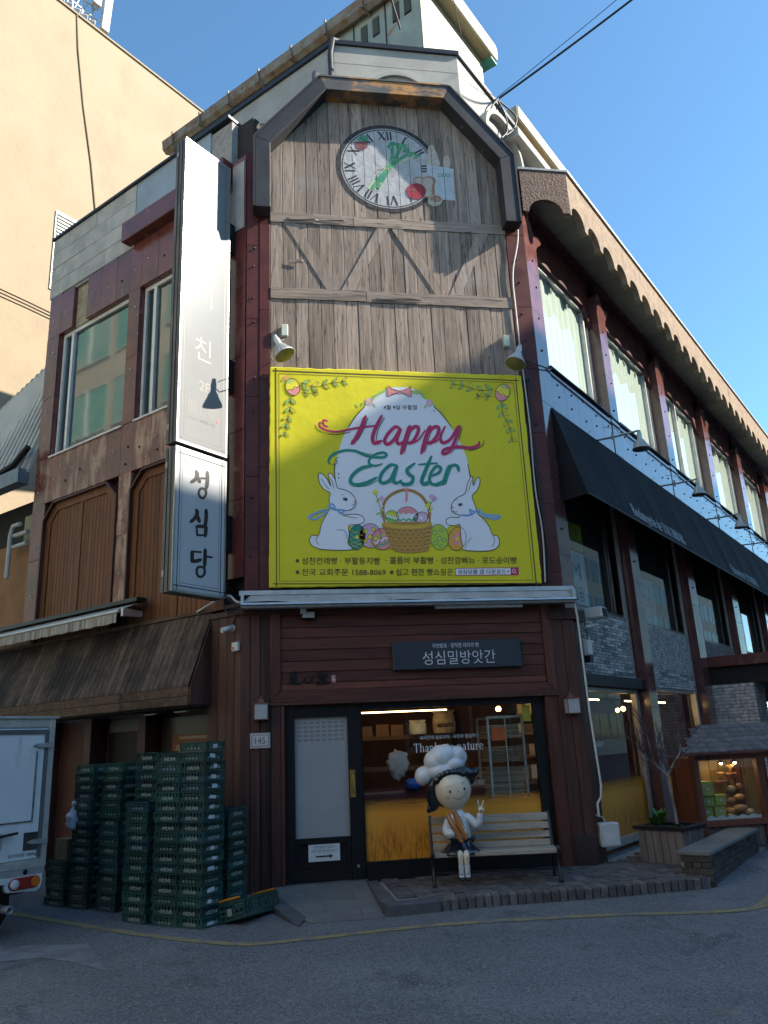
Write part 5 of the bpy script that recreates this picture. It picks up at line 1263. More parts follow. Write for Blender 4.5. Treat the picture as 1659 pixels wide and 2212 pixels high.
# rabbits
r1 = [(350, 655), (372, 658), (398, 690), (416, 724), (406, 684), (402, 655), (420, 657), (440, 692), (452, 732), (492, 742), (530, 766), (550, 800), (546, 830), (522, 850), (492, 856), (474, 868), (486, 878), (532, 874), (574, 878), (595, 900), (590, 918), (560, 930), (512, 936), (516, 990), (506, 1030), (526, 1050), (524, 1066), (440, 1069), (362, 1063), (345, 1058), (312, 1042), (300, 1012), (316, 988), (350, 986), (364, 930), (390, 880), (410, 840), (405, 790), (412, 760), (376, 738), (352, 700)]
r2 = [(1180, 668), (1166, 680), (1150, 722), (1140, 762), (1096, 786), (1070, 816), (1066, 850), (1085, 870), (1112, 880), (1104, 892), (1062, 890), (1038, 906), (1046, 930), (1086, 936), (1112, 930), (1116, 990), (1126, 1040), (1132, 1066), (1200, 1073), (1270, 1071), (1310, 1056), (1326, 1026), (1316, 992), (1290, 986), (1270, 940), (1240, 900), (1206, 870), (1196, 830), (1178, 776), (1206, 742), (1221, 700), (1214, 674), (1196, 690), (1184, 720)]
for r in (r1, r2): G_(r, RB, 4); S(r, 4, BR, 6, closed=True, sub=3)
for p in ([(365, 680), (385, 715), (405, 740)], [(412, 680), (425, 705), (432, 735)], [(1176, 690), (1166, 720), (1160, 750)], [(1205, 690), (1190, 722)], [(480, 880), (520, 890), (560, 895)], [(445, 960), (490, 965), (505, 1010)], [(350, 990), (335, 1010), (350, 1040)], [(1175, 1000), (1150, 1030), (1140, 1060)], [(1290, 990), (1300, 1020), (1285, 1050)], [(530, 830), (540, 822), (548, 815)], [(1075, 855), (1085, 862), (1100, 860)], [(470, 770), (490, 766)], [(1080, 800), (1100, 795)]): S(p, 3, BR, 7)
O(493, 793, 13, 9, IK, 7, .3); O(1115, 822, 12, 8, IK, 7, -.2); O(489, 790, 3, 2, WH, 8); O(1119, 819, 3, 2, WH, 8); O(545, 806, 6, 5, PK, 7); O(1073, 838, 6, 5, PK, 7)
for p in ([(410, 838), (440, 850), (490, 852)], [(400, 846), (350, 862), (296, 888), (330, 900), (400, 858)], [(440, 845), (425, 820), (405, 830), (436, 848)], [(452, 850), (470, 870), (486, 858)], [(1118, 878), (1160, 880), (1200, 858)], [(1196, 858), (1250, 876), (1326, 884), (1300, 900), (1230, 880)], [(1190, 862), (1165, 850), (1178, 880)], [(1200, 860), (1222, 852), (1210, 872)]): S(p, 12, BL, 7); S(p, 2, BR, 8)
# eggs on the ground
def gegg(cx, cy, rx, ry, rot, base, deco, kind):
    O(cx, cy, rx, ry, base, 3, rot); c_, s_ = math.cos(rot), math.sin(rot)
    T = lambda a, e: (cx+a*rx*c_-e*ry*s_, cy+a*rx*s_+e*ry*c_)
    if kind == 'dots':
        for (a, e, r) in ((-.4, -.4, .22), (.35, -.5, .18), (0, .1, .24), (.5, .3, .2), (-.5, .4, .2), (.05, .7, .16)): O(*T(a, e), r*rx, r*rx, deco, 4); S([T(a+r*math.cos(t), e+r*rx/ry*math.sin(t)) for t in [k*1.05 for k in range(6)]], 2, BR, 5, closed=True, sub=3)
    if kind == 'zig':
        for e, m in ((-.35, deco), (.05, WH), (.45, GR)):
            S([T(a, e+(.1 if i % 2 else -.1)) for i, a in enumerate((-.85, -.6, -.35, -.1, .15, .4, .65, .85))], 9, m, 4, sub=2)
    if kind == 'net':
        for k in (-.5, -.1, .3, .6): S([T(-.75, k), T(.75, k+.35)], 3, deco, 4); S([T(-.75, k+.3), T(.75, k-.2)], 3, deco, 4)
        O(*T(0, .0), 10, 10, deco, 5)
    if kind == 'flower':
        for k in range(6): O(*T(.42*math.cos(k*1.05), .42*math.sin(k*1.05)), 13, 9, deco, 4, k*1.05)
        O(*T(0, 0), 9, 9, YE, 5)
    S([T(math.cos(t), math.sin(t)) for t in [k*.524 for k in range(12)]], 3, BR, 6, closed=True)
gegg(556, 998, 44, 68, .1, TL, YE, 'net'); gegg(628, 990, 58, 66, -.1, LI, YE, 'dots'); gegg(1000, 998, 50, 70, -.15, LM, LF, 'dots'); gegg(1097, 1006, 48, 64, .2, OR, PK, 'flower'); gegg(695, 1008, 60, 58, -.4, PK, LF, 'zig')
# basket
S([(706, 925), (698, 830), (740, 770), (820, 742), (900, 772), (944, 842), (950, 915)], 17, BK_, 3); S([(706, 925), (698, 830), (740, 770), (820, 742), (900, 772), (944, 842), (950, 915)], 2, BR, 4)
gegg(745, 888, 36, 34, .3, LM, YE, 'zig'); gegg(902, 893, 40, 30, -.3, LI, WH, 'net'); gegg(828, 882, 58, 48, 0, WH, PK, 'zig'); G_([(778, 862), (800, 842), (830, 834), (860, 842), (880, 862), (830, 868)], PK, 6)
G_([(690, 925), (740, 918), (828, 914), (920, 916), (960, 920), (958, 990), (945, 1050), (930, 1074), (845, 1082), (762, 1074), (740, 1040), (715, 985)], BK_, 7)
for i in range(6):
    y = 952+i*21; S([(708+i*7, y), (760, y+7), (830, y+9), (900, y+7), (957-i*3, y-2)], 4, BR, 8)
    for j in range(8):
        x = 722+j*31+(15 if i % 2 else 0)
        if x < 945: S([(x, y-2), (x+13, y+11), (x+26, y+2)], 3, ST, 9)
S([(694, 926), (760, 938), (830, 942), (900, 938), (956, 926)], 22, ST, 9)
for j in range(20): x = 698+j*13; S([(x, 938+random.uniform(-4, 4)), (x+10, 922+random.uniform(-4, 8))], 2.5, BR, 10)
S([(822, 742), (824, 780), (822, 808)], 12, PK, 8); S([(815, 738), (830, 738)], 18, PK, 9)
for (x, y) in ((655, 755), (690, 790), (680, 830), (975, 790), (960, 780), (940, 830), (920, 845)):
    for k in range(4): O(x+9*math.cos(k*1.57), y+9*math.sin(k*1.57), 8, 7, (LI, YE, WH)[x % 3], 5)
S([(690, 895), (680, 830), (655, 760)], 3, BR, 5); S([(935, 900), (950, 830), (975, 785)], 3, BR, 5)
for (x, y, a) in ((690, 850, .4), (668, 800, 2.2), (955, 850, 2.3), (945, 810, .6), (672, 870, -.4)): O(x, y, 16, 6, LF, 5, a)
# bottom lines of lettering
for (x, y) in ((235, 1126), (235, 1187), (744, 1187)): A.poly([(x-9, y-9), (x+9, y-9), (x+9, y+9), (x-9, y+9)], mpB, 3, BR)
def line_(body, x0, x1, y, h): A.text(body, mpB, -h, x0, y, BR, w=x1-x0, bold=.008, align='l', k=3)
line_('성찬전례빵 · 부활둥지빵', 258, 682, 1146, 40); line_('· 콜롬바 부활빵 · 성찬깜빠뉴 · 포도송이빵', 712, 1420, 1143, 40)
line_('전국 교회주문 1588-8069', 258, 712, 1206, 38); line_('쉽고 편한 빵쇼핑은', 766, 1076, 1205, 38)
A.poly([(1085, 1164), (1430, 1160), (1430, 1203), (1086, 1206)], mpB, 2, MG); A.poly([(1089, 1168), (1386, 1165), (1387, 1199), (1090, 1202)], mpB, 3, WH)
A.text('성심당몰 앱 다운로드', mpB, -26, 1100, 1197, IK, w=262, bold=.012, align='l', k=4); A.poly([(1366, 1178), (1380, 1178), (1373, 1190)], mpB, 4, MG)
S([(1404+9*math.cos(t), 1180+9*math.sin(t)) for t in [k*.785 for k in range(8)]], 3, WH, 4, closed=True); S([(1411, 1187), (1420, 1195)], 3, WH, 4)
A.build('print', BM, bn, recalc=False)
# ---------------------------------------------------------------- clock painted over the boards, cut at every board joint
HC = hom([(0, 0), (1659, 0), (1659, 1207), (0, 1207)], [(.88, 11.861), (3.336, 12.098), (3.171, 9.992), (.83, 9.831)])
def clipx(P, x0, x1):
    for (lim, sg) in ((x0, 1), (x1, -1)):
        out = []
        for i in range(len(P)):
            a, c = P[i], P[(i+1) % len(P)]; ia, ic = sg*(a[0]-lim) >= 0, sg*(c[0]-lim) >= 0
            if ia: out.append(a)
            if ia != ic:
                t = (lim-a[0])/(c[0]-a[0]); out.append((lim, a[1]+(c[1]-a[1])*t))
        P = out
        if not P: return []
    return P
class Paint(MB):
    def add(s, vs, fs, mi=0, sm=False):
        for f in fs:
            P = [vs[i] for i in f]; xs = [p[0] for p in P]; k = P[0][2]
            P = [(p[0], p[1]) for p in P]
            for i in range(20):
                x0 = -.128+i*PITCH; x1 = x0+PITCH-.007
                if max(xs) < x0 or min(xs) > x1: continue
                C = clipx(P, x0, x1)
                if len(C) >= 3: MB.add(s, [FF.P(p[0], .0062+k*.0009, p[1]) for p in C], [tuple(range(len(C)))], mi)
        return s
mpF = lambda x, z, k=0: (x, z, k)                        # facade metres
def mpC(x, y, k=0): u, z = HC(x, y); return (u, z, k)
def worn(n, c, c2, sc=7): return pmat(n, c, c2, sc, rough=.8, stain=((.30, .24, .19), 11, .62, .70, (14, 14, 1.2)), bump=.6, bscale=20)
CM = [worn('painted_black', (.022, .022, .026), (.035, .035, .04)), worn('painted_white', (.44, .45, .47), (.34, .35, .37)), worn('painted_green', (.03, .22, .15), (.10, .32, .16)), worn('painted_pale_green', (.36, .50, .26), (.5, .55, .4)), worn('painted_red', (.36, .03, .05), (.28, .02, .045)), worn('painted_bread', (.50, .46, .40), (.42, .37, .30)), worn('painted_bag', (.46, .52, .56), (.40, .46, .5)), worn('painted_crust', (.38, .22, .15), (.3, .17, .12)), worn('painted_dim', (.20, .07, .08), (.15, .06, .06))]
C = Paint()
cx, cz, cr = 1.83, 10.84, .87
def cring(r0, r1, k, mi, n=56):
    A_ = [(cx+r0*math.cos(2*math.pi*i/n), cz+r0*math.sin(2*math.pi*i/n)) for i in range(n+1)]; B_ = [(cx+r1*math.cos(2*math.pi*i/n), cz+r1*math.sin(2*math.pi*i/n)) for i in range(n+1)]
    for i in range(n): C.add([(A_[i][0], A_[i][1], k), (A_[i+1][0], A_[i+1][1], k), (B_[i+1][0], B_[i+1][1], k), (B_[i][0], B_[i][1], k)], [(0, 1, 2, 3)], mi)
cring(.8, .875, 0, 0); C.poly([(cx+.802*math.cos(2*math.pi*i/56), cz+.802*math.sin(2*math.pi*i/56)) for i in range(56)], mpF, 0, 1); cring(.765, .785, 1, 0)
def num(s_, deg):
    a = R_(deg); ux, uz = math.sin(a), math.cos(a); rx, rz = uz, -ux       # radial, tangent
    def seg(t0, r0, t1, r1, w):
        p = lambda t, r: (cx+ux*r+rx*t, cz+uz*r+rz*t)
        (xa, za), (xb, zb) = p(t0, r0), p(t1, r1); L = math.hypot(xb-xa, zb-za); nx_, nz_ = -(zb-za)/L*w/2, (xb-xa)/L*w/2
        C.add([(xa+nx_, za+nz_, 2), (xb+nx_, zb+nz_, 2), (xb-nx_, zb-nz_, 2), (xa-nx_, za-nz_, 2)], [(0, 1, 2, 3)], 0)
    W = {'I': .055, 'V': .15, 'X': .15}; tot = sum(W[c] for c in s_); t = -tot/2
    for c in s_:
        w = W[c]
        if c == 'I': seg(t+w/2, .56, t+w/2, .74, .03)
        if c == 'V': seg(t+.02, .74, t+w/2, .56, .034); seg(t+w-.02, .74, t+w/2, .56, .016)
        if c == 'X': seg(t+.02, .74, t+w-.02, .56, .034); seg(t+w-.02, .74, t+.02, .56, .016)
        t += w
for i, s_ in enumerate(('XII', 'I', 'II', 'III', '', 'V', 'VI', 'VII', 'VIII', 'IX', 'X', 'XI')):
    if s_: num(s_, i*30-3)
c_ = lambda p, w, m, k=4, **kw: C.stroke(p, w, mpC, k, m, **kw)
# leek-like bundle of greens for hands
for p, w, m in (([(470, 880), (560, 760), (660, 650), (730, 540), (735, 430), (700, 370)], 40, 2), ([(500, 900), (600, 760), (680, 650), (770, 530), (820, 420), (800, 350)], 40, 2), ([(560, 900), (640, 760), (700, 660), (800, 560), (880, 500), (960, 470)], 36, 2), ([(580, 900), (660, 740), (720, 640), (860, 560), (1000, 510)], 22, 3), ([(455, 880), (520, 790)], 52, 3), ([(555, 905), (600, 830)], 46, 3), ([(490, 820), (650, 650), (740, 540)], 10, 3), ([(600, 800), (690, 660), (800, 550)], 8, 3)): c_(p, w, m)
for (x, y, r) in ((740, 365, 50), (800, 380, 45), (850, 400, 50), (900, 430, 45), (700, 390, 30), (960, 480, 45), (1010, 500, 38), (880, 380, 34), (1050, 490, 22)): C.oval(x, y, r, r*.75, mpC, 5, 2, n=7)
for (x, y) in ((770, 390), (860, 420), (930, 480), (720, 400), (990, 500)): C.oval(x, y, 14, 10, mpC, 6, 3, n=7)
c_([(640, 640), (700, 665)], 26, 5, 6); c_([(690, 660), (750, 675), (760, 715), (740, 750)], 5, 7, 6); c_([(640, 650), (560, 670), (520, 715)], 5, 7, 6); c_([(620, 630), (560, 600), (540, 570)], 4, 7, 6)
# strawberry, tomato, bread, bun, paper bag
C.poly([(280, 330), (450, 330), (440, 400), (380, 440), (310, 410)], mpC, 4, 8)
for a in range(7): t = -2.6+a*.35; C.poly([(365, 300), (365+95*math.cos(t+.9)-6, 300+50*math.sin(t+.5)), (365+80*math.cos(t+1.1), 310+55*math.sin(t+.8))], mpC, 5, 2)
C.oval(360, 305, 50, 24, mpC, 5, 2, n=9)
C.poly([(q_.x, q_.y) for q_ in catmull([(1165, 610, 0), (1160, 420, 0), (1195, 368, 0), (1235, 400, 0), (1300, 610, 0)], 4, True)], mpC, 3, 5); C.poly([(q_.x, q_.y) for q_ in catmull([(1340, 630, 0), (1350, 520, 0), (1382, 488, 0), (1415, 530, 0), (1418, 630, 0)], 4, True)], mpC, 3, 5)
for (x, y) in ((1200, 440), (1215, 490), (1235, 540), (1380, 540), (1385, 580)): c_([(x-25, y+12), (x+25, y-12)], 7, 7, 4)
C.poly([(1145, 612), (1200, 612), (1280, 625), (1400, 640), (1470, 660), (1462, 700), (1470, 850), (1484, 1030), (1350, 1020), (1240, 1000), (1215, 900), (1205, 760)], mpC, 4, 6); C.poly([(1145, 612), (1200, 620), (1205, 740), (1148, 720)], mpC, 5, 6)
for x in (1300, 1350, 1400): c_([(x+20*math.cos(t), 730+20*math.sin(t)) for t in [k*.785 for k in range(8)]], 8, 2, 5, closed=True, sub=3)
C.poly([(q_.x, q_.y) for q_ in catmull([(985, 790, 0), (1030, 745, 0), (1100, 755, 0), (1180, 740, 0), (1250, 780, 0), (1240, 860, 0), (1230, 980, 0), (1120, 990, 0), (1060, 860, 0)], 4, True)], mpC, 5, 7); C.poly([(q_.x, q_.y) for q_ in catmull([(1000, 795, 0), (1040, 765, 0), (1110, 770, 0), (1180, 760, 0), (1225, 795, 0), (1205, 860, 0), (1195, 965, 0), (1120, 975, 0), (1070, 860, 0)], 4, True)], mpC, 6, 5)
C.oval(1020, 920, 118, 96, mpC, 7, 4); c_([(1020, 870), (980, 850)], 8, 8, 8); c_([(1020, 870), (1060, 852)], 8, 8, 8); c_([(1020, 870), (1015, 840)], 8, 8, 8); C.oval(990, 900, 30, 20, mpC, 8, 8)
C.oval(1245, 1030, 86, 70, mpC, 7, 5); C.oval(1250, 1010, 66, 42, mpC, 8, 7)
for k in range(14): C.oval(1250+random.uniform(-50, 50), 1010+random.uniform(-28, 28), 5, 4, mpC, 9, 5, n=6)
C.build('painted_clock', CM, tf, recalc=False)
# ---------------------------------------------------------------- awnings, lamps, boards on the front
# retractable awning over the shop front, rolled in
aw = thing('retractable_awning', 'grey retractable awning rolled in above the shop door', 'awning', FF.P(1.8, .2, 3.4))
b = MB(); b.box(FF, -.57, 4.2, .02, .10, 3.615, 3.68); b.build('head_rail', m_alu, aw, bevel=.006)
b = MB(); n = 40; A = []; B = []
for i in range(n+1):
    t = i/n; x = -.40+4.5*t; sg = .012*math.sin(t*31)+.01*math.sin(t*13+1)
    A.append(FF.P(x, .06, 3.63)); B.append(FF.P(x-(.12 if i == 0 else 0), .30+.01*math.sin(t*9), 3.475+sg))
b.ruled(A, B, 0, True); b.build('cloth', m_awng, aw)
b = MB(); b.prism(Frame((0, 0), (0, -1), (1, 0)), [(.20, 3.40), (.34, 3.40), (.36, 3.43), (.34, 3.47), (.22, 3.48)], -.54, 4.12); b.build('front_bar', m_alu, aw)
b = MB(); b.box(FF, -.56, 4.14, .345, .365, 3.425, 3.44); b.build('bar_groove', m_darkm, aw)
for x in (-.52, 4.1):
    b = MB(); b.box(FF, x-.02, x+.02, .05, .33, 3.45, 3.6); b.build('end_bracket', m_alu, aw)
b = MB(); b.box(FF, 2.1, 3.35, .18, .26, 3.36, 3.40); b.build('folded_arm', m_alu, aw)
b = MB(); b.box(FF, .25, .33, .12, .2, 3.34, 3.4); b.build('hook', m_alu, aw)
# crank rod hanging down the right column
b = MB(); b.tube([FF.P(4.12, .25, 3.4), FF.P(4.14, .25, 3.2), FF.P(4.17, .22, 1.9), FF.P(4.22, .2, .95), FF.P(4.2, .2, .8), FF.P(4.14, .2, .72), FF.P(4.14, .2, .56)], .016, 8)
tag(b.build('awning_crank', m_pale, loc=FF.P(4.17, .22, .56)), 'white awning crank rod hanging down the right corner column', 'rod')
# left lane awning, rolled
aw2 = thing('retractable_awning', 'narrow grey awning with dirty striped valance over the left lane', 'awning', LL.P(4, .3, 3.4))
b = MB(); b.box(LL, 2.1, 7.2, .02, .2, 3.84, 3.9); b.build('head_rail', m_darkm, aw2)
b = MB(); A = []; B = []
for i in range(31):
    t = i/30; u = 2.15+5*t; A.append(LL.P(u, .1, 3.83)); B.append(LL.P(u+.1, .42+.01*math.sin(i), 3.68))
b.ruled(A, B, 0, True); b.build('cloth', m_awng, aw2)
b = MB(); A = []; B = []
for i in range(121):
    t = i/120; u = 2.25+5*t; w_ = .008*math.sin(i*1.1); A.append(LL.P(u, .43+w_*.3, 3.68)); B.append(LL.P(u, .435+w_, 3.50+.006*math.sin(i*.7)))
b.ruled(A, B, 0, True); b.build('valance', m_awnv, aw2)
b = MB(); b.tube([LL.P(2.2, .42, 3.67), LL.P(7.2, .42, 3.67)], .03, 8); b.build('front_bar', m_alu, aw2)
b = MB(); b.hexa([LL.P(2.08, .1, 3.6), LL.P(2.13, .1, 3.6), LL.P(2.13, .44, 3.58), LL.P(2.08, .44, 3.58), LL.P(2.08, .1, 3.68), LL.P(2.13, .1, 3.68), LL.P(2.13, .44, 3.7), LL.P(2.08, .44, 3.7)]); b.build('folded_arm', m_alu, aw2)
# long black awning of the right wing
ba = thing('black_awning', 'long black fabric awning with white lettering along the right wing', 'awning', RR.P(8, .2, 5.1))
u0, u1 = .32, 21.0
b = MB(); n = 210; mrow = 8; vs = []
for j in range(mrow+1):
    t = j/mrow
    for i in range(n+1):
        u = u0+(u1-u0)*i/n; ph_ = ((u-u0) % 1.83)/1.83; sag = -.03*math.sin(math.pi*ph_)*math.sin(math.pi*min(1, t*1.05))
        wr = .006*math.sin(u*7.3+3*t)*t+.005*math.sin(u*17+5*math.sin(u))*t*t
        vs.append(RR.P(u, .005+.425*t+sag+wr, 6.64-1.54*t-(.012*math.sin(math.pi*ph_) if j == mrow else 0)))
b.add(vs, [(j*(n+1)+i, j*(n+1)+i+1, (j+1)*(n+1)+i+1, (j+1)*(n+1)+i) for j in range(mrow) for i in range(n)], 0, True)
b.add([RR.P(u0, .005, 6.64), RR.P(u0, .43, 5.10), RR.P(u0, .0, 5.06)], [(0, 1, 2)]); b.build('cloth', m_awnb, ba, recalc=False)
b = MB(); b.tube([RR.P(u0, .43, 5.10), RR.P(u1, .43, 5.10)], .018, 6); b.build('front_bar', m_black, ba)
sl2 = math.hypot(.425, 1.54)
def mpA(u, t, k=0): return RR.P(u, .43-(.425)*t/sl2+.012, 5.10+1.54*t/sl2+.004)
for (uu, tx) in ((2.45, 'Boulangerie de SUNGSIMDANG'), (9.4, 'Patisserie de SUNGSIMDANG')):
    b = MB(); sf(b, tx, mpA, uu, .1, .165, 0, .82); b.build('lettering', flat('white_print_%d' % int(uu), (.55, .56, .56), .6, var=0), ba)
# fluted floodlights
def flood(name, label, group, base, aim, F, arm=None, s_=1.0, col=None):
    base = Vector(base); aim = Vector(aim).normalized()
    t = thing(name, label, 'floodlight', base, group)
    col = col or m_alu
    b = MB(); b.lathe(base, aim, [(.0, 0), (.035*s_, 0), (.045*s_, .02*s_), (.045*s_, .12*s_), (.06*s_, .14*s_), (.085*s_, .2*s_), (.125*s_, .27*s_), (.155*s_, .31*s_), (.16*s_, .325*s_), (.15*s_, .325*s_)], 28, 0, True, sq=None); b.build('shade', col, t)
    b = MB(); b.lathe(base, aim, [(.15*s_, .322*s_), (.1*s_, .335*s_), (0, .34*s_)], 24); b.build('lens', pmat('lens_'+label[:12], (.24, .22, .12), (.17, .155, .09), 6, rough=.15), t)
    for k in range(18):
        a = 2*math.pi*k/18; ax = aim; e1 = ax.orthogonal().normalized(); e2 = ax.cross(e1); v = e1*math.cos(a)+e2*math.sin(a)
        q_ = MB(); q_.tube([base+ax*.15*s_+v*.064*s_, base+ax*.21*s_+v*.093*s_, base+ax*.3*s_+v*.15*s_], .006*s_, 5); q_.build('flute', col, t)
    b = MB(); b.lathe(base, aim, [(0, -.05*s_), (.032*s_, -.045*s_), (.036*s_, .02*s_)], 14); b.build('socket', m_grey, t)
    if arm:
        for (p, r) in arm:
            q_ = MB(); q_.tube(p, r, 6); q_.build('arm', m_alud, t)
    return t
m_fl = pmat('pale_fluted_metal', (.60, .60, .58), (.50, .50, .48), 6, rough=.4, metal=.2)
flood('floodlight', 'pale fluted floodlight on the left above the yellow banner', 'floodlights over the banner', FF.P(-.06, .36, 7.38), (.45, -.15, -1), FF, [([FF.P(-.1, .02, 7.2), FF.P(-.14, .25, 7.15), FF.P(-.1, .36, 7.3)], .009), ([FF.P(.08, .0, 7.6), FF.P(.06, .1, 7.5), FF.P(-.05, .3, 7.38)], .006)], 1.0, m_fl)
flood('floodlight', 'pale fluted floodlight on the right above the yellow banner', 'floodlights over the banner', FF.P(3.66, .36, 7.36), (-.38, -.15, -1), FF, [([FF.P(3.74, .02, 7.2), FF.P(3.74, .25, 7.15), FF.P(3.7, .36, 7.3)], .009), ([FF.P(3.56, .0, 7.55), FF.P(3.6, .1, 7.5), FF.P(3.66, .3, 7.38)], .006)], 1.0, m_fl)
for (x, z, lb) in ((.08, 7.59, 'left'), (3.57, 7.54, 'right')):
    b = MB(); b.box(FF, x-.05, x+.05, .005, .075, z, z+.2); tag(b.build('junction_box', m_mint, loc=FF.P(x, .01, z), bevel=.01), 'small mint junction box by the %s banner floodlight' % lb, 'box')
for i, (u, nth) in enumerate(((2.35, 'nearest'), (5.95, 'second'), (9.6, 'third'), (13.4, 'fourth'))):
    bs = RR.P(u, .72, 6.62)
    flood('floodlight', '%s silver floodlight on an arm over the black awning' % nth, 'floodlights over the black awning', bs, (0, 0, -1), RR, [([RR.P(u, -.02, 6.68), RR.P(u, .35, 6.66), RR.P(u, .72, 6.66)], .02), ([RR.P(u, .1, 6.9), RR.P(u+.1, .3, 6.85), RR.P(u, .4, 6.67)], .006), ([RR.P(u-.08, .28, 6.72), RR.P(u-.08, .28, 6.58)], .02)], .95)
# strip conduit with cable along the right sill
b = MB(); b.tube([RR.P(.4, .05, 7.36), RR.P(2, .06, 7.36), RR.P(3.4, .05, 7.33), RR.P(5.6, .06, 7.36), RR.P(8, .05, 7.35), RR.P(14, .06, 7.38), RR.P(20, .06, 7.38)], .02, 6)
tag(b.build('cable_run', m_cab, loc=RR.P(5, .05, 7.36)), 'black cable clipped along the right wing window sills', 'cable')
# wall lanterns by the door
def lantern(x, z, label):
    t = thing('wall_lantern', label, 'lantern', FF.P(x, .12, z), 'lanterns beside the shop door')
    b = MB(); b.box(FF, x-.085, x+.085, .05, .19, z, z+.185); b.build('glass_box', m_lampg, t)
    b = MB()
    for (a, c) in ((-.09, -.08), (.08, .09)):
        for (e, f) in ((.048, .058), (.184, .194)): b.box(FF, x+a, x+c, e, f, z-.008, z+.195)
    b.box(FF, x-.095, x+.095, .045, .197, z+.185, z+.2); b.box(FF, x-.095, x+.095, .045, .197, z-.012, z-.002); b.build('frame', pmat('rusted_pink_frame', (.20, .10, .085), (.14, .07, .06), 6, rough=.6), t)
    b = MB(); b.box(FF, x-.04, x+.04, .04, .13, z+.2, z+.245); b.box(FF, x-.012, x+.012, .06, .1, z+.245, z+.29); b.build('cap', pmat('rusted_cap', (.22, .09, .07), (.15, .06, .05), 6, rough=.6), t)
lantern(-.275, 1.985, 'square glass lantern left of the door above the house number'); lantern(3.97, 1.90, 'square glass lantern on the right corner column')
# house number plaque
hn = thing('house_number', 'white tile plaque with house number 145 and patterned border', 'plaque', FF.P(-.285, .06, 1.62))
b = MB(); b.box(FF, -.415, -.155, .05, .07, 1.622, 1.812); b.build('frame', m_alu, hn)
b = MB(); b.box(FF, -.40, -.17, .07, .074, 1.637, 1.797); b.build('tile', flat('white_tile', (.62, .62, .60), .25), hn)
mp = fmap(FF, .0745); b = MB(); b.text('145', mp, .085, -.285, 1.675, 0, w=.13, bold=-.005)
for i in range(9):
    for z in (1.65, 1.784): b.oval(-.385+i*.025, z, .008, .008, mp, 0, 1+i % 2, n=6)
for i in range(5):
    for x in (-.392, -.178): b.oval(x, 1.665+i*.026, .007, .009, mp, 0, 1+i % 2, n=6)
b.build('print', [flat('navy_ink', (.02, .025, .05), .4), flat('red_dots', (.35, .05, .04), .4), m_ink], hn)
# black signboard
sb = thing('signboard', 'dark slate signboard with white Korean lettering on the red timber fascia', 'sign', FF.P(2.4, .1, 2.55))
b = MB(); b.box(FF, 1.495, 3.315, .024, .12, 2.552, 2.938); b.build('board', pmat('slate_board', (.035, .042, .055), (.028, .033, .044), 2, rough=.4), sb, bevel=.008)
mp = fmap(FF, .1212); b = MB()
b.text('자연발효 · 정직한 대지의 빵', mp, .062, 2.38, 2.835, 0, w=.66, bold=.004); b.text('성심밀방앗간', mp, .185, 2.42, 2.61, 0, w=1.03, bold=-.004)
b.build('lettering', flat('white_paint', (.66, .68, .72), .5, var=0), sb)
# brush-lettered logo in cut-out letters
lg = thing('logo_lettering', 'black brush-style cut-out letters with red stamp on the timber fascia', 'lettering', FF.P(.38, .03, 2.4))
b = MB(); mp = fmap(FF, .027, .004)
for st, w in (([(.10, .12), (.16, .16), (.20, .15)], .03), ([(.13, .10), (.15, .05), (.12, .01)], .035), ([(.09, .07), (.16, .09), (.21, .1)], .02), ([(.17, .13), (.19, .07), (.16, .0)], .03), ([(.10, .03), (.17, .02), (.24, .0)], .026), ([(.26, .05), (.275, .03)], .03), ([(.30, .09), (.32, .03), (.37, .02), (.40, .06)], .028), ([(.34, .1), (.36, .08)], .028), ([(.40, .11), (.42, .08)], .028), ([(.47, .15), (.485, .12)], .024), ([(.53, .17), (.535, .12)], .026), ([(.60, .15), (.58, .12)], .024), ([(.45, .11), (.53, .115), (.62, .1)], .026), ([(.49, .085), (.57, .085), (.56, .06), (.5, .06), (.49, .085)], .018), ([(.47, .035), (.6, .035)], .022), ([(.535, .055), (.535, .0)], .024), ([(.45, .0), (.54, -.005), (.63, .0)], .026)):
    b.stroke([(a+.0, z+2.415) for a, z in st], w, mp, 1, 0)
o = b.build('letters', m_black, lg, recalc=False); md = o.modifiers.new('solid', 'SOLIDIFY'); md.thickness = .02; md.offset = 1
b = MB(); b.box(FF, .665, .715, .024, .034, 2.42, 2.52); b.build('stamp', pmat('red_stamp_plate', (.42, .06, .05), (.6, .5, .48), 30, rough=.5), lg)
mp = fmap(FF, .0262, .001); b = MB(); b.text('Taste of nature   natural bakery', mp, .04, 3.1, 2.37, 0, w=.95); o = b.build('faint_lettering', flat('faint_print', (.17, .08, .06), .6), fs_)
# floodlight box and slot lamp under the awning
t = thing('floodlight', 'small black floodlight box under the front awning', 'floodlight', FF.P(.35, .1, 3.3))
b = MB(); b.box(FF, .26, .46, .06, .16, 3.27, 3.38); b.build('housing', m_black, t, bevel=.01); b = MB(); b.box(FF, .28, .44, .16, .165, 3.285, 3.365); b.build('lens', m_lampg, t)
b = MB(); b.box(FF, 1.72, 1.98, .06, .12, 3.335, 3.36); tag(b.build('slot_lamp', m_darkm, loc=FF.P(1.85, .1, 3.34)), 'thin dark lamp bar under the middle of the awning', 'lamp')
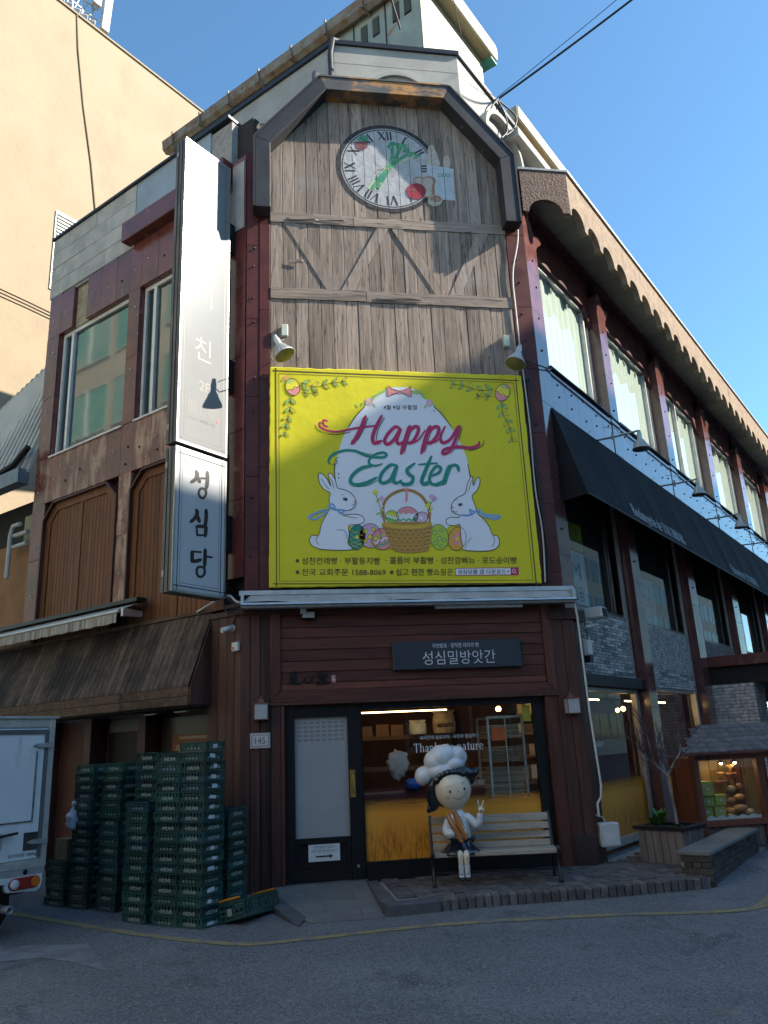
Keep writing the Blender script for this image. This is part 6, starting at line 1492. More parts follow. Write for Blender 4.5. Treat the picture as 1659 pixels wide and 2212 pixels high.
# cctv cameras, alarm box, wiring on the left corner
cc = thing('cctv_camera', 'small white bullet camera on the left corner column', 'camera', LL.P(.12, .1, 3.18))
p = LL.P(.16, .05, 3.2); b = MB(); b.lathe(p, LL.n, [(.045, 0), (.045, .02), (.02, .03), (.018, .07)], 14); b.build('mount', m_pale, cc)
q0 = LL.P(.16, .13, 3.19); ax = Vector((-.85, -.35, -.3)); b = MB(); b.lathe(q0-ax.normalized()*.05, ax, [(0, 0), (.035, 0), (.037, .16), (.03, .16), (.03, .15), (0, .15)], 14); b.build('body', m_pale, cc)
ab = thing('alarm_box', 'small white alarm box with a red square on the left corner column', 'box', FF.P(-.44, .06, 2.9))
b = MB(); b.hexa([LL.P(.02, .05, 2.88), LL.P(.14, .05, 2.88), LL.P(.14, .1, 2.88), LL.P(.02, .1, 2.88), LL.P(.02, .05, 3.0), LL.P(.14, .05, 3.0), LL.P(.14, .1, 3.0), LL.P(.02, .1, 3.0)]); b.build('case', m_pale, ab, bevel=.008)
b = MB(); b.box(LL, .085, .12, .1, .102, 2.9, 2.94); b.build('red_square', flat('red_plastic', (.6, .04, .03), .4), ab)
for k, pts in enumerate(([LL.P(.9, .05, 3.52), LL.P(.3, .06, 3.66), LL.P(.08, .06, 3.55), FF.P(-.4, .08, 3.5), FF.P(-.2, .06, 3.5)], [LL.P(.25, .12, 3.75), LL.P(.15, .2, 3.62), LL.P(.05, .1, 3.45), LL.P(.16, .06, 3.25)], [LL.P(.3, .1, 3.6), LL.P(.2, .12, 3.4), LL.P(.1, .1, 3.46), FF.P(-.45, .1, 3.42)])):
    b = MB(); b.tube(catmull(pts, 6), .012 if k else .018, 6); tag(b.build('wire', (m_pale, m_cab, m_cab)[k], loc=pts[0]), ('pale conduit running to the left corner under the lightbox', 'black wire dropping to the white bullet camera', 'tangled black wire on the left corner')[k], 'wire')
t = thing('cctv_camera', 'beige boxed camera on the brick panel right of the corner', 'camera', RR.P(.9, .1, 3.3))
b = MB(); b.box(RR, .72, .98, -.02, .26, 3.28, 3.45); b.build('hood', m_pale, t, bevel=.02); b = MB(); b.sheet(RR, .75, .95, .262, 3.3, 3.43); b.build('lens', m_dark, t); b = MB(); b.tube([RR.P(.45, .1, 3.12), RR.P(.85, .12, 3.2)], .025, 6); b.build('arm', m_pale, t)
t = thing('meter_box', 'small pale meter box on the brick edge of the right corner', 'box', RR.P(.5, .06, 2.75))
b = MB(); b.box(RR, .44, .6, -.02, .1, 2.72, 2.94); b.build('case', m_pale, t, bevel=.01); b = MB(); b.box(RR, .46, .58, -.02, .1, 2.62, 2.71); b.build('sensor', m_black, t)
b = MB(); b.tube([RR.P(.55, .06, 2.95), RR.P(.52, .05, 3.2), RR.P(.56, .05, 3.4)], .008, 5); b.build('lead', m_cab, t)
t = thing('utility_box', 'white utility box on the right corner column near the ground', 'box', FF.P(4.32, .05, .15))
b = MB(); b.box(FF, 4.19, 4.46, -.06, .09, .16, .46); b.build('case', flat('white_enclosure', (.56, .57, .57), .45), t, bevel=.015); b = MB(); b.box(FF, 4.215, 4.435, .09, .096, .185, .435); b.build('lid', flat('white_lid', (.60, .61, .61), .45), t, bevel=.004)
b = MB(); b.tube([FF.P(4.3, -.0, .46), FF.P(4.3, -.05, .52), FF.P(4.2, -.1, .56)], .012, 5); b.build('conduit', m_grey, t)
# cables clipped down the right of the boards
pts = [FF.P(3.96, .1, 10.5), FF.P(3.95, .06, 9.6), FF.P(3.80, .04, 8.9), FF.P(3.79, .03, 8.2), FF.P(3.80, .03, 7.2), FF.P(3.82, .03, 6.2), FF.P(3.80, .03, 5.2), FF.P(3.84, .03, 4.5), FF.P(3.80, .04, 3.75)]
b = MB(); b.tube(catmull(pts, 5), .012, 6); tag(b.build('wire', m_pale, loc=pts[0]), 'pale cable clipped down the right edge of the timber front', 'wire')
b = MB(); b.tube(catmull([FF.P(3.86, .03, 7.0), FF.P(3.84, .03, 6.0), FF.P(3.86, .03, 5.0), FF.P(3.9, .03, 4.2), FF.P(3.86, .03, 3.75)], 5), .014, 6); tag(b.build('wire', m_cab, loc=FF.P(3.86, .03, 7)), 'black cable beside the right edge of the yellow banner', 'wire')
b = MB(); b.tube(catmull([FF.P(3.8, .03, 7.35), FF.P(3.95, .05, 7.28), FF.P(4.08, .06, 7.22), RR.P(.3, .05, 7.3), RR.P(.45, .05, 7.36)], 5), .012, 6); tag(b.build('wire', m_cab, loc=FF.P(3.8, .03, 7.3)), 'black wire looping round the right corner at floodlight height', 'wire')
# overhead lines
def line3(a, c, sag, r, label, n=24):
    a, c = Vector(a), Vector(c); pts = [a+(c-a)*(i/n)+Vector((0, 0, -sag*4*(i/n)*(1-i/n))) for i in range(n+1)]
    b = MB(); b.tube(pts, r, 6); return tag(b.build('overhead_cable', m_cab, loc=a), label, 'cable')
an_ = RR.P(2.05, -1.13, 14.75)
line3(an_, RR.P(6.0, 8.5, 21.6), .25, .025, 'thick black overhead cable crossing the sky to the right')
line3(an_+Vector((0, 0, .05)), RR.P(6.0, 8.5, 22.1), .1, .008, 'thin wire just above the thick overhead cable at right')
line3((pc[0]-.6, pc[1]-.7, 14.75), (-1.2, -4.5, 21.5), .2, .02, 'thin black overhead wire rising over the roof parapet')
line3((pc[0]+.6, pc[1]-.7, 14.75), (.6, -4.5, 22.5), .2, .008, 'hair-thin wire over the roof beside the penthouse')
for k, pts in enumerate(([an_, RR.P(2.2, -1.05, 14.4), RR.P(2.1, -1.0, 13.9), RR.P(1.9, -1.05, 13.6)], [an_, RR.P(2.5, -.95, 14.55), RR.P(2.35, -.95, 14.1), RR.P(2.0, -1.0, 13.7)], [an_, RR.P(1.8, -1.0, 14.5), RR.P(1.6, -1.05, 14.2), RR.P(1.4, -1.05, 13.8)])):
    b = MB(); b.tube(catmull(pts, 6), .02, 6); tag(b.build('wire', m_cab, loc=an_), ('dark cable tail dropping down the white upper wall', 'looped cable tail on the white upper wall at right', 'left cable tail on the white upper wall')[k], 'wire')
# posters behind the middle-level windows
for (u0, u1, z0, z1, c1, c2, lb, tx) in ((.55, 1.75, 4.55, 5.0, (.30, .33, .03), (.22, .24, .02), 'lime green Korean poster inside the first middle window', '기 본으 배'), (.55, 1.75, 3.62, 4.5, (.42, .45, .47), (.36, .38, .4), 'pale blue-grey poster inside the first middle window', 'M'), (4.0, 5.3, 3.62, 4.5, (.36, .34, .29), (.3, .28, .24), 'cream poster with red letters inside the second middle window', 'EST')):
    b = MB(); b.box(RR, u0, u1, -.32, -.315, z0, z1); o = b.build('poster', pmat('paper_'+lb[:9], c1, c2, 2, rough=.7), loc=RR.P(u0, -.32, z0)); tag(o, lb, 'poster')
    b = MB(); mpz = fmap(RR, -.3135)
    if tx == 'EST': b.text('ㄷㅜㅊ', mpz, .3, (u0+u1)/2+.25, z0+.3, 0, w=.5, bold=.02)
    elif tx == 'M': b.text('M', mpz, .28, (u0+u1)/2+.2, z0+.42, 0, w=.34); b.text('앙팡', mpz, .26, (u0+u1)/2+.2, z0+.06, 0)
    else:
        b.text(tx, mpz, .2, (u0+u1)/2, z0+.2, 0, w=.9)
        for k in range(6): b.box(RR, u0+.05, u1-.05, -.3145, -.313, z0+.02+k*.028, z0+.032+k*.028, 0)
    b.build('print', flat('ink_'+lb[:6], (.45, .03, .03) if tx == 'EST' else (.05, .06, .08), .6), o)
# entrance canopy and brick pier further along the right wing
ec = part(MB().box(RR, 7.4, 10.7, -.3, 1.75, 2.87, 3.1), 'entrance_canopy', m_gran, bevel=.01)
b = MB(); b.box(RR, 7.5, 10.6, -.3, 1.65, 2.5, 2.868); b.build('canopy_underside', m_dark, ec)
brickwork(Frame((RR.P(7.45, 0, 0).x, RR.P(7.45, 0, 0).y), (Q, -Q), (-Q, -Q)), -.1, .82, .0, 2.5, .0, 'brick_pier', bk, m_brick, .2, .06, limit=0)
brickwork(Frame((RR.P(7.46, .82, 0).x, RR.P(7.46, .82, 0).y), (Q, Q), (Q, -Q)), 0, 1.0, .0, 2.5, .0, 'brick_pier', bk, m_brick, .2, .06, limit=0)
# ---------------------------------------------------------------- street things
def copy_tree(o, parent=None):
    c = o.copy(); COL.objects.link(c); c.parent = parent
    for ch in list(o.children): copy_tree(ch, c)
    return c
# --- bread crates: prototype with slotted walls, rim, print; copies share the meshes
CW, CD, CH = .375, .335, .1045
def pcr(n, c, c2): return pmat(n, c, c2, 3, rough=.45, rand=.38)
m_crate = pcr('green_crate_plastic', (.020, .070, .057), (.016, .055, .046))
m_crate2 = pcr('blue_green_crate_plastic', (.020, .070, .074), (.016, .056, .06))
m_crprint = flat('crate_print', (.34, .38, .36), .6)
def crate_mesh(style):
    b = MB(); t = .008; h = CH-.004; w, d = CW/2-.012, CD/2-.012
    sides = [(Frame((0, -d), (1, 0), (0, -1)), w), (Frame((0, d), (-1, 0), (0, 1)), w), (Frame((w, 0), (0, 1), (1, 0)), d), (Frame((-w, 0), (0, -1), (-1, 0)), d)]
    for F, hw in sides:
        b.box(F, -hw, hw, -t, 0, 0, .045); b.box(F, -hw, hw, -t, 0, h-.014, h)
        n = 7; pw = 2*hw/(n*2+1)
        if style == 0:
            for i in range(n+1): b.box(F, -hw+i*2*pw, -hw+(i*2+1)*pw, -t, 0, .045, h-.014)
        else:
            b.box(F, -hw, hw, -t, 0, .062, h-.026)
            for i in range(n+1): b.box(F, -hw+i*2*pw*.98+(.004), -hw+(i*2+1.1)*pw, -t, 0, .045, .062); b.box(F, -hw+i*2*pw, -hw+(i*2+1)*pw, -t, 0, h-.026, h-.014)
        b.box(F, -hw-.012, hw+.012, 0, .012, h-.010, h); b.box(F, -hw-.004, hw+.004, 0, .005, .0, .008)
        for e in (-hw, hw): b.box(F, e-.012, e+.012, 0, .006, .008, h-.010)
        for e in (-hw*.62, hw*.62): b.box(F, e-.004, e+.004, 0, .004, .008, .045)
    b.box(LO, -w, w, -d, d, .002, .008)
    return b
def crate_print(style):
    b = MB(); d = CD/2-.012
    for F, hw in ((Frame((0, -d), (1, 0), (0, -1)), 1), (Frame((CW/2-.012, 0), (0, 1), (1, 0)), .9)):
        mp = fmap(F, .0022)
        if style == 0:
            b.text('상월', mp, .034, -.055, .018, 0, w=.062, bold=.03); b.text('농협', mp, .034, .055, .018, 0, w=.062, bold=.03)
            b.stroke([(-.014, .05), (-.017, .03), (-.006, .018), (.006, .018), (.017, .03), (.014, .05)], .007, mp, 0, 0, taper=False); b.stroke([(-.02, .054), (0, .044), (.02, .054)], .005, mp, 0, 0)
        else:
            for i, ch in enumerate('상월농협'): b.text(ch, mp, .024, -.075+i*.05, .02, 0, bold=.03)
    return b
CP = []
for st in (0, 1):
    for mt in (m_crate, m_crate2):
        r = thing('bread_crate', 'x', 'crate', (0, 0, 0)); o = crate_mesh(st).build('basket', mt, r); o2 = crate_print(st).build('print', m_crprint, r)
        CP.append(r)
def _sticker():
    b = MB(); F = Frame((CW/2-.012, 0), (0, 1), (1, 0)); b.prism(F, [(-.06, .03), (.03, .028), (.034, .07), (.0, .074), (-.058, .072)], .0065, .0085); return b
st0 = thing('tmp', 'x', 'x', (0, 0, 0)); stk = _sticker().build('paper_label', flat('paper_label_white', (.58, .63, .66), .7), st0)
rng = random.Random(11)
def stack(x, y, ang, n, nm, sticky=.0):
    z = gz(x, y)+.002
    for k in range(n):
        src = CP[(0 if rng.random() < .62 else 2)+(1 if rng.random() < .3 else 0)]
        c = copy_tree(src); c.location = (x+rng.uniform(-.010, .010), y+rng.uniform(-.010, .010), z+k*CH); c.rotation_euler = (0, 0, ang+rng.uniform(-.05, .05))
        pos = 'top' if k == n-1 else 'bottom' if k == 0 else '%s from the top' % ordn(n-k)
        c['label'] = 'green bread crate, %s of the %s' % (pos, nm); c['group'] = 'stacked green bread crates'
        if rng.random() < sticky:
            s_ = stk.copy(); COL.objects.link(s_); s_.parent = c; s_.location = (0, rng.uniform(-.03, .03), rng.uniform(-.006, .004)); s_.rotation_euler = (rng.uniform(-.12, .12), 0, 0); s_.scale = (1, rng.uniform(.6, 1.2), rng.uniform(.7, 1.0))
def ordn(k):
    W = 'zeroth first second third fourth fifth sixth seventh eighth ninth tenth eleventh twelfth thirteenth fourteenth fifteenth sixteenth seventeenth eighteenth'.split(); return W[k]
A0 = math.atan2(-1.53+1.3, -.86+1.15)                     # front edge direction of the near stacks
def place(px, py, ang=A0):                                # front-left ground corner -> centre
    c, s_ = math.cos(ang), math.sin(ang); return px+c*CW/2-s_*CD/2, py+s_*CW/2+c*CD/2
for (px, py, n, nm, a, stc) in ((-1.18, -1.29, 18, 'tall front stack with labels', A0, .75), (-1.455, -1.075, 17, 'stack left of the labelled one', A0, .2), (-1.81, -.79, 12, 'shorter front stack', A0-.05, .3),
                               (-2.235, .0, 16, 'stack behind the shorter front one', A0-.08, 0), (-2.63, .34, 16, 'far left stack by the bag', A0-.1, 0), (-1.78, -.36, 17, 'tall back stack in the middle', A0-.05, 0),
                               (-1.47, -.62, 16, 'half-hidden stack behind the front pair', A0, 0), (-2.98, .66, 5, 'low stack under the box', A0-.1, 0), (-.93, -.98, 11, 'stack beside the corner column', A0+.06, 0)):
    x, y = place(px, py, a); stack(x, y, a, n, nm, stc)
# tilted empty crate with orange handles
tc_ = thing('bread_crate', 'empty green crate with orange handles lying tilted beside the stacks', 'crate', (-.40, -1.12, ZS+.02), None)
tc_.rotation_euler = (R_(-13), R_(3), R_(57))
b = MB(); TW, TD, TH = .68, .36, .19
for F, hw in ((Frame((0, -TD/2), (1, 0), (0, -1)), TW/2), (Frame((0, TD/2), (-1, 0), (0, 1)), TW/2), (Frame((TW/2, 0), (0, 1), (1, 0)), TD/2), (Frame((-TW/2, 0), (0, -1), (-1, 0)), TD/2)):
    for z in (0, .05, .1, .15): b.box(F, -hw, hw, -.008, 0, z, z+.022)
    b.box(F, -hw-.01, hw+.01, -.008, .012, TH-.015, TH)
    n = max(3, int(hw*2/.055))
    for i in range(n+1): e = -hw+i*2*hw/n; b.box(F, e-.007, e+.007, -.006, .006, 0, TH-.015)
b.box(LO, -TW/2, TW/2, -TD/2, TD/2, 0, .008)
b = b.build('basket', m_crate, None, loc=(0, 0, 0)); b.parent = tc_
for e in (-TW/2, TW/2):
    q_ = MB(); q_.tube([(e, -.15, TH+.02), (e, .15, TH+.02)], .013, 8); o = q_.build('handle', flat('orange_plastic', (.65, .22, .015), .4), None, loc=(0, 0, 0)); o.parent = tc_
q_ = MB(); q_.sheet(Frame((-TW/2-.009, 0), (0, -1), (-1, 0)), -.03, .03, 0, .05, .12); o = q_.build('paper_label', flat('grey_label', (.3, .3, .28), .7), None, loc=(0, 0, 0)); o.parent = tc_
for r in CP+[st0]:
    for ch in list(r.children): bpy.data.objects.remove(ch)
    bpy.data.objects.remove(r)
# cardboard box on the low stack, knotted bag
cx_, cy_ = place(-2.95, .62, A0-.1); zc = gz(cx_, cy_)+5*CH+.004
b = MB(); obox(b, cx_, cy_, A0-.15, .27, .25, zc, zc+.25); cb = b.build('cardboard_box', pmat('cardboard', (.26, .17, .10), (.22, .145, .085), 3, rough=.85), loc=(cx_, cy_, zc), bevel=.004)
tag(cb, 'brown cardboard box standing on the low crate stack', 'box')
fb = Frame((cx_, cy_), (math.cos(A0-.15), math.sin(A0-.15)), (math.sin(A0-.15), -math.cos(A0-.15))); b = MB(); mp = fmap(fb, .1265)
for i in range(3): b.text(('상월', '농협', '감자')[i], mp, .04, -.02, zc+.15-i*.05, 0)
b.build('print', flat('box_print', (.1, .06, .04), .8), cb)
b = MB(); bx_ = Vector((-2.62, .25, gz(-2.6, .3)+1.02)); b.ball(bx_, (.07, .06, .13), 14, 10, 0, lambda v: v+Vector((.012*math.sin(v.z*60), .01*math.cos(v.z*45), 0))); b.lathe(bx_+Vector((0, 0, .11)), (.2, 0, 1), [(.03, 0), (.012, .04), (.014, .055), (.03, .08), (.026, .11), (0, .12)], 10)
tag(b.build('plastic_bag', pmat('white_plastic_bag', (.55, .57, .62), (.42, .44, .5), 12, rough=.4), loc=bx_), 'knotted white plastic bag hanging at the far left crate stack', 'bag')
# dark ramp wedge by the apron
b = MB(); b.slab([(-.24, -.72), (-.14, -.42), (.2, -1.42), (.12, -1.78)], -.3, lambda x, y: gz(x, y)+.012+.07*max(0, min(1, (y+1.75)/1.2))); tag(b.build('kerb_ramp', m_kerbs, loc=(0, -1, ZS), bevel=.006), 'dark rubber kerb ramp beside the door apron', 'ramp')
# --- small box truck at the left edge
TR = Frame((RR.P(-5.45, -4, 0).x, RR.P(-5.45, -4, 0).y), (-Q, -Q), (Q, -Q))   # u towards the lane's near side, n rearwards
tk = thing('box_truck', 'small white box truck seen from behind at the left edge', 'truck', TR.P(.85, -2, ZS))
m_twh = pmat('white_truck_paint', (.62, .66, .68), (.57, .61, .63), 2, rough=.3, stain=((.34, .33, .31), 2.5, .56, .78, (3, 3, .6)))
b = MB(); b.box(TR, .0, 1.7, -3.0, -.03, .52, 2.03); b.build('cargo_box', m_twh, tk, bevel=.01)
b = MB()
for (a, c, z0, z1) in ((-.02, .05, .5, 2.05), (1.65, 1.72, .5, 2.05), (.05, 1.65, 1.95, 2.05), (.05, 1.65, .5, .58)): b.box(TR, a, c, -.05, .0, z0, z1)
b.build('rear_frame', m_alu, tk, bevel=.006)
b = MB(); b.box(TR, -.04, 1.74, -.12, .03, 2.05, 2.075); b.build('roof_lip', m_alu, tk)
for (a, c) in ((.055, .845), (.855, 1.645)):
    b = MB(); b.box(TR, a, c, -.03, -.005, .585, 1.945, 0); dr = b.build('rear_door', m_twh, tk, bevel=.008)
    b = MB()
    for (e, f, z0, z1) in ((a+.0, a+.045, .6, 1.93), (c-.045, c, .6, 1.93), (a+.045, c-.045, 1.88, 1.93)): b.box(TR, e, f, -.005, .004, z0, z1)
    b.build('door_seal', flat('grey_rubber', (.10, .105, .11), .6), dr)
    b = MB(); b.box(TR, a+.12, a+.135, -.005, .006, .98, 1.7); b.box(TR, c-.135, c-.12, -.005, .006, .98, 1.7); b.box(TR, a+.12, c-.12, -.005, .006, .965, .98); b.build('chain_trim', pmat('dark_chain', (.05, .05, .055), (.3, .3, .3), 60, rough=.4, metal=.6), dr)
    for z in (.76, 1.76):
        b = MB(); b.prism(TR, [(a-.06, z-.03), (a+.12, z-.02), (a+.18, z), (a+.12, z+.02), (a-.06, z+.03)], -.004, .022); b.build('hinge', m_alud, dr)
b = MB(); b.box(TR, .09, .26, -.004, .003, .68, .86); b.build('steel_plate', pmat('dark_steel', (.09, .09, .095), (.06, .06, .065), 8, rough=.35, metal=.6), tk)
b = MB(); b.box(TR, .52, .60, .0, .04, .72, .88); b.build('latch', m_alud, tk); b = MB(); b.tube([TR.P(.56, .04, .85), TR.P(.36, .05, .87)], .014, 6); b.build('latch_handle', m_black, tk)
def mpT(x, z, k=0): return TR.P(-x, -.0042, z)
b = MB(); b.text('최대적재량 1000kg', mpT, .045, -.10, .615, 0, w=.32, align='r', bold=.015); b.build('lettering', m_ink, tk)
b = MB(); b.box(TR, -.0, 1.7, -.06, .01, .42, .5); b.build('rear_sill', m_alud, tk)
b = MB(); b.lathe(TR.P(.22, .01, .47), TR.n, [(.02, 0), (.028, .004), (0, .006)], 12); b.build('sill_lamp', m_black, tk)
# lamp cluster
b = MB(); b.prism(TR, [(.02, .44), (.44, .44), (.45, .40), (.43, .31), (.40, .29), (.08, .26), (.03, .29), (.01, .36)], -.06, .012); lpnl = b.build('lamp_panel', m_twh, tk, bevel=.01)
def pill(u0, u1, z0, z1, d0, d1):
    r = (z1-z0)/2; zc_ = (z0+z1)/2; P = [(u0+r+r*math.cos(t), zc_+r*math.sin(t)) for t in [math.pi/2+math.pi*i/10 for i in range(11)]]+[(u1-r+r*math.cos(t), zc_+r*math.sin(t)) for t in [-math.pi/2+math.pi*i/10 for i in range(11)]]
    q_ = MB(); q_.prism(TR, P, d0, d1); return q_
pill(.05, .40, .305, .425, .01, .035).build('tail_light', pmat('red_lens', (.30, .012, .01), (.22, .01, .008), 8, rough=.12, coat=.5), lpnl, bevel=.008)
pill(.055, .16, .315, .415, .034, .042).build('indicator_lens', pmat('amber_lens', (.60, .15, .01), (.5, .11, .01), 14, rough=.15), lpnl, bevel=.006)
b = MB(); b.lathe(TR.P(.34, .035, .365), TR.n, [(.048, 0), (.048, .008), (.03, .014), (0, .016)], 18); b.build('reverse_lens', pmat('clear_lens', (.62, .62, .62), (.45, .45, .45), 40, rough=.15), lpnl)
b = MB(); b.box(TR, .5, 1.3, -.05, .03, .3, .38); b.build('bumper', m_alud, tk); b = MB(); b.box(TR, .45, .9, -.04, .045, .385, .44); b.build('number_plate', m_pale, tk)
b = MB(); b.box(TR, .15, 1.55, -3.0, -.1, .25, .45); b.build('chassis', m_black, tk)
for (u, d) in ((.08, -.75), (1.42, -.75), (.08, -3.5), (1.42, -3.5)):
    c0 = TR.P(u, d, ZS+.29); b = MB(); b.lathe(c0, -TR.u if 0 else TR.u, [(.0, .0), (.17, .0), (.27, .01), (.29, .03), (.29, .17), (.27, .19), (.17, .2), (0, .2)], 24); wh = b.build('wheel', flat('tyre_rubber', (.018, .018, .019), .8), tk)
b = MB(); b.hexa([TR.P(.05, -3.1, .2), TR.P(1.65, -3.1, .2), TR.P(1.65, -4.6, .2), TR.P(.05, -4.6, .2), TR.P(.05, -3.1, 1.75), TR.P(1.65, -3.1, 1.75), TR.P(1.6, -4.1, 1.75), TR.P(.1, -4.1, 1.75)]); b.build('cab', m_twh, tk, bevel=.05)
b = MB(); b.lathe(TR.P(.35, -.3, .12), TR.n, [(.04, 0), (.04, .3), (.03, .3), (.03, .1)], 10); b.build('exhaust', m_alud, tk)
# --- park bench
BU = Vector((.98402, -.17806, 0)); BNV = Vector((-.17806, -.98402, 0)); B0 = Vector((1.7565, -.8230, ZP))
BF = Frame((B0.x, B0.y), (BU.x, BU.y), (BNV.x, BNV.y))
bz = lambda z: ZP+z
be = thing('park_bench', 'wooden slat bench with black iron ends before the shop window', 'bench', BF.P(.73, -.2, ZP))
m_slat = wood('worn_bench_slat', (.40, .345, .28), (.29, .24, .19), 'x', .75, .7, .5, .12, (.13, .10, .075), spec=.3)
m_iron = pmat('black_cast_iron', (.012, .012, .014), (.02, .02, .022), 12, rough=.4)
zs_ = [(.36, .435), (.455, .53), (.55, .63), (.645, .735)]
for i, (z0, z1) in enumerate(zs_):
    d0 = -.36-(z0-.36)*.22; d1 = -.36-(z1-.36)*.22; b = MB()
    b.hexa([BF.P(.0, d0-.015, bz(z0)), BF.P(1.46, d0-.015, bz(z0)), BF.P(1.46, d0+.012, bz(z0)), BF.P(.0, d0+.012, bz(z0)), BF.P(.0, d1-.015, bz(z1)), BF.P(1.46, d1-.015, bz(z1)), BF.P(1.46, d1+.012, bz(z1)), BF.P(.0, d1+.012, bz(z1))]); b.build('backrest_slat', m_slat, be, bevel=.006)
for i in range(4):
    d1 = .03-i*.095; b = MB(); b.box(BF, 0, 1.46+.03, d1-.083, d1, bz(.335 if i else .318), bz(.362)); b.build('seat_slat', m_slat, be, bevel=.006)
for u in (-.01, 1.475):
    b = MB()
    P = [BF.P(u, -.47, bz(.75)), BF.P(u, -.42, bz(.6)), BF.P(u, -.37, bz(.42)), BF.P(u, -.34, bz(.33)), BF.P(u, -.38, bz(.2)), BF.P(u, -.42, bz(.0))]
    b.tube(catmull(P, 4), .02, 8); b.build('rear_leg', m_iron, be)
    b = MB(); b.tube(catmull([BF.P(u, -.34, bz(.325)), BF.P(u, -.15, bz(.32)), BF.P(u, .02, bz(.335)), BF.P(u, .05, bz(.37)), BF.P(u, .02, bz(.39)), BF.P(u, .0, bz(.36))], 4), .02, 8); b.build('seat_bearer', m_iron, be)
    b = MB(); b.tube(catmull([BF.P(u, .02, bz(.34)), BF.P(u, -.03, bz(.22)), BF.P(u, -.0, bz(.1)), BF.P(u, .02, bz(.0))], 4), .02, 8); b.box(BF, u-.025, u+.025, -.01, .06, bz(0), bz(.03)); b.build('front_leg', m_iron, be)
    b = MB(); b.tube([BF.P(u, -.01, bz(.12)), BF.P(u, -.4, bz(.12))], .013, 6); b.build('side_stretcher', m_iron, be)
b = MB(); b.tube([BF.P(0, -.2, bz(.12)), BF.P(1.46, -.2, bz(.12))], .013, 6); b.build('long_stretcher', m_iron, be)
# ---------------------------------------------------------------- seated chef figure on the bench
sx = thing('chef_statue', 'painted statue of a smiling chef girl seated on the bench, holding baguettes', 'statue', BF.P(.3, -.17, bz(.36)))
def gp(n, c, c2=None, r=.3): return pmat(n, c, c2 or tuple(x*.93 for x in c), 5, rough=r*.6, spec=.6, coat=.25)
m_skin = gp('painted_skin', (.74, .63, .48)); m_hair = gp('painted_black_hair', (.010, .010, .016), r=.22); m_coat = gp('painted_white_coat', (.62, .65, .68)); m_hat = gp('painted_white_hat', (.66, .68, .70)); m_apr = gp('painted_apron', (.012, .014, .024), r=.25); m_bagu = gp('painted_crust_brown', (.30, .105, .02), (.40, .17, .04), .4); m_face = flat('face_ink', (.03, .02, .02), .4, var=0); m_cheek = gp('cheek_blush', (.72, .46, .33))
S_ = lambda u, d, z: BF.P(u, d, bz(z))
HC_ = S_(.285, -.16, 1.075)                              # head centre
tl = .17                                                  # lean of the head
EU, EN, EZ = BU.copy(), BNV.copy(), Vector((0, 0, 1))
e1 = (EU*math.cos(tl)+EZ*math.sin(tl)); e3 = (EZ*math.cos(tl)-EU*math.sin(tl)); e2 = EN
def H(a, d, z): return HC_+e1*a+e2*d+e3*z                 # head space: right, forward, up
def headball(b, c, r, n=20, m=14, mi=0, fn=None):
    vs = MB(); vs.ball((0, 0, 0), r, n, m)
    out = []
    for v in vs.v:
        x, y, z = v
        if fn: x, y, z = fn(x, y, z)
        out.append(H(c[0]+x, c[1]+y, c[2]+z))
    return b.add(out, vs.f, mi, True)
b = MB(); headball(b, (0, 0, 0), (.232, .21, .25), 28, 18, 0, lambda x, y, z: (x*(1-.14*max(0, -z/.25)**2), y, z)); hd = b.build('head', m_skin, sx)
def on_face(a, z): # point just off the face surface
    k = 1-.14*max(0, -z/.25)**2; q_ = 1-(a/(.232*k))**2-(z/.25)**2; return H(a, .21*math.sqrt(max(.02, q_))+.0025, z)
def fs_patch(pts, w, mi, b):
    p = catmull([(x, y, 0) for x, y in pts], 6); L = []; R2 = []
    for i in range(len(p)):
        t = (p[min(i+1, len(p)-1)]-p[max(i-1, 0)]).normalized(); L.append(on_face(p[i].x-t.y*w/2, p[i].y+t.x*w/2)); R2.append(on_face(p[i].x+t.y*w/2, p[i].y-t.x*w/2))
    b.ruled(L, R2, mi)
b = MB()
for (a, z) in ((-.045, -.015), (.135, -.018)): b.add([on_face(a+.014*math.cos(t), z+.018*math.sin(t)) for t in [i*math.pi/7 for i in range(14)]], [tuple(range(14))], 0)
fs_patch([(-.03, -.075), (.0, -.105), (.045, -.117), (.1, -.105), (.14, -.075), (.148, -.05)], .0055, 0, b); fs_patch([(-.075, .045), (-.05, .052), (-.025, .047)], .0045, 0, b); fs_patch([(.11, .047), (.13, .054), (.15, .045)], .0045, 0, b); fs_patch([(.042, -.035), (.05, -.03), (.058, -.035)], .007, 0, b)
b.build('face_paint', m_face, hd)
b = MB()
b.add([on_face(-.085+.026*math.cos(t), -.075+.02*math.sin(t)) for t in [i*math.pi/8 for i in range(16)]], [tuple(range(16))], 0); b.build('cheek', m_cheek, hd)
